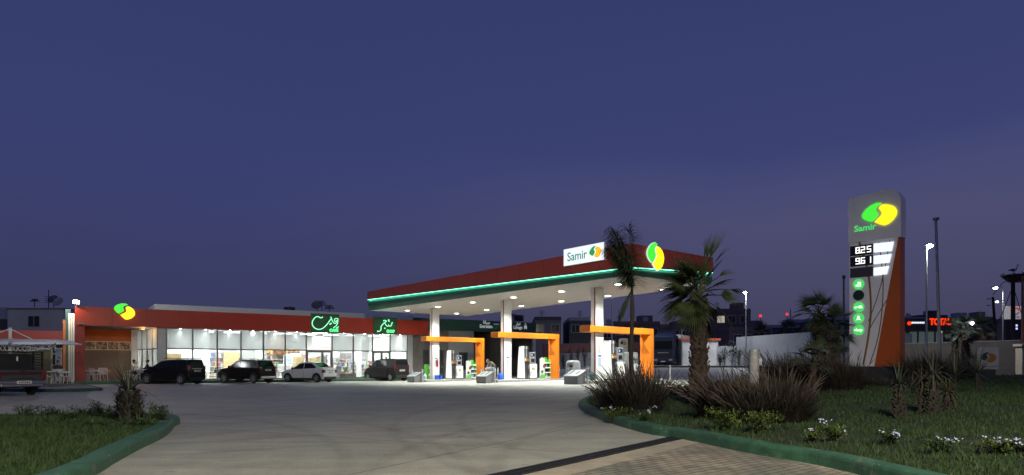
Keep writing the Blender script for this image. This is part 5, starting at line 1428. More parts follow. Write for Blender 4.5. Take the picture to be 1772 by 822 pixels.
def palm_trunk(x0, z0, z1, r0, r1, rnd, stubs=True, m='bark', parent=None, lean=(0, 0)):
    b = MB(); n = 14; pts = []; rs = []
    for i in range(n + 1):
        t = i / n; pts.append((lean[0] * t, lean[1] * t, z0 + (z1 - z0) * t)); rs.append((r0 + (r1 - r0) * t) * rnd.uniform(.95, 1.05))
    b.tube(pts, rs, 12)
    if stubs:
        nn = int((z1 - z0) / (.085 if r0 > .15 else .05))
        for i in range(nn):
            t = (i + rnd.random()) / nn; z = z0 + (z1 - z0) * t; r = r0 + (r1 - r0) * t
            for k in range(7):
                a = k * .898 + i * 1.1 + rnd.uniform(-.2, .2); c, s_ = math.cos(a), math.sin(a)
                w = r * .26; sc__ = min(1, r / .2); hgt = rnd.uniform(.09, .19) * sc__; o = rnd.uniform(.02, .075) * sc__
                px_, py_ = lean[0] * t + c * r * .93, lean[1] * t + s_ * r * .93
                b.faces([(px_ - s_ * w, py_ + c * w, z), (px_ + s_ * w, py_ - c * w, z), (px_ + c * o + s_ * w * .45, py_ + s_ * o - c * w * .45, z + hgt), (px_ + c * o - s_ * w * .45, py_ + s_ * o + c * w * .45, z + hgt), (px_ + c * (o + .03), py_ + s_ * (o + .03), z + hgt * .75)], [(0, 1, 4), (1, 2, 4), (2, 3, 4), (3, 0, 4)])
    return b.build('trunk', M[m], parent)

def fan_palm(name, label, x, y, z, th, r0, r1, nl, L, pet, m, seed, wind=(0, 0, 0), low=-.5, grp=None, dead=6, stubs=True, lean=(0, 0), nseg=20, bark='bark', extra=None, wid=1.0):
    rnd = random.Random(seed); wind = Vector(wind)
    t_ = thing(name, label, 'palm', (x, y, z), 0, grp)
    palm_trunk(0, -.1, th, r0, r1, rnd, stubs, bark, t_, lean)
    b = MB(); top = Vector((lean[0], lean[1], th))
    for i in range(nl):
        a = i * 2.4 + rnd.uniform(-.3, .3); el = low + (1.45 - low) * ((i + .5) / nl) ** .85 + rnd.uniform(-.22, .22)
        d = Vector((math.cos(a) * math.cos(el), math.sin(a) * math.cos(el), math.sin(el))) + wind * .5
        fan_leaf(b, top + Vector((0, 0, -.05 + .12 * i / nl)), d, pet * rnd.uniform(.75, 1.15), L * rnd.uniform(.8, 1.1), rnd, nseg, 2.5, wind, wid=wid)
    for d, p_, l_ in (extra or []): fan_leaf(b, top + Vector((0, 0, .1)), d, p_, l_, rnd, nseg, 1.0, wind * .4)
    b.build('crown', m, t_)
    if dead:
        b = MB()
        for i in range(dead):
            a = rnd.uniform(0, 6.28); d = Vector((math.cos(a) * .55, math.sin(a) * .55, -.75)) + wind * .3
            fan_leaf(b, top + Vector((0, 0, -.1)), d, pet * .6, L * .75, rnd, 12, 1.0, wind)
        b.build('dead_fronds', M['dead'], t_)
    return t_

def rosette(name, label, x, y, z, th, tr, n, L, w, m, seed, grp=None, droop=.5, cat='small palm', low=-.4, stubs=True):
    rnd = random.Random(seed); t_ = thing(name, label, cat, (x, y, z), 0, grp)
    if th: palm_trunk(0, -.1, th, tr, tr * .8, rnd, stubs, 'barkd', t_)
    b = MB()
    for i in range(n):
        a = i * 2.4 + rnd.uniform(-.2, .2); el = low + (1.5 - low) * (i + .5) / n
        ribbon(b, (math.cos(a) * tr * .3, math.sin(a) * tr * .3, th + .02), (math.cos(a) * math.cos(el), math.sin(a) * math.cos(el), math.sin(el)), L * rnd.uniform(.75, 1.1), w, droop * rnd.uniform(.3, 1.3), 4)
    b.build('leaves', m, t_); return t_

def feather_palm(name, label, x, y, z, th, r0, r1, fronds, m, seed, grp=None):
    rnd = random.Random(seed); t_ = thing(name, label, 'palm', (x, y, z), 0, grp)
    b = MB(); b.tube([(0, 0, -.1), (.01, 0, th * .3), (-.01, 0, th * .6), (.02, 0, th)], [r0, r0 * .85, r0 * .75, r1], 10)
    b.tube([(.02, 0, th - .02), (.02, 0, th + .2), (.01, 0, th + .7)], [r1 * 1.15, r1 * 1.25, r1 * .7], 10)
    b.build('trunk', M['barkd'], t_)
    b = MB(); top = Vector((.01, 0, th + .65))
    for d, L, dr, wd in fronds:
        p = top.copy(); d = Vector(d).normalized(); n = 18; wd = Vector(wd)
        pts = [p.copy()]; ds = [d.copy()]
        for k in range(n):
            d = (d + Vector((0, 0, -dr / n)) + wd / n).normalized(); p = p + d * L / n; pts.append(p.copy()); ds.append(d.copy())
        b.tube(pts, [.016 - .012 * k / n for k in range(n + 1)], 4, False)
        for k in range(2, n + 1):
            for sgn in (-1, 1):
                for q in range(5):
                    pp = pts[k] - ds[k] * (L / n) * q / 5
                    sd = ds[k].cross(Vector((0, 0, 1)));
                    if sd.length < .1: sd = Vector((1, 0, 0))
                    sd.normalize()
                    dd = (sd * sgn * .8 + ds[k] * .75 + Vector((rnd.uniform(-.2, .2), rnd.uniform(-.2, .2), rnd.uniform(-.1, .35))) + wd * .45).normalized()
                    ribbon(b, pp, dd, rnd.uniform(.38, .58) * (1 - .5 * abs(k / n - .45)), .012, 1.4, 3)
    b.build('crown', m, t_); return t_

# fan palm in front of the canopy
z = RZ(4.78, 17.0)
fan_palm('fan_palm', 'windswept fan palm with thick shaggy trunk on the kerbed lawn', 4.78, 17.0, z, 2.78, .225, .175, 32, .82, .50, M['palm'], 5, wind=(-.42, .05, .06), low=-.85, dead=4, nseg=24, wid=1.5,
         extra=[((.30, .1, 1.2), .95, .95), ((.22, 0, 1.3), .85, .85), ((.34, -.1, 1.2), .9, .9), ((.5, .05, 1.1), .8, .8), ((.75, .1, .8), .7, .62), ((1, 0, .35), .8, .6), ((-1, -.2, -.1), .7, .8), ((-1, .2, -.5), .7, .8)])
# thin feather palm bent by the wind
z = RZ(2.98, 16.3)
feather_palm('feather_palm', 'thin slender palm with plume of fronds blown to the left before the canopy', 2.93, 16.3, z, 2.3, .075, .045,
    [((-.12, 0, 1), 1.55, .5, (-.26, 0, .1)), ((-.08, .1, 1), 1.6, .3, (-.22, .1, .1)), ((-.12, -.1, 1), 1.2, .9, (-.34, 0, .0)), ((-.1, .1, 1), 1.35, .7, (-.30, 0, 0)), ((.02, -.1, 1), 1.6, .2, (-.16, 0, .1)), ((-.12, .12, 1), 1.25, .6, (-.35, 0, 0)), ((-.08, -.15, 1), 1.3, .5, (-.25, 0, 0)), ((.0, .05, 1), 1.5, .2, (-.08, 0, .1)),
     ((-.1, -.1, 1), 1.5, .6, (-.40, -.1, 0)), ((-.14, .1, 1), 1.25, .8, (-.4, 0, 0)), ((-.08, .05, 1), 1.65, .5, (-.32, 0, .1)), ((.05, .1, 1), 1.2, .4, (-.2, .1, 0)), ((-.35, .05, -.45), .55, .9, (-.1, 0, 0))], M['palmd'], 8)
# fountain grass and bushes in the bed
def bp(px, Y): return ((px - CX) / F * Y, Y)
def fg(px, Y, r, h, nb, ns, lab, seed, lean=(-.10, 0)):
    x, y = bp(px, Y); fountain_grass(lab, x, y, RZ(x, y), r, h, int(nb * 2.4), int(ns * 1.25), seed=seed, lean=lean)
fg(1096, 15.7, .80, 1.36, 1700, 150, 'big dark purple grass clump around the thin palm at the bed tip', 3)
fg(1258, 13.3, .66, 1.12, 1300, 150, 'pinkish fountain grass clump left of the steel post', 4, (-.16, -.05))
fg(1345, 12.6, .70, 1.10, 1400, 150, 'pinkish fountain grass clump right of the steel post', 5, (-.05, -.1))
fg(1300, 12.5, .5, .92, 800, 70, 'dark fountain grass clump at the foot of the steel post', 6, (-.1, -.1))
fg(1352, 22.0, 1.15, 1.5, 1300, 90, 'broad dusky grass clump in the second row, left end', 7)
fg(1408, 21.0, 1.1, 1.42, 1200, 80, 'broad dusky grass clump behind the spiky young palm', 8)
fg(1448, 20.0, .95, 1.25, 1000, 60, 'dusky grass clump left of the price sign plinth', 9)
fg(1600, 25.5, 1.1, 1.45, 1200, 60, 'dark grass clump right of the price sign plinth', 10)
fg(1650, 27, .9, 1.05, 800, 40, 'low dark grass clump between price sign and small white board', 11)
fg(1215, 17.9, .45, .65, 500, 60, 'small pinkish grass clump at the foot of the fan palm', 12, (-.15, 0))
fg(1570, 23.2, .9, .45, 500, 20, 'short dark grass clump before the price sign plinth', 13)
fg(1515, 22.4, 1.0, .38, 500, 20, 'short dark grass mat in front of the plinth centre', 14)
def sh(px, Y, r, h, n, m, lab, seed, fl=0, leaf=.05, zf=None, nm='shrub', grp=None):
    x, y = bp(px, Y); leafy_shrub(lab, x, y, (zf or RZ)(x, y), r, h, n, m, grp, seed, leaf, fl, nm)
sh(1040, 17.3, .42, .5, 700, M['shrub'], 'small leafy bush at the rounded tip of the kerb', 21)
sh(1028, 18.6, .35, .55, 400, M['shrub'], 'wispy weed at the very tip of the kerbed bed', 22)
sh(1062, 14.2, .34, .36, 600, M['shrubl'], 'yellow green bush in front of the big purple grass clump', 23, 3)
sh(1113, 12.9, .30, .26, 350, M['shrub'], 'low plumbago bush with one lilac bloom by the green kerb', 24, 4, nm='flowering_shrub')
sh(1255, 11.2, .42, .36, 900, M['shrubl'], 'lime green bush under the pink grass by the kerb, left', 26)
sh(1312, 10.7, .42, .34, 900, M['shrubl'], 'lime green bush under the pink grass by the kerb, right', 27)
sh(1404, 9.6, .22, .2, 350, M['shrubl'], 'small lime green plant at the kerb right of the pink grass', 28)
sh(1446, 9.5, .26, .28, 420, M['shrubl'], 'plumbago bush with white blooms and lime leaves by the kerb', 29, 5, nm='flowering_shrub')
sh(1540, 9.0, .22, .22, 350, M['shrub'], 'plumbago plant with a tuft of pale blooms on the lawn edge', 31, 4, nm='flowering_shrub')
sh(1622, 8.1, .26, .18, 400, M['shrub'], 'plumbago patch with pale blooms at the lower right, left end', 32, 5, nm='flowering_shrub')
sh(1728, 7.9, .26, .18, 400, M['shrubl'], 'plumbago patch with pale blooms at the lower right corner', 35, 4, nm='flowering_shrub')
sh(1766, 7.8, .2, .16, 260, M['shrub'], 'plumbago patch cut by the right picture edge', 36, 4, nm='flowering_shrub')
sh(1105, 33, .5, .35, 250, M['shrub'], 'low green border plant behind the big purple clump', 37)
for i, (px, Y) in enumerate(((1150, 27.5), (1172, 28), (1236, 28.5), (1262, 28.5), (1286, 28))):
    sh(px, Y, .7, .3, 420, M['shrubl'], 'low green border plant along the back kerb of the lawn', 40 + i, leaf=.08, grp='border plants along the back kerb')
# small palms on the lawn
def rp_(nm, px, Y, th, tr, n, L, w, m, lab, seed, **k):
    x, y = bp(px, Y); rosette(nm, lab, x, y, RZ(x, y), th, tr, n, L, w, m, seed, **k)
rp_('young_palm', 1555, 11.9, .62, .10, 40, .42, .012, M['palmd'], 'short young palm with dark bare trunk on the lawn', 51)
rp_('young_palm', 1614, 12.0, .72, .11, 44, .55, .013, M['palmgrey'], 'young palm with drooping fronds and thick dark trunk on the lawn', 52, droop=1.2)
rp_('young_palm', 1594, 12.2, .62, .06, 26, .38, .011, M['dead'], 'thin withered palm between the two young palms on the lawn', 53, droop=1.6)
rp_('young_palm', 1640, 12.2, .35, .08, 30, .40, .012, M['dead'], 'low browning palm right of the drooping young palm', 54, droop=1.4)
rp_('yucca', 1652, 17.5, .4, .05, 60, .80, .012, M['palmgrey'], 'spiky yucca with narrow grey green leaves, left of two', 55, cat='yucca', droop=.25, stubs=False)
rp_('yucca', 1692, 16.5, .5, .05, 60, .80, .012, M['palmgrey'], 'spiky yucca with round head and thin bare stem, right of two', 56, cat='yucca', droop=.25, stubs=False)
rp_('yucca', 1580, 16.5, .1, .05, 50, .6, .012, M['palmgrey'], 'low spiky yucca rosette before the price sign plinth', 57, cat='yucca', droop=.3, stubs=False)
# palms left of the price sign
def fp(px, Y, th, r0, nl, L, pet, m, lab, seed, **k):
    x, y = bp(px, Y); fan_palm('fan_palm', lab, x, y, RZ(x, y) if inside((x, y), RB) else G(x, y), th, r0, r0 * .8, nl, L, pet, m, seed, **k)
fp(1408, 17.8, .85, .08, 14, .50, .42, M['palmgrey'], 'spiky young fan palm with long fingers above the grass clumps', 61, nseg=9, low=-.2, dead=0, wind=(-.15, 0, 0))
fp(1418, 24, 2.6, .22, 24, .62, .5, M['palmd'], 'dark rounded fan palm rising behind the spiky young palm', 62, dead=10, low=-1.0, wind=(-.2, 0, 0))
fp(1444, 23, 1.9, .2, 18, .6, .5, M['palmd'], 'dark fan palm with brown skirt just left of the price sign', 63, dead=12, low=-1.1)
fp(1653, 48, 3.4, .22, 22, .6, .6, M['palmd'], 'distant dark fan palm before the far station, left of two', 64, dead=10, low=-1.0)
fp(1671, 46, 3.2, .26, 24, .72, .6, M['palmd'], 'distant broad fan palm before the far station, right of two', 65, dead=10, low=-1.0)
fp(1698, 50, 3.6, .28, 22, .9, .6, M['palmd'], 'distant tufted palm left of the leaning wooden pole', 66, dead=8, low=-.6)
fp(1365, 90, 4.6, .3, 16, 1.4, .8, M['palmd'], 'far palm head showing over the white wall, right', 67, dead=0, low=-.6)
fp(1318, 92, 4.3, .3, 16, 1.3, .8, M['palmd'], 'far palm head showing over the white wall, left', 68, dead=0, low=-.6)
# left island: squat palm and weeds
x, y = bp(223, 12.75)
t_ = rosette('squat_palm', 'squat young palm with shaggy stump trunk on the grass island', x, y, LZ(x, y), .62, .19, 60, .62, .013, M['palmgrey'], 71, droop=.9, low=.15)
b = MB(); rnd = random.Random(4)
for i in range(260):
    a = rnd.uniform(0, 6.28); zz = rnd.uniform(0, .55); r_ = .19 + rnd.uniform(-.01, .03)
    ribbon(b, (math.cos(a) * r_, math.sin(a) * r_, zz), (math.cos(a) * .5, math.sin(a) * .5, .8), rnd.uniform(.08, .16), .02, .5, 2)
b.build('frond_stubs', M['barkd'], t_)
b = MB()
for i in range(26):
    a = rnd.uniform(2.2, 4.2); ribbon(b, (0, 0, .62), (math.cos(a), math.sin(a) * .5, rnd.uniform(.5, 1.3)), rnd.uniform(.5, .75), .011, 1.0, 5)
b.build('windblown_leaves', M['palmd'], t_)
sh(238, 12.5, .2, .55, 160, M['barkd'], 'dry brown stump growth beside the squat palm', 72, zf=LZ)
sh(278, 13.2, .36, .36, 700, M['shrub'], 'weedy bush at the rounded tip of the grass island', 73, zf=LZ)
sh(258, 12.8, .3, .26, 450, M['shrub'], 'low weeds on the island between tip and squat palm', 74, zf=LZ)
sh(178, 13.3, .34, .34, 650, M['shrub'], 'weedy bush left of the squat palm', 75, zf=LZ)
sh(142, 13.4, .3, .22, 400, M['shrub'], 'low weeds along the back of the grass island, middle', 76, zf=LZ)
sh(92, 13.4, .32, .26, 400, M['shrub'], 'low weeds along the back of the grass island, left', 77, zf=LZ)
sh(118, 12.6, .3, .16, 300, M['shrub'], 'flat weed patch on the grass island before the back weeds', 78, zf=LZ)
sh(40, 13.2, .4, .26, 500, M['shrub'], 'low weeds at the left picture edge of the grass island', 80, zf=LZ)
sh(200, 13.0, .34, .3, 500, M['shrub'], 'weedy bush close behind the left side of the squat palm', 81, zf=LZ)
sh(160, 11.6, .35, .13, 300, M['shrub'], 'flat weed patch in the middle of the grass island', 82, zf=LZ)
sh(245, 11.9, .3, .2, 350, M['shrub'], 'weed patch by the kerb right of the squat palm', 83, zf=LZ)
sh(215, 11.9, .3, .14, 260, M['shrub'], 'flat weed patch in front of the squat palm', 79, zf=LZ)
# steel post in the grass
x, y = bp(1305, 12.9)
t_ = thing('steel_post', 'thick bare galvanised steel post standing in the purple grass', 'post', (x, y, RZ(x, y)))
b = MB(); b.cyl((0, 0), .092, -.1, 1.32, 20); b.build('tube', mat('old_galvanised', (.30, .285, .30), .75, .1, vary=.35, scale=9), t_, smooth=40)
b = MB(); b.cyl((0, 0), .097, 1.32, 1.345, 20); b.build('cap', M['galv'], t_)
b = MB(); b.box(.08, .14, -.03, .03, 1.05, 1.18); b.build('bracket', M['galv'], t_)
# ------------------------------------------------------------------ price sign
pl0 = Vector((13.86, 27.3)); pld = Vector((1.27, -1.40)).normalized(); PW = 1.89
PA = math.atan2(pld.y, pld.x)
def PLP(px, py):
    t = px_t(px, pl0, pld); Y = (pl0 + pld * t).y
    return (t, H - (py - HY) / F * Y)
pz = RZ(pl0.x, pl0.y)
py_ = thing('price_sign', 'tall grey fuel price sign with orange wedge, lit emblem and round green icons', 'price sign', (pl0.x, pl0.y, 0), PA)
zt0 = PLP(1469.5, 337)[1]; zt1 = PLP(1557, 325)[1]; zb_ = PLP(1470, 634)[1]; zh = PLP(1500, 417.5)[1]
TH = .52
b = MB(); b.box(-.05, PW + .12, -.05, TH + .08, pz - .4, zb_); b.build('plinth', M['plinth'], py_, bevel=.02)
rad = .55; zc = (zt0 + zt1) / 2
head = [(-.03, zh), (PW + .03, zh)] + [(PW + .03 - rad + rad * math.cos(a), zc - rad + rad * math.sin(a)) for a in [math.pi / 2 * k / 8 for k in range(9)]] + [(-.03, zc - .12)]
b = MB(); b.prism(head, -.04, TH + .04); b.build('head_panel', M['pylon'], py_, bevel=.015)
xo0 = PLP(1513, 633)[0]; xo1 = PLP(1557, 418)[0]
b = MB(); b.prism([(0, zb_), (xo0, zb_), (xo1 - .05, zh), (0, zh)], 0, TH); b.build('white_panel', M['pylon'], py_)
b = MB(); b.prism([(xo0 + .003, zb_), (PW, zb_), (PW, zh - .004), (xo1 - .047, zh - .004)], -.012, TH + .01); b.build('orange_wedge', M['pylon_o'], py_)
# emblem and name
(cx_, cz_) = PLP(1522.5, 371); w_ = PLP(1554, 371)[0] - PLP(1491, 371)[0]
emblem(py_, Matrix.Translation((cx_, -.045, cz_)), w_ / 2 * .96, w_ / 2 * .92, M['logo_g'], M['logo_y'], rot=R(-3), depth=.05)
(cx_, cz_) = PLP(1498, 394.5); w_ = PLP(1517, 394)[0] - PLP(1479, 394)[0]
text_mesh('lettering', 'Samir', .34, M['circ'], py_, Matrix.Translation((cx_, -.045, cz_)), .004, width=w_, bold=.008)
# price rows
SEG = {'8': 'abcdefg', '2': 'abged', '5': 'afgcd', '9': 'abcdfg', '6': 'afgedc', '1': 'bc'}
def seg7(b_, ch, x, z, w, h, t):
    hb = {'a': (0, h - t, w, h), 'g': (0, h / 2 - t / 2, w, h / 2 + t / 2), 'd': (0, 0, w, t), 'f': (0, h / 2, t, h), 'e': (0, 0, t, h / 2), 'b': (w - t, h / 2, w, h), 'c': (w - t, 0, w, h / 2)}
    for s_ in SEG[ch]:
        x0, z0, x1, z1 = hb[s_]; b_.box(x + x0, x + x1, -.034, -.024, z + z0, z + z1)
rows = [(426, 441.5, '825', 1512.5, 1547, 418.3, 437), (444.5, 460, '961', 1512.5, 1543, 439.5, 457.2), (464, 479.5, None, 1512.5, 1538.7, 460.2, 477)]
for y0, y1, dg_, xa, xb, ya, yb in rows:
    x0, z1 = PLP(1471.5, y0); x1, _ = PLP(1511, y0); _, z0 = PLP(1490, y1)
    b = MB(); b.box(x0, x1, -.022, 0, z0, z1 - .02); o = b.build('price_panel', M['priceblack'] if dg_ else mat('blank_price_panel', (.05, .045, .06), .4, vary=.05), py_)
    if dg_:
        b = MB(); xs_ = [PLP(q, y0)[0] for q in (1481, 1490, 1500.5)]; dw = (PLP(1489, y0)[0] - PLP(1481, y0)[0]) * .9
        h_ = (z1 - z0) * .62
        for c_, q in zip(dg_, xs_): seg7(b, c_, q, z0 + (z1 - z0) * .18, dw, h_, dw * .22)
        q = xs_[0] + dw + .01; b.box(q, q + .035, -.034, -.024, z0 + (z1 - z0) * .18, z0 + (z1 - z0) * .18 + .04)
        b.build('digits', M['digit'], o)
    b = MB(); b.prism([PLP(xa, yb), PLP(xb - 3.7, yb - 2.6), PLP(xb, ya), PLP(xa, ya + 3.6)], -.05, -.001); b.build('lit_panel', M['lit_white'], py_)
# curved stems
def stem_line(pts, w, m):
    q = catmull([PLP(*p) for p in pts], 5); b_ = MB()
    for a, c in zip(q[:-1], q[1:]):
        d = Vector((c[0] - a[0], c[1] - a[1])).normalized(); n_ = Vector((-d.y, d.x)) * w / 2
        b_.face([(a[0] - n_.x, -.006, a[1] - n_.y), (c[0] - n_.x, -.006, c[1] - n_.y), (c[0] + n_.x, -.006, c[1] + n_.y), (a[0] + n_.x, -.006, a[1] + n_.y)][::-1])
    b_.build('printed_stem', m, py_)
stem_line([(1487, 419), (1502, 470), (1507, 530), (1503, 580), (1494, 630)], .075, M['stem_o'])
stem_line([(1521, 419), (1528, 480), (1526, 540), (1518, 590), (1505, 630)], .04, mat('rust_line', (.25, .07, .03), .5, vary=0))
stem_line([(1540, 416), (1530, 470), (1518, 515), (1503, 556)], .03, M['stem_d'])
stem_line([(1542, 507), (1528, 530), (1512, 556), (1505, 570)], .03, M['stem_d'])
# round icons
for k, yy in enumerate((492, 511, 531.5, 551, 571)):
    x, z = PLP(1486, yy); r_ = (PLP(1495.5, yy)[0] - PLP(1476.5, yy)[0]) / 2
    disc = [(x + r_ * math.cos(a), z + r_ * math.sin(a)) for a in [2 * math.pi * q / 28 for q in range(28)]]
    b = MB(); b.prism(disc, -.03, 0); o = b.build('round_icon', M['circ_d'] if k == 1 else M['circ'], py_)
    if k == 1: continue
    f = lambda pts: [(x + px_ * r_, z + pz_ * r_) for px_, pz_ in pts]
    b = MB()
    if k == 0:
        b.prism(f([(-.55, -.45), (.1, -.55), (.15, .5), (-.15, .45), (-.2, .0), (-.5, .0)]), -.036, -.031); b.prism(f([(.2, -.5), (.5, -.5), (.5, .3), (.2, .55)]), -.036, -.031)
    elif k == 3:
        b.prism(f([(-.55, -.45), (-.3, -.1), (-.25, .35), (0, .6), (.25, .35), (.3, -.1), (.55, -.45), (.2, -.3), (-.2, -.3)]), -.036, -.031)
    if k in (0, 3): b.build('icon', M['circ_w'], o)
    else: text_mesh('icon', 'café' if k == 2 else 'shop', r_ * .8, M['circ_w'], o, Matrix.Translation((x, -.032, z)), .003, width=r_ * 1.5, bold=.01)

# small white board with the emblem on the lawn, and a second one across the forecourt
def small_board(px0, px1, y0, y1, Y, ang, lab, zbase):
    x, y = bp((px0 + px1) / 2, Y); w = (px1 - px0) / F * Y; zt = H - (y0 - HY) / F * Y; zb2 = H - (y1 - HY) / F * Y
    t_ = thing('direction_board', lab, 'sign', (x, y, 0), ang)
    b = MB(); r_ = w * .25
    pol = [(-w / 2, zb2), (w / 2, zb2), (w / 2, zt)] + [(-w / 2 + r_ - r_ * math.sin(a), zt - r_ + r_ * math.cos(a)) for a in [math.pi / 2 * k / 6 for k in range(7)]]
    b.prism(pol, -.06, .06); b.build('board', M['signw'], t_, bevel=.008)
    b = MB(); b.box(-w * .35, w * .35, -.05, .05, zbase - .2, zb2); b.build('base', M['plinth'], t_)
    emblem(t_, Matrix.Translation((0, -.061, zt - w * .55)), w * .38, w * .38, M['logo_gd'], M['logo_yd'], depth=.008)
    b = MB(); zz = zt - w * 1.05; b.box(-w / 2, w / 2, -.064, -.06, zz - .012, zz + .012)
    q = catmull([(-w * .3, zz - w * .25), (-w * .1, zz - w * .12), (0, zz - w * .3), (w * .15, zz - w * .15), (w * .35, zz - w * .2)], 4)
    b.tube([(p[0], -.066, p[1]) for p in q], .008, 4); b.build('printed_line', M['alu'], t_)
small_board(1693, 1725, 601, 639, 27, R(-12), 'small white board with dull emblem standing on the lawn at the right', .6)
small_board(1071, 1086, 585.5, 640, 47, R(8), 'white direction board with emblem beyond the pumps, behind the thin palm', G(8, 47))

# ------------------------------------------------------------------ poles and lamps
def lamp_post(px, ytop, Y, lab, watts, arm=.35, r=.075, m='galv', tint=(.93, .97, 1), lens='lampw', base=None, dirn=1, off=(0, 0)):
    x, y = bp(px, Y); g_ = base if base is not None else (RZ(x, y) if inside((x, y), RB) else G(x, y))
    z = H - (ytop - HY) / F * Y
    t_ = thing('street_lamp', lab, 'street lamp', (x, y, g_), 0, 'street lamps around the station')
    b = MB(); b.tube([(0, 0, -.2), (0, 0, z - g_)], [r, r * .6], 10); b.build('pole', M[m], t_, smooth=40)
    b = MB(); b.tube([(0, 0, z - g_ - .05), (arm * .5 * dirn, 0, z - g_ + .06), (arm * dirn, -.05, z - g_ + .06)], r * .5, 8); b.build('arm', M[m], t_)
    b = MB(); b.hexa([(arm * dirn - .28, -.2, z - g_), (arm * dirn + .28, -.2, z - g_), (arm * dirn + .28, .15, z - g_), (arm * dirn - .28, .15, z - g_)], [(arm * dirn - .2, -.12, z - g_ + .12), (arm * dirn + .2, -.12, z - g_ + .12), (arm * dirn + .2, .12, z - g_ + .12), (arm * dirn - .2, .12, z - g_ + .12)]); hd_ = b.build('lamp_head', M[m], t_)
    b = MB(); b.ball((arm * dirn, -.08, z - g_ - .03), .17, 12, 8, (1.2, 1, .75)); b.build('lens', M[lens], hd_)
    li_ = bpy.data.lights.new('lamp', 'SPOT'); li_.energy = watts; li_.color = tint; li_.shadow_soft_size = .2; li_.spot_size = R(165); li_.spot_blend = .5
    o = bpy.data.objects.new('lamp', li_); o.parent = t_; o.location = (arm * dirn, -.1, z - g_ - .22); col.objects.link(o)
    return t_
lamp_post(1603.5, 425, 45, 'lit street lamp on a pale pole right of the price sign', 2200, .15)
lamp_post(1291, 506, 77, 'lit street lamp on a tall slim pole before the white wall', 2300, -.15)
lamp_post(1059, 470, 78, 'slim pale lamp pole seen under the canopy behind the third column', 2500, .3)
lamp_post(1735.5, 498, 62, 'curved street lamp left of the stork nest pole', 500, -.75, lens='lampb')
lamp_post(1739, 522, 95, 'smaller far street lamp below the curved one', 500, -1.2, lens='lampb')
def pole(name, lab, px, ytop, Y, r, m, leanx=0, cat='pole', cap=None, base=None):
    x, y = bp(px, Y); g_ = base if base is not None else (RZ(x, y) if inside((x, y), RB) else G(x, y)); z = H - (ytop - HY) / F * Y - g_
    t_ = thing(name, lab, cat, (x, y, g_))
    b = MB(); b.tube([(-leanx, 0, -.2), (0, 0, z)], [r, r * .75], 10); b.build('shaft', m, t_, smooth=40)
    if cap: b = MB(); b.lathe([(r, z - .02), (cap, z + .04), (cap, z + .12), (.001, z + .16)], 12); b.build('cap', m, t_)
    return t_
pole('flagpole', 'tall dark unlit pole with a knob right of the lit lamp', 1619.5, 381, 35, .09, M['galv'], -.25, 'flagpole', .17)
pole('green_pole', 'thin green pole just left of the price sign', 1460, 482, 29, .05, mat('green_pole_paint', (.03, .09, .07), .5, vary=.2), 0, 'pole', .07)
pole('sign_pole', 'thin grey pole on a dark foot beside the lorry', 1180, 570, 74, .07, M['galv'], 0, 'pole')
wp = pole('utility_pole', 'leaning wooden utility pole left of the curved street lamp', 1718, 514, 60, .14, M['barkd'], -.5, 'utility pole')
b = MB(); b.tube([(0, 0, 7.0), (.9, 0, 8.1), (1.7, 0, 8.4)], .04, 6); b.box(-.5, -.2, -.05, .05, 6.6, 6.7); b.box(-.5, -.2, -.05, .05, 6.0, 6.1); b.build('bracket', M['galv'], wp)
# stork nest on its pole
x, y = bp(1753, 55); g_ = G(x, y); z = H - (488 - HY) / F * 55
npole = thing('nest_pole', 'dark pole with guy wires carrying the stork nest', 'pole', (x, y, g_))
b = MB(); b.tube([(0, 0, -.2), (0, 0, z - g_ + .05)], [.2, .15], 10); b.build('shaft', M['barkd'], npole)
b = MB()
for dx, dz in ((-2.6, 2.6), (2.2, 3.6)): 
    b.tube([(0, 0, z - g_ - .3), (dx * .35, .05, (z - g_) * .72 - .6), (dx * .75, .05, (z - g_) * .45 - .3), (dx, 0, dz)], .03, 5)
b.build('cable', M['black'], npole)
nst = thing('stork_nest', 'wide dark stick nest on top of the pole', 'nest', (x + .35, y, z))
rnd = random.Random(9); b = MB()
b.lathe([(.001, -.05), (.5, 0), (.85, .25), (1.0, .5), (.8, .6), (.001, .5)], 14)
for i in range(420):
    a = rnd.uniform(0, 6.28); zz = rnd.uniform(0, .65); r_ = .45 + .6 * min(1, zz / .5); p = Vector((math.cos(a) * r_, math.sin(a) * r_, zz)); d = Vector((-math.sin(a) + rnd.uniform(-.8, .8), math.cos(a) + rnd.uniform(-.8, .8), rnd.uniform(-.5, .4))).normalized() * rnd.uniform(.2, .5)
    b.tube([p - d * .5, p + d * .5], .015, 3, False)
b.build('sticks', M['nest'], nst)
stork = thing('stork', 'white and black stork standing on the nest', 'stork', (x + .05, y, z + .55))
b = MB(); b.ball((0, 0, .45), .17, 10, 7, (1.5, .8, .8)); b.tube([(.2, 0, .52), (.3, 0, .68), (.32, 0, .82)], [.07, .045, .045], 8); b.ball((.34, 0, .86), .065, 8, 6, (1.2, .9, .9))
b.tube([(-.2, 0, .44), (-.42, 0, .38)], [.09, .03], 6); b.build('body', mat('stork_white', (.6, .58, .55), .8, vary=.1), stork, smooth=True)
b = MB(); b.ball((-.14, .1, .44), .12, 8, 6, (1.9, .35, .6)); b.ball((-.14, -.1, .44), .12, 8, 6, (1.9, .35, .6)); b.build('wing', M['black'], stork)
b = MB(); b.tube([(.4, 0, .86), (.62, 0, .80)], [.025, .006], 6); b.build('bill', mat('stork_red', (.5, .08, .03), .5, vary=0), stork)
for yy in (-.05, .05):
    b = MB(); b.tube([(0, yy, .35), (-.02, yy, .18), (.0, yy, -.08)], .014, 5); b.build('leg', mat('stork_leg', (.5, .08, .03), .5, vary=0), stork)
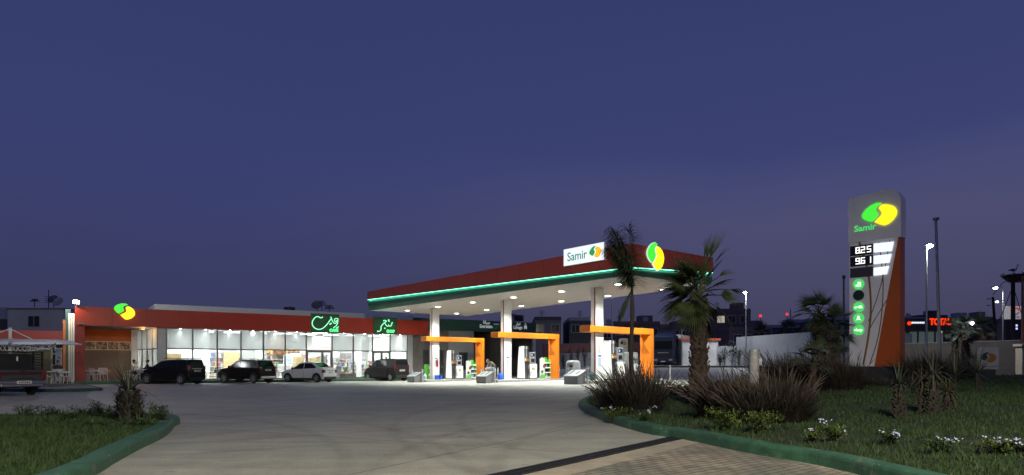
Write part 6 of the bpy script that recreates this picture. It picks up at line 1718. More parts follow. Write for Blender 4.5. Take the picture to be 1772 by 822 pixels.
pole('red_mast', 'thin reddish mast at the right picture edge by the nest', 1769.5, 478, 53, .12, mat('red_mast_paint', (.28, .10, .08), .6, vary=.2), 0, 'mast')
# beige gate pillar and low wall
x, y = bp(1772, 44); g_ = G(x, y)
gp = thing('gate_pillar', 'beige rendered gate pillar at the right picture edge', 'pillar', (x, y, g_))
b = MB(); b.box(-.35, .35, -.3, .3, -.2, 2.2); b.build('shaft', mat('beige_render', (.42, .36, .27), .8, vary=.15, bump=.2), gp, bevel=.02)
b = MB(); b.box(-.45, .45, -.4, .4, 2.2, 2.36); b.build('cap', mat('beige_cap', (.45, .40, .32), .8, vary=.15), gp, bevel=.02)
def wall(name, lab, a, c, z0, z1, m, th=.2, cap=None):
    a = Vector(a); c = Vector(c); d = c - a; t_ = thing(name, lab, 'wall', (a.x, a.y, 0), math.atan2(d.y, d.x))
    b = MB(); b.hexa([(0, 0, z0[0]), (d.length, 0, z0[1]), (d.length, th, z0[1]), (0, th, z0[0])], [(0, 0, z1[0]), (d.length, 0, z1[1]), (d.length, th, z1[1]), (0, th, z1[0])]); b.build('masonry', m, t_)
    if cap: b = MB(); b.hexa([(0, -.04, z1[0]), (d.length, -.04, z1[1]), (d.length, th + .04, z1[1]), (0, th + .04, z1[0])], [(0, -.04, z1[0] + .08), (d.length, -.04, z1[1] + .08), (d.length, th + .04, z1[1] + .08), (0, th + .04, z1[0] + .08)]); b.build('coping', cap, t_)
    return t_
ww = mat('blueish_white_render', (.46, .48, .51), .8, vary=.10, scale=.5, bump=.15)
W1, W2, W3 = bp(1274, 80), bp(1402, 67.5), bp(1600, 55)
wall('boundary_wall', 'long white boundary wall lit by the slim street lamp', W1, W2, (.6, .6), (4.62, 4.62), ww)
wall('boundary_wall', 'lower white wall running on behind the dark palms', W2, W3, (.6, .6), (2.6, 2.3), ww)
wall('boundary_wall', 'upper pale glazed screen behind the wall near the price sign', (W2[0] + 1, W2[1] + 2), (W3[0], W3[1] + 2), (2, 2), (4.2, 4.0), mat('pale_screen', (.20, .23, .23), .6, vary=.15))
wall('boundary_wall', 'low dull white wall left of the lit white wall', bp(1240, 82), bp(1274, 81), (.6, .6), (3.6, 3.6), ww)
wall('boundary_wall', 'low dark brown wall before the far station', bp(1566, 52), bp(1766, 48), (.6, .6), (2.9, 3.0), mat('brown_wall', (.11, .095, .08), .85, vary=.25, scale=1.5), cap=M['mauve'])
wall('boundary_wall', 'dark maroon wall behind the pumps', bp(940, 86), bp(1136, 90), (.3, .8), (4.0, 4.4), mat('maroon_wall', (.11, .045, .045), .85, vary=.25, scale=.8))
wall('boundary_wall', 'low whitewashed wall with dark weeds behind the middle island', bp(955, 78), bp(1030, 80), (.2, .5), (2.6, 2.8), mat('dingy_wall', (.30, .30, .31), .85, vary=.4, scale=.9))
# hut
x, y = bp(1212, 82); hut = thing('gate_hut', 'small white hut with orange roof edge behind the fan palm', 'hut', (x, y, G(x, y)))
b = MB(); b.box(-2.2, 2.2, 0, 3, 0, 3.1); b.build('wall', M['render_w'], hut)
b = MB(); b.box(-2.45, 2.45, -.25, 3.2, 3.1, 3.36); b.build('roof', M['orange_roof'], hut)
b = MB(); b.box(.2, .9, -.03, 0, 0, 1.95); b.build('door', M['lilac'], hut)
b = MB(); b.box(-.1, 1.1, -.35, 0, 2.05, 2.18); b.build('door_canopy', M['orange_roof'], hut)
# climbing bushes by the white wall
for i, (px, h_) in enumerate(((1254, 2.6), (1267, 2.8), (1279, 2.2), (1246, 1.3))):
    x, y = bp(px, 78); leafy_shrub(['slim dark shrub left of the lamp pole by the white wall', 'tall pointed dark shrub against the white wall', 'dark shrub right beside the slim lamp pole', 'low dark shrub by the gate hut'][i], x, y, G(x, y), .7, h_, 420, M['palmd'], None, 90 + i, .22)
for i, px in enumerate((962, 975, 988, 1000, 1012)):
    x, y = bp(px, 77); leafy_shrub('dark weed growing up the whitewashed wall', x, y, G(x, y), .45, 2.3, 260, M['palmd'], 'weeds along the whitewashed wall', 95 + i, .18)
# street verge kerb
kv = [bp(1100, 72), bp(1200, 73), bp(1300, 72), bp(1400, 62), bp(1470, 56)]
kerb('kerb_street', catmull(kv, 4), 1, mat('street_kerb', (.08, .085, .09), .7, vary=.2), w=.3, h=.2, step=2)

# ------------------------------------------------------------------ rival station far right
st = thing('far_station', 'distant fuel station with dark canopy and glowing red lettering', 'station', (*bp(1566, 75), 0), R(-2))
k_ = 75 / F
g_ = .9
zz = lambda py: H - (py - HY) / F * 75
b = MB(); b.box(0, 124 * k_, 0, 7, zz(572), zz(551)); b.build('canopy', mat('far_canopy', (.03, .03, .035), .6, vary=.1), st)
b = MB(); b.box(2 * k_, 92 * k_, 3.0, 3.2, .5, zz(572)); b.build('shop_front', mat('glowing_green_wall', (.15, .19, .18), .6, vary=.15, emit=lin(110, 125, 125), es=.30), st)  # dim lighting of the wall is put into its material as emission
b = MB()
for q in (12, 30, 46, 60, 76): b.box(q * k_, q * k_ + .15, 2.85, 3.0, .5, zz(572))
b.build('frame', M['alu'], st)
b = MB(); b.box(65 * k_, 73 * k_, 1, 1.1, zz(576), zz(566)); b.build('lit_panel', M['winlit'], st)
for q in (20, 110):
    b = MB(); b.box(q * k_, q * k_ + .3, 2, 2.3, .5, zz(572)); b.build('pillar', M['alu'], st)
text_mesh('lettering', 'TOTAL', 1.0, M['redlit'], st, Matrix.Translation((59.5 * k_, -.05, zz(557.5))), .04, width=36 * k_, bold=.04)
b = MB(); b.ball((7 * k_, -.05, zz(559.5)), .22, 10, 6); b.build('red_badge', M['redlit'], st)
b = MB()
for q in range(8): b.box((11 + q * 2.8) * k_, (11 + q * 2.8 + 2.0) * k_, -.06, -.02, zz(560), zz(557))
b.build('lit_writing', M['lit_white'], st)
b = MB(); b.ball((113 * k_, -.1, zz(560)), .16, 8, 6); b.build('lamp', M['lampw'], st)
# its price sign
x, y = bp(1756, 60); ps = thing('far_price_sign', 'distant white sign with red and blue swirl over a dark price panel', 'sign', (x, y, 0))
k_ = 60 / F; zz = lambda py: H - (py - HY) / F * 60
b = MB(); b.box(-15 * k_, 15 * k_, 0, .3, zz(552), zz(530)); b.build('board', mat('far_sign_white', (.5, .5, .5), .5, vary=0, emit=lin(175, 170, 170), es=.55), ps, bevel=.05)
b = MB(); b.box(-15 * k_, 15 * k_, 0, .3, zz(600), zz(553)); b.build('price_panel', M['priceblack'], ps)
cx0, cz0 = 0, zz(538.5)
def arc(r_, a0, a1, w0, w1, sq=.8, rot=0, n=14):
    P_ = []
    for i in range(n + 1):
        a = a0 + (a1 - a0) * i / n; w = w0 + (w1 - w0) * i / n
        for rr_ in (r_ - w, r_ + w):
            x_, z_ = rr_ * math.cos(a), rr_ * math.sin(a) * sq
            P_.append((cx0 + x_ * math.cos(rot) - z_ * math.sin(rot), -.03, cz0 + x_ * math.sin(rot) + z_ * math.cos(rot)))
    return P_, [(2 * i, 2 * i + 1, 2 * i + 3, 2 * i + 2) for i in range(n)]
for nm, a0, a1, c_ in (('red_swirl', .2, 2.9, (200, 60, 50)), ('blue_swirl', 3.6, 6.1, (50, 70, 150)), ('orange_swirl', 2.6, 3.8, (215, 130, 70))):
    b = MB(); b.faces(*arc(.36, a0, a1, .12, .04)); b.build(nm, mat(nm, (.3, .1, .1), .5, vary=0, emit=lin(*c_), es=.7), ps)
text_mesh('lettering', 'TOTAL', .3, mat('far_grey_letters', (.2, .15, .2), .5, vary=0), ps, Matrix.Translation((0, -.03, zz(549))), .01, width=.9)
for q in (-4.5, 1.5):
    for y0 in (561.5, 567):
        b = MB(); b.box(q * k_, (q + 3) * k_, -.04, -.01, zz(y0 + 3.4), zz(y0)); b.build('digit', M['bluelit'], ps)
x, y = bp(1752, 58); vc = thing('far_van', 'far white van with lit lamps half hidden behind the low wall', 'van', (x, y, G(x, y)), R(10))
b = MB(); b.prism([(-2, .4), (2, .4), (2, 1.1), (1.4, 1.3), (1.0, 2.0), (-2, 2.05)][::-1], -.9, .9); b.build('body', M['whitepaint'], vc, bevel=.06)
b = MB(); b.box(-1.6, 1.0, -.92, -.91, 1.3, 1.85); b.build('window', M['carglass'], vc)
for q in (-1.2, 1.2): b = MB(); b.M = Matrix.Translation((q, -.8, .35)) @ Matrix.Rotation(R(90), 4, 'X'); b.lathe([(.34, -.1), (.34, .1), (.001, .1)], 14); b.build('wheel', M['rubber'], vc)

# ------------------------------------------------------------------ town behind
rb = random.Random(21)
BM = [mat('town_render', (.20, .185, .19), .85, vary=.2, scale=.3), mat('town_brown', (.17, .13, .12), .85, vary=.2, scale=.3), mat('town_dark', (.10, .095, .10), .85, vary=.2, scale=.3), mat('town_rose', (.22, .15, .145), .85, vary=.2, scale=.3), mat('town_grey', (.42, .42, .45), .85, vary=.15, scale=.3)]
def town(px0, px1, ytop, Y, lab, mi=0, depth=10, wins=(3, 2), lit=(), para=True, turn=0):
    x0, _ = bp(px0, Y); x1, _ = bp(px1, Y); w = x1 - x0; xc = (x0 + x1) / 2; g_ = min(G(x0, Y), G(x1, Y)) - .3
    h_ = H - (ytop - HY) / F * Y - g_
    t_ = thing('town_house', lab, 'building', (xc, Y, g_), R(turn), 'houses behind the station')
    b = MB(); b.box(-w / 2, w / 2, 0, depth, 0, h_ - .5); b.build('wall', BM[mi], t_)
    b = MB(); b.box(-w / 2 - .06, w / 2 + .06, -.06, depth + .06, h_ - .5, h_ - .35)
    if para:
        b.box(-w / 2, w / 2, 0, .2, h_ - .35, h_); b.box(-w / 2, -w / 2 + .2, .2, depth, h_ - .35, h_); b.box(w / 2 - .2, w / 2, .2, depth, h_ - .35, h_)
        if w > 5: b.box(w * .1, w * .1 + min(2.5, w * .3), 2, 4.5, h_ - .35, h_ + 1.1)
    b.build('roof_parapet', BM[(mi + 2) % 5], t_)
    nx, nz_ = wins; c_ = 0
    for i in range(nx):
        for j in range(nz_):
            xx = -w / 2 + w * (i + .5) / nx + rb.uniform(-.2, .2); z_ = h_ - 1.6 - j * 2.9
            if z_ < 1.2: continue
            b = MB(); b.box(xx - .65, xx + .65, -.05, .0, z_ - .7, z_ + .55); f_ = b.build('window', BM[4], t_)
            b = MB(); b.box(xx - .55, xx - .03, -.062, -.051, z_ - .6, z_ + .45); b.box(xx + .03, xx + .55, -.062, -.051, z_ - .6, z_ + .45); b.build('pane', M['winlit'] if c_ in lit else M['glass_b'], f_)
            c_ += 1
    # roof clutter
    if rb.random() < .75:
        xx = rb.uniform(-w * .4, w * .4); b = MB(); b.tube([(xx, 1, h_ - .3), (xx, 1, h_ + rb.uniform(1, 2.2))], .04, 5)
        for q in range(4): b.tube([(xx - .4, 1, h_ + .3 + q * .2), (xx + .4, 1, h_ + .3 + q * .2)], .02, 4)
        b.build('aerial', M['black'], t_)
    if rb.random() < .5:
        xx = rb.uniform(-w * .4, w * .4); b = MB(); b.M = Matrix.Translation((xx, 1.5, h_ + .35)) @ Matrix.Rotation(R(60), 4, 'X'); b.lathe([(.001, 0), (.3, .05), (.5, .15), (.51, .17), (.3, .08), (.001, .04)], 12); b.build('satellite_dish', M['galv'], t_)
    return t_
town(13, 110, 527, 66, 'grey flat roofed house with one small window behind the left wing', 4, 12, (1, 1), (), False)
town(-140, 8, 545, 80, 'low dark house at the far left picture edge', 2, 12, (3, 1))
town(925, 971, 548, 96, 'dark grey house right of the green wing end', 0, 12, (2, 1))
town(985, 1024, 549, 98, 'dark house with roof terrace left of the third column', 2, 12, (2, 2))
town(1024, 1062, 560, 105, 'low dark house behind the third column', 2, 12, (2, 1))
town(1062, 1142, 556, 108, 'brownish low house between third column and fan palm', 1, 14, (4, 1))
town(1142, 1192, 561, 112, 'low rosy house behind the lorry', 3, 14, (3, 1))
town(1192, 1236, 549, 110, 'brown house with a lit window behind the fan palm trunk', 1, 14, (2, 1), (0,))
town(1236, 1298, 534, 104, 'tall dark house with a lit window left of the slim street lamp', 1, 14, (3, 2), (0,), turn=-6)
town(1262, 1336, 566, 98, 'low rose walled house above the white wall', 3, 8, (3, 1))
town(1300, 1420, 562, 118, 'long low dark block above the white wall', 2, 12, (6, 1))
town(1420, 1475, 548, 110, 'dark house behind the palms left of the price sign', 2, 12, (3, 1))
town(1566, 1600, 549, 120, 'dark house above the far station, left', 2, 12, (2, 2))
town(1590, 1640, 545, 140, 'far apartment block above the red letters', 0, 14, (5, 2))
town(1640, 1690, 549, 135, 'far apartment block behind the two distant fan palms', 2, 14, (5, 2))
town(1676, 1722, 548, 130, 'far rosy block with pale windows left of the leaning pole', 3, 14, (4, 2))
town(1720, 1790, 556, 125, 'far dark house behind the swirl sign', 2, 14, (4, 1))
town(1800, 1880, 545, 95, 'far brown house beyond the gate pillar', 1, 14, (4, 2))
town(1890, 2010, 538, 110, 'far grey block beyond the gate pillar', 0, 14, (5, 2))
town(2020, 2200, 548, 90, 'far rosy row of houses beyond the gate pillar', 3, 14, (7, 2))
town(-330, -160, 538, 85, 'low dark terrace of houses beyond the left wing', 2, 12, (6, 1))
for px, Y, yy, lab in ((1316, 150, 549, 'far mast with red beacon above the white wall, left'), (1362, 155, 546, 'far mast with red beacon above the white wall, right')):
    t_ = pole('beacon_mast', lab, px, yy, Y, .12, M['galv'], 0, 'mast')
    x, y = bp(px, Y); b = MB(); b.ball((0, 0, H - (yy - HY) / F * Y - t_.location.z + .3), .35, 8, 6); b.build('beacon', M['redbeacon'], t_)
pole('aerial_mast', 'thin dark mast right of the red beacons', 1368, 535, 130, .1, M['black'], 0, 'mast')
# roof clutter over the shop
def rooftop(px, ytop, ybot, Y, kind, lab):
    x, y = bp(px, Y); z0 = H - (ybot - HY) / F * Y; z1 = H - (ytop - HY) / F * Y
    t_ = thing(kind, lab, kind.replace('_', ' '), (x, y, z0)); h_ = z1 - z0
    b = MB()
    if kind == 'water_tank':
        b.cyl((0, 0), .5, 0, h_ * .9, 14); b.build('tank', M['black'], t_); b = MB(); b.lathe([(.5, h_ * .9), (.2, h_), (.001, h_)], 12); b.build('lid', M['black'], t_)
    elif kind == 'satellite_dish':
        b.tube([(0, 0, -.3), (0, 0, h_ * .5)], .04, 5); b.build('stand', M['black'], t_)
        b = MB(); b.M = Matrix.Translation((0, 0, h_ * .7)) @ Matrix.Rotation(R(55), 4, 'X'); b.lathe([(.001, 0), (.3, .05), (.5, .16), (.51, .18), (.3, .08), (.001, .04)], 14); b.build('dish', M['alu'], t_)
    else:
        b.tube([(0, 0, -.3), (0, 0, h_)], .04, 5); b.build('mast', M['black'], t_); b = MB()
        for q in range(5): b.tube([(-.5 + q * .06, 0, h_ * (.55 + q * .1)), (.5 - q * .06, 0, h_ * (.55 + q * .1))], .025, 4)
        b.build('rods', M['black'], t_)
rooftop(501, 531, 541, 62, 'water_tank', 'dark water tank on the shop roof left of the first neon sign')
rooftop(549, 524, 541, 62, 'satellite_dish', 'satellite dish on the roof above the first neon sign')
rooftop(557, 520, 541, 63, 'roof_aerial', 'roof aerial beside the satellite dish above the neon sign')
rooftop(570, 528, 542, 63, 'roof_aerial', 'thin roof aerial right of the satellite dish')
rooftop(60, 517, 527, 68, 'roof_aerial', 'aerial on the grey house at the left')
rooftop(93, 516, 527, 68, 'satellite_dish', 'dish on the grey house at the left')
#rooftop(239, 524, 533, 60, 'satellite_dish', 'dark dish on the roof right of the glowing fascia emblem')
rooftop(898, 545, 556, 66, 'water_tank', 'dark tank on the roof of the green wing')
rooftop(888, 543, 556, 66, 'roof_aerial', 'aerial on the roof of the green wing')
#town(508, 640, 529, 95, 'dark house roofline behind the shop parapet', 2, 12, (2, 1))

# street lamps of the forecourt behind the photographer (they light the foreground)
def rear_lamp(x, y, w, lab, tint=(1, .95, .70), spread=126, turn=21):
    t_ = thing('street_lamp', lab, 'street lamp', (x, y, 0), 0, 'street lamps around the station')
    b = MB(); b.tube([(0, 0, -.2), (0, 0, 10)], [.09, .05], 10); b.build('pole', M['galv'], t_)
    b = MB(); b.box(-.25, .25, -.1, .9, 10, 10.12); b.build('lamp_head', M['galv'], t_)
    b = MB(); b.box(-.2, .2, 0, .85, 9.96, 9.998); b.build('lens', M['lampw'], t_)
    li_ = bpy.data.lights.new('lamp', 'SPOT'); li_.energy = w; li_.color = tint; li_.shadow_soft_size = .3; li_.spot_size = R(160); li_.spot_blend = .6
    li_.spot_size = R(spread); o = bpy.data.objects.new('lamp', li_); o.parent = t_; o.location = (0, .4, 9.85); o.rotation_euler = (R(45), 0, R(turn)); col.objects.link(o)
rear_lamp(3, -3.5, K_STREET, 'street lamp behind the driveway entrance')
rear_lamp(-22, 6, K_STREET * .36, 'street lamp left of the paved parking')
# ------------------------------------------------------------------ people
def skinned(name, joints, bones, m, parent, sub=1):
    names = list(joints); idx = {k: i for i, k in enumerate(names)}
    me = bpy.data.meshes.new(name); me.from_pydata([joints[k][0] for k in names], [(idx[a], idx[c]) for a, c in bones], [])
    me.materials.append(m); o = bpy.data.objects.new(name, me); col.objects.link(o); o.parent = parent
    md = o.modifiers.new('skin', 'SKIN'); md.use_smooth_shade = True
    if not me.skin_vertices: me.attributes  # layer is made by the modifier
    sv = me.skin_vertices[0].data
    for k in names: sv[idx[k]].radius = (joints[k][1], joints[k][1] if len(joints[k]) < 3 else joints[k][2])
    sv[0].use_root = True
    s_ = o.modifiers.new('sub', 'SUBSURF'); s_.levels = sub; s_.render_levels = sub
    return o
def person(label, loc, rot, pose, top, bottom, hair=True):
    t_ = thing('person', label, 'person', loc, rot)
    J = {k: Vector(v) for k, v in pose.items()}
    r = dict(pelvis=.125, waist=.115, chest=.13, neck=.05, head0=.07, head=.095, shL=.055, elL=.042, wrL=.028, hnL=.03, shR=.055, elR=.042, wrR=.028, hnR=.03, hipL=.085, knL=.058, anL=.04, toL=.035, hipR=.085, knR=.058, anR=.04, toR=.035)
    jt = {k: (tuple(J[k]), r[k]) for k in J}
    bones = [('pelvis', 'waist'), ('waist', 'chest'), ('chest', 'neck'), ('neck', 'head0'), ('head0', 'head')]
    for s in 'LR': bones += [('chest', 'sh' + s), ('sh' + s, 'el' + s), ('el' + s, 'wr' + s), ('wr' + s, 'hn' + s), ('pelvis', 'hip' + s), ('hip' + s, 'kn' + s), ('kn' + s, 'an' + s), ('an' + s, 'to' + s)]
    for s in 'LR':           # fingers and thumb
        w, h_ = J['wr' + s], J['hn' + s]; d = (h_ - w).normalized(); sd = d.cross(Vector((.3, .2, 1))).normalized()
        for q, (o, l) in enumerate(((-.03, .07), (-.01, .085), (.01, .08), (.03, .06))):
            jt[f'f{s}{q}'] = (tuple(h_ + sd * o + d * l), .008); bones.append(('hn' + s, f'f{s}{q}'))
        jt[f'th{s}'] = (tuple(w.lerp(h_, .5) + sd * .055 + d * .04), .009); bones.append(('hn' + s, f'th{s}'))
    body = skinned('body', jt, bones, M['skin'], t_)
    up = ('waist', 'chest', 'shL', 'shR', 'elL', 'elR')
    jt2 = {k: (tuple(J[k]), r[k] + .032) for k in ('chest', 'waist', 'pelvis', 'shL', 'elL', 'shR', 'elR')}
    jt2['pelvis'] = (tuple(J['pelvis']), .135)
    for s in 'LR': jt2['fo' + s] = (tuple(J['el' + s].lerp(J['wr' + s], .8)), .042)
    skinned('shirt', jt2, [('chest', 'waist'), ('waist', 'pelvis'), ('chest', 'shL'), ('shL', 'elL'), ('elL', 'foL'), ('chest', 'shR'), ('shR', 'elR'), ('elR', 'foR')], top, t_)
    jt3 = {k: (tuple(J[k]), r[k] + .018) for k in ('pelvis', 'hipL', 'knL', 'hipR', 'knR')}
    for s in 'LR': jt3['an' + s] = (tuple(J['kn' + s].lerp(J['an' + s], .92)), .056)
    skinned('trousers', jt3, [('pelvis', 'hipL'), ('hipL', 'knL'), ('knL', 'anL'), ('pelvis', 'hipR'), ('hipR', 'knR'), ('knR', 'anR')], bottom, t_)
    for s in 'LR':
        a, c = J['an' + s], J['to' + s]; b = MB(); b.tube([a + (a - c) * .3 + Vector((0, 0, -.045)), a + Vector((0, 0, -.04)), c + Vector((0, 0, -.01)), c + (c - a).normalized() * .06], [.045, .055, .048, .03], 8); b.build('shoe', M['black'], t_, smooth=True)
    # face and hair
    hd = J['head']; fw = Vector((0, -1, 0))
    b = MB(); b.ball(hd + Vector((0, .018, .02)), .106, 12, 8, (.93, 1.02, 1.08)); b.build('hair', M['hair'], t_, smooth=True)
    b = MB(); b.ball(hd + Vector((0, -.03, -.03)), .09, 12, 8, (.82, .95, 1.12)); b.ball(hd + Vector((0, -.118, -.035)), .018, 6, 5, (1, 1, 1.3)); b.ball(hd + Vector((.088, .0, -.02)), .022, 6, 5, (.5, 1, 1.4)); b.ball(hd + Vector((-.088, .0, -.02)), .022, 6, 5, (.5, 1, 1.4)); b.build('face', M['skin'], t_, smooth=True)
    for q in (.03, -.03): b = MB(); b.ball(hd + Vector((q, -.106, 0)), .011, 6, 4); b.build('eye', M['black'], t_)
    b = MB(); b.box(-.022 + hd.x, .022 + hd.x, hd.y - .112, hd.y - .105, hd.z - .082, hd.z - .076); b.build('mouth', M['wood_d'], t_)
    return t_
SIT = dict(pelvis=(0, 0, .55), waist=(0, .03, .72), chest=(0, .02, .98), neck=(0, -.01, 1.16), head0=(0, -.02, 1.22), head=(0, -.03, 1.33), shL=(.19, .01, 1.08), elL=(.25, -.12, .84), wrL=(.14, -.34, .80), hnL=(.11, -.42, .80), shR=(-.19, .01, 1.08), elR=(-.25, -.12, .84), wrR=(-.14, -.34, .80), hnR=(-.11, -.42, .80),
           hipL=(.10, -.05, .53), knL=(.14, -.46, .52), anL=(.14, -.44, .10), toL=(.14, -.58, .05), hipR=(-.10, -.05, .53), knR=(-.14, -.46, .52), anR=(-.14, -.42, .10), toR=(-.14, -.56, .05))
DRINK = dict(SIT); DRINK.update(elR=(-.24, -.18, .92), wrR=(-.08, -.26, 1.16), hnR=(-.04, -.24, 1.24))
STAND = dict(pelvis=(0, 0, .95), waist=(0, 0, 1.12), chest=(0, 0, 1.36), neck=(0, -.01, 1.53), head0=(0, -.02, 1.58), head=(0, -.03, 1.68), shL=(.2, 0, 1.46), elL=(.27, .02, 1.18), wrL=(.26, -.1, .95), hnL=(.25, -.14, .87), shR=(-.2, 0, 1.46), elR=(-.27, .02, 1.18), wrR=(-.24, -.14, .98), hnR=(-.22, -.18, .90),
             hipL=(.10, 0, .92), knL=(.12, -.02, .50), anL=(.12, .02, .10), toL=(.14, -.14, .05), hipR=(-.10, 0, .92), knR=(-.12, -.03, .50), anR=(-.12, .0, .10), toR=(-.14, -.16, .05))
BEND = dict(STAND); BEND.update(waist=(0, -.06, 1.10), chest=(0, -.26, 1.26), neck=(0, -.42, 1.36), head0=(0, -.47, 1.38), head=(0, -.55, 1.42), shL=(.2, -.32, 1.32), elL=(.24, -.42, 1.06), wrL=(.16, -.58, .92), hnL=(.13, -.66, .88), shR=(-.2, -.32, 1.32), elR=(-.24, -.42, 1.06), wrR=(-.16, -.58, .92), hnR=(-.13, -.66, .88))
FT = FZ - .03
def gz(x, y): return FT
def chair(p, rot, lab, grp='white plastic terrace chairs'):
    t_ = thing('plastic_chair', lab, 'chair', p, rot, grp)
    b = MB(); b.hexa([(-.21, -.22, .42), (.21, -.22, .42), (.2, .2, .40), (-.2, .2, .40)], [(-.22, -.23, .45), (.22, -.23, .45), (.2, .21, .43), (-.2, .21, .43)]); b.build('seat', M['plasticw'], t_, bevel=.015)
    b = MB()
    for k in range(5): b.hexa([(-.19 + k * .08, .2, .43), (-.13 + k * .08, .2, .43), (-.13 + k * .08, .22, .43), (-.19 + k * .08, .22, .43)], [(-.20 + k * .083, .28, .84), (-.135 + k * .083, .28, .84), (-.135 + k * .083, .30, .84), (-.20 + k * .083, .30, .84)])
    b.box(-.22, .22, .275, .31, .82, .88); b.build('backrest', M['plasticw'], t_)
    for sx_ in (-1, 1):
        for a, c in ((-.2, -.25), (.18, .24)):
            b = MB(); b.tube([(sx_ * .19, a, .42), (sx_ * .23, c, 0)], [.024, .02], 6); b.build('leg', M['plasticw'], t_)
        b = MB(); b.tube([(sx_ * .22, -.2, .43), (sx_ * .25, -.18, .64), (sx_ * .25, .2, .66), (sx_ * .21, .27, .68)], .02, 6); b.build('armrest', M['plasticw'], t_)
    return t_
def table(p, rot, lab, m='plasticw', grp='white terrace tables', r=.4):
    t_ = thing('cafe_table', lab, 'table', p, rot, grp)
    b = MB(); b.box(-r, r, -r, r, .70, .74); b.build('tabletop', M[m], t_, bevel=.01)
    for sx_ in (-1, 1):
        for sy in (-1, 1):
            b = MB(); b.tube([(sx_ * r * .85, sy * r * .85, .7), (sx_ * r * .95, sy * r * .95, 0)], .022, 6); b.build('leg', M[m], t_)
def loc(px, Y, z=FT):
    x, y = bp(px, Y); return (x, y, z)
# terrace under the fascia
ty = 45.6
chair(loc(152, 44.6), R(-20), 'white plastic chair right beside the red pillar'); table(loc(158, 45.2), 0, 'white table right of the red pillar'); chair(loc(164, 45.6), R(160), 'white plastic chair at the table by the red pillar, right side')
table(loc(176, 46.3), R(10), 'orange topped table in the middle of the terrace', 'orange_wall', None); chair(loc(180, 45.4), R(30), 'white plastic chair before the orange table'); chair(loc(171, 46.8), R(-120), 'white plastic chair left of the orange table')
table(loc(238, 45.9), 0, 'white table in front of the seated person in white'); chair(loc(231.5, 46.0), R(-85), 'white plastic chair under the person in the white shirt'); chair(loc(222, 46.4), R(-70), 'empty white plastic chair left of the person in white'); chair(loc(246, 45.8), R(80), 'white plastic chair right of the table by the minivan')
person('person in a white shirt seated at a terrace table, hand raised to mouth', loc(231.8, 46.0), R(85), DRINK, M['shirtw'], M['clothd'])
person('person in dark clothes seated at the terrace beside the minivan bonnet', loc(256, 46.2), R(-70), SIT, M['clothd'], M['clothd'])
# left of the pillar
tz = .14
chair(loc(84, 40.6, tz), R(-70), 'white plastic chair at the left end of the outdoor seating'); chair(loc(92, 40.9, tz), R(-95), 'white plastic chair left of the person in black'); table(loc(106, 40.6, tz), 0, 'white table before the person in black'); chair(loc(100, 41.2, tz), R(-85), 'white plastic chair under the person in black'); chair(loc(113, 40.4, tz), R(95), 'white plastic chair right of the table by the cream fins'); chair(loc(118, 41.4, tz), R(120), 'white plastic chair closest to the cream fins'); table(loc(89, 40.3, tz), R(15), 'white table at the left end of the outdoor seating')
person('person in black sitting at an outdoor table left of the cream fins', loc(100.5, 41.2, tz), R(85), SIT, M['clothd'], M['jeans'])
# attendant
q = CP(CU[1][0] + 1.5, CU[1][1] + 2.95); person('attendant in grey overalls leaning over behind the middle litter bin', (q.x, q.y, G(q.x, q.y)), R(-60), BEND, M['clothg'], M['clothd'])
# white tag board under the sail
x, y = bp(101.5, 42.2); t_ = thing('menu_board', 'tall pale board under the right tip of the white sail', 'board', (x, y, .14), R(5))
b = MB(); b.box(-.18, .18, -.04, .04, .1, 2.2); b.build('board', mat('pale_board', (.55, .58, .62), .5, vary=.05), t_); b = MB(); b.box(-.2, .2, -.15, .15, 0, .1); b.build('base', M['alu'], t_); b = MB(); b.box(-.05, .1, -.05, -.041, 1.55, 1.62); b.build('printed_bar', M['black'], t_)

# ------------------------------------------------------------------ white sail carport
Yc = 39.0
sl = thing('sail_carport', 'white tensile sail carport hung from a mast at the left', 'carport', (*bp(17.5, Yc), .0))
k_ = Yc / F; Zf = lambda py: H - (py - HY) / F * Yc; X_ = lambda px: (px - 17.5) * k_
b = MB(); b.tube([(0, 0, 0), (0, 0, Zf(567))], [.11, .085], 10); b.build('mast', M['white'], sl, smooth=40)
b = MB()
V = []; nx, ny = 16, 8
for j in range(ny + 1):
    for i in range(nx + 1):
        u_ = i / nx; v_ = j / ny; xx = X_(-110) + (X_(112) - X_(-110)) * u_; yy = -1.5 + 3.0 * v_
        zed = Zf(589) - .10 * abs(u_ - .55) * 2 + .16 * math.sin(math.pi * v_) - .10 * (math.sin(math.pi * u_) ** 2) * (1 - math.sin(math.pi * v_)) - (.1 * v_)
        V.append((xx, yy, zed))
b.faces(V, [(j * (nx + 1) + i, j * (nx + 1) + i + 1, (j + 1) * (nx + 1) + i + 1, (j + 1) * (nx + 1) + i) for j in range(ny) for i in range(nx)])
sf = mat('sail_fabric', (.8, .8, .8), .7, vary=.08, scale=2)
t = sf.node_tree; tl = t.nodes.new('ShaderNodeBsdfTranslucent'); tl.inputs[0].default_value = (.8, .8, .8, 1); mx = t.nodes.new('ShaderNodeMixShader'); mx.inputs[0].default_value = .5
t.links.new(t.nodes['Principled BSDF'].outputs[0], mx.inputs[1]); t.links.new(tl.outputs[0], mx.inputs[2]); t.links.new(mx.outputs[0], t.nodes['Material Output'].inputs[0])
b.build('membrane', sf, sl, smooth=True)
b = MB(); b.tube([V[i] for i in range(nx + 1)], .05, 6); b.build('edge_tube', M['white'], sl)
b = MB(); b.tube([V[ny * (nx + 1) + i] for i in range(nx + 1)], .05, 6); b.build('edge_tube', M['white'], sl)
b = MB()
for sx_ in (-60, 50):
    b.tube([(0, 0, Zf(569)), (X_(17.5 + sx_) , -.2, Zf(591))], .03, 6)
b.build('stay', M['white'], sl)
b = MB()
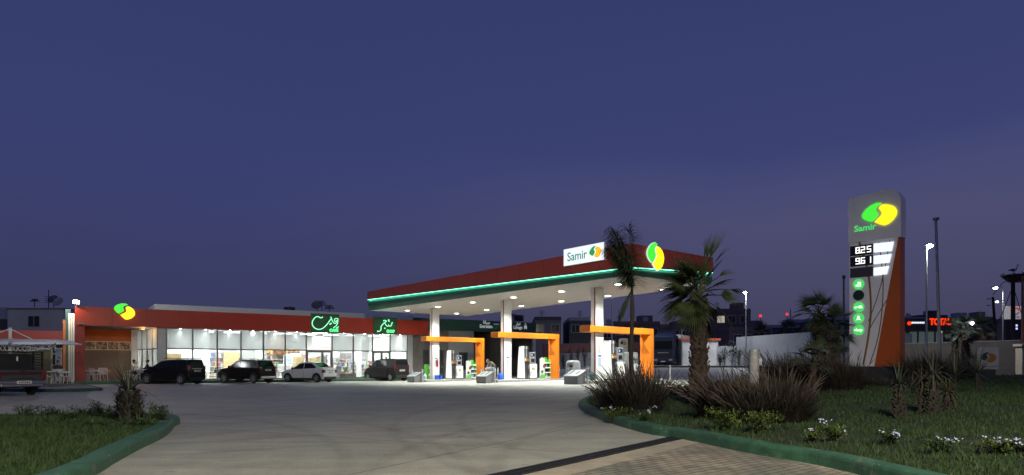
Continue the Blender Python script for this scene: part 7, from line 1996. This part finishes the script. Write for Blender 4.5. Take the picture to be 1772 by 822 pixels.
for sgn_ in (-1, 1):
    for k in range(9):
        a = sgn_ * k * .26; c = sgn_ * (k + 1) * .26; za = Zf(600) - .05 - .25 * math.cos(min(1, k / 9) * 1.5) ; zc_ = Zf(600) - .05 - .25 * math.cos(min(1, (k + 1) / 9) * 1.5)
        b.tube([(a, .1, Zf(597)), (c, .1, zc_)], .022, 5); b.tube([(a, .1, za), (c, .1, Zf(597))], .022, 5); b.tube([(a, .1, za), (c, .1, zc_)], .03, 5)
    b.tube([(0, .1, Zf(597)), (sgn_ * 2.4, .1, Zf(597))], .03, 5)
b.build('lattice_truss', M['white'], sl)
b = MB(); b.tube([(X_(117), -1.0, Zf(594)), (X_(88), 0, Zf(605)), (X_(20), 0, Zf(598))], .045, 6); b.build('brace', M['white'], sl)

# ------------------------------------------------------------------ inside the shop
def inn(name, lab, cat, px, s, z=FZ, grp=None, rot=0):
    t = TT(px, s); p = BP(t, s, z); return thing(name, lab, cat, p, BA + rot, grp)
goods = [mat('goods_' + n_, c_, .5, vary=.3, scale=12) for n_, c_ in (('red', (.36, .12, .10)), ('blue', (.14, .19, .34)), ('yellow', (.48, .42, .22)), ('green', (.20, .32, .18)), ('white', (.6, .6, .6)), ('brown', (.30, .24, .20)), ('dark', (.12, .12, .14)))]
def shelf(lab, px, s, w, h_, rows_, seed, rot=0, grp='goods shelves in the shop'):
    t_ = inn('goods_shelf', lab, 'shelf', px, s, grp=grp, rot=rot); rnd = random.Random(seed)
    b = MB(); b.box(-w / 2, w / 2, .18, .22, 0, h_); b.box(-w / 2, -w / 2 + .03, -.2, .18, 0, h_); b.box(w / 2 - .03, w / 2, -.2, .18, 0, h_); b.build('frame', M['lilac'], t_)
    for r_ in range(rows_):
        z = .12 + r_ * (h_ - .15) / rows_
        b = MB(); b.box(-w / 2 + .03, w / 2 - .03, -.22, .18, z, z + .03); b.build('shelf_board', M['white'], t_)
        x = -w / 2 + .05; gs = {}
        while x < w / 2 - .15:
            q = rnd.uniform(.10, .26); m_ = rnd.choice((0, 1, 2, 3, 4, 4, 4, 5, 5, 6)); gs.setdefault(m_, MB()).box(x, x + q * .9, -.18, .1, z + .032, z + .03 + rnd.uniform(.5, .85) * (h_ - .15) / rows_); x += q
        b = MB(); ms = []
        for k_, mb in gs.items():
            off_ = len(b.v); b.v += mb.v; b.f += [[i + off_ for i in f] for f in mb.f]; b.m += [len(ms)] * len(mb.f); ms.append(goods[k_])
        o = b.build('goods', ms, t_); o['kind'] = 'stuff'
for i, (px, s, w, h_, r_, lab) in enumerate([(628, 4.0, 2.4, 1.45, 4, 'low goods shelf behind the pane left of the van, front row'), (616, 6.3, 1.8, 1.6, 4, 'goods shelf in the second row behind the pane left of the van'), (655, 5.5, 2.2, 1.5, 4, 'goods shelf behind the shop door by the van'),
                                            (587, 5.6, 1.6, 1.7, 4, 'goods shelf with drinks right of the café door'), (472, 7.8, 2.2, 2.0, 4, 'brightly filled display shelf behind the saloon car'), (384, 8.6, 3.0, 2.1, 5, 'tall dark shelf of jars behind the café tables'), (545, 7.5, 2.2, 2.0, 5, 'tall drinks shelf behind the café door'), (690, 4.5, 1.6, 1.3, 3, 'short goods shelf behind the pane above the van')]):
    shelf(lab, px, s, w, h_, r_, 100 + i)
def box_thing(name, lab, cat, px, s, z0, w, d, h_, m, panel=None):
    t_ = inn(name, lab, cat, px, s, z0)
    b = MB(); b.box(-w / 2, w / 2, -d / 2, d / 2, .0, h_); b.build('body', m, t_, bevel=.015)
    if panel: b = MB(); b.box(-w / 2 + .06, w / 2 - .06, -d / 2 - .01, -d / 2, h_ * .12, h_ * .92); b.build('front_panel', panel, t_)
    return t_
box_thing('wood_cupboard', 'pale wooden cupboard against the white café wall behind the minivan', 'cupboard', 298, 3.6, FZ, 1.2, .5, 1.9, M['wood'], mat('wood_front', (.40, .30, .15), .5, vary=.25, scale=9))
box_thing('wood_cupboard', 'pale wooden service door in the café behind the SUV', 'cupboard', 400, 6.5, FZ, 1.2, .2, 2.1, M['wood'], M['wood'])
box_thing('wood_cupboard', 'pale wooden column unit left of the saloon car roof', 'cupboard', 516, 4.4, FZ, .75, .6, 1.75, M['wood'], mat('wood_front2', (.42, .33, .17), .5, vary=.25, scale=9))
box_thing('wood_cupboard', 'pale wooden counter end behind the saloon car', 'cupboard', 543, 4.0, FZ, 1.0, .7, 1.65, M['wood'])
box_thing('display_fridge', 'white lit drinks fridge with blue goods in the café', 'fridge', 503, 6.8, FZ, 1.1, .7, 2.0, M['whiteg'], mat('fridge_front', (.35, .42, .62), .3, vary=.5, scale=9))
box_thing('coffee_machine', 'dark coffee machine on the counter behind the saloon car', 'coffee machine', 557, 4.6, FZ + 1.1, .7, .5, .65, M['black'], M['steel'])
box_thing('service_counter', 'long pale service counter behind the SUV', 'counter', 470, 6.2, FZ, 4.5, .7, 1.1, M['whiteg'], M['lilac'])
box_thing('snow_globe_stand', 'round white promotion stand by the café door', 'stand', 584, 1.6, FZ, .5, .5, 1.0, M['whiteg'], M['lilac'])
box_thing('planter', 'dark planter box inside the pane right of the café door', 'planter', 602, 1.4, FZ, 1.3, .35, .35, M['wood_d'])
for i, (px, s, z, w, h_, lab) in enumerate([(478, 6.9, 2.2, 1.5, .75, 'upper food photo panel over the counter, left'), (489, 6.9, 2.2, 1.2, .75, 'upper food photo panel over the counter, right'), (478, 6.8, 2.95, 1.5, .6, 'warm toned picture panel hung above the food photos'), (505, 7.2, 2.35, 1.3, .45, 'wide food photo strip above the fridge')]):
    t_ = inn('food_picture', lab, 'picture', px, s, z); b = MB(); b.box(-w / 2, w / 2, -.02, .02, 0, h_); b.build('print', FM[i], t_); b = MB(); b.box(-w / 2 - .03, w / 2 + .03, .021, .04, -.03, h_ + .03); b.build('backing', M['black'], t_)
def cafe_chair(px, s, rot, lab):
    t_ = inn('cafe_chair', lab, 'chair', px, s, rot=rot, grp='dark shell chairs in the café')
    b = MB(); b.hexa([(-.2, -.2, .44), (.2, -.2, .44), (.2, .2, .43), (-.2, .2, .43)], [(-.22, -.22, .47), (.22, -.22, .47), (.2, .22, .46), (-.2, .22, .46)]); b.build('seat', M['black'], t_, bevel=.01)
    b = MB(); b.hexa([(-.19, .19, .46), (.19, .19, .46), (.19, .22, .46), (-.19, .22, .46)], [(-.17, .30, .86), (.17, .30, .86), (.17, .33, .86), (-.17, .33, .86)]); b.build('backrest', M['black'], t_, bevel=.01)
    for sx_ in (-1, 1):
        for sy in (-1, 1): b = MB(); b.tube([(sx_ * .12, sy * .12, .44), (sx_ * .2, sy * .2, 0)], .014, 5); b.build('leg', M['wood'], t_)
for px, s, rot, lab in ((361, 2.0, R(75), 'dark shell chair alone by the white wall right of the minivan'), (369, 2.6, R(-60), 'dark shell chair left of the first café table'), (388, 2.4, R(80), 'dark shell chair right of the first café table'), (472, 1.8, R(-80), 'dark shell chair left of the table behind the SUV tail'), (486, 1.8, R(70), 'dark shell chair right of the table behind the SUV tail'), (450, 2.4, R(20), 'dark shell chair deeper in the café behind the SUV')):
    cafe_chair(px, s, rot, lab)
def itable(px, s, lab):
    t_ = inn('cafe_table', lab, 'table', px, s, grp='small tables inside the café'); b = MB(); b.box(-.35, .35, -.35, .35, .71, .75); b.build('tabletop', M['whiteg'], t_); b = MB(); b.cyl((0, 0), .035, .02, .71, 8); b.build('leg', M['steel'], t_); b = MB(); b.cyl((0, 0), .22, 0, .02, 14); b.build('foot', M['steel'], t_)
itable(378, 2.5, 'small white table beside the dark shell chairs behind the minivan'); itable(479, 1.9, 'small table behind the SUV tail'); itable(456, 3.2, 'small table deeper in the café')
x_ = BP(TT(477, 2.6), 2.6, FZ + .75); leafy_shrub('small potted green plant seen behind the SUV tail', x_.x, x_.y, x_.z, .2, .45, 160, goods[3], None, 200, .12, name='potted_plant')
x_ = BP(TT(598, 2.2), 2.2, FZ + .3); leafy_shrub('yellowish potted plant inside the pane right of the café door', x_.x, x_.y, x_.z, .35, .7, 200, M['shrubl'], None, 201, .14, name='potted_plant')
p_ = BP(TT(668, 3.0), 3.0, FZ); person('customer in dark clothes standing inside the shop behind the van', p_, R(20), STAND, M['clothd'], M['jeans'])
p_ = BP(TT(560, 5.2), 5.2, FZ); person('person in a white top standing behind the counter near the coffee machine', p_, R(40), STAND, M['shirtw'], M['clothd'])
# printed panel and mauve block seen right of the café door
t_ = inn('mauve_screen', 'mauve display screen inside the pane right of the café door', 'screen', 598, 3.4, 1.75); b = MB(); b.box(-.55, .55, -.03, .03, 0, .6); b.build('panel', M['lilac'], t_); b = MB(); b.box(-.5, .5, -.036, -.031, .05, .55); b.build('print', M['mauve'], t_)
t_ = inn('ceiling_display', 'white framed panel hanging high behind the clear pane over the café door', 'panel', 556, 3.0, 2.75); b = MB(); b.box(-.75, .75, -.04, .04, 0, .85); b.build('frame', M['lilac'], t_); b = MB(); b.box(-.68, .68, -.05, -.041, .06, .79); b.build('panel', mat('pale_blue_panel', (.36, .40, .42), .5, vary=.05), t_)
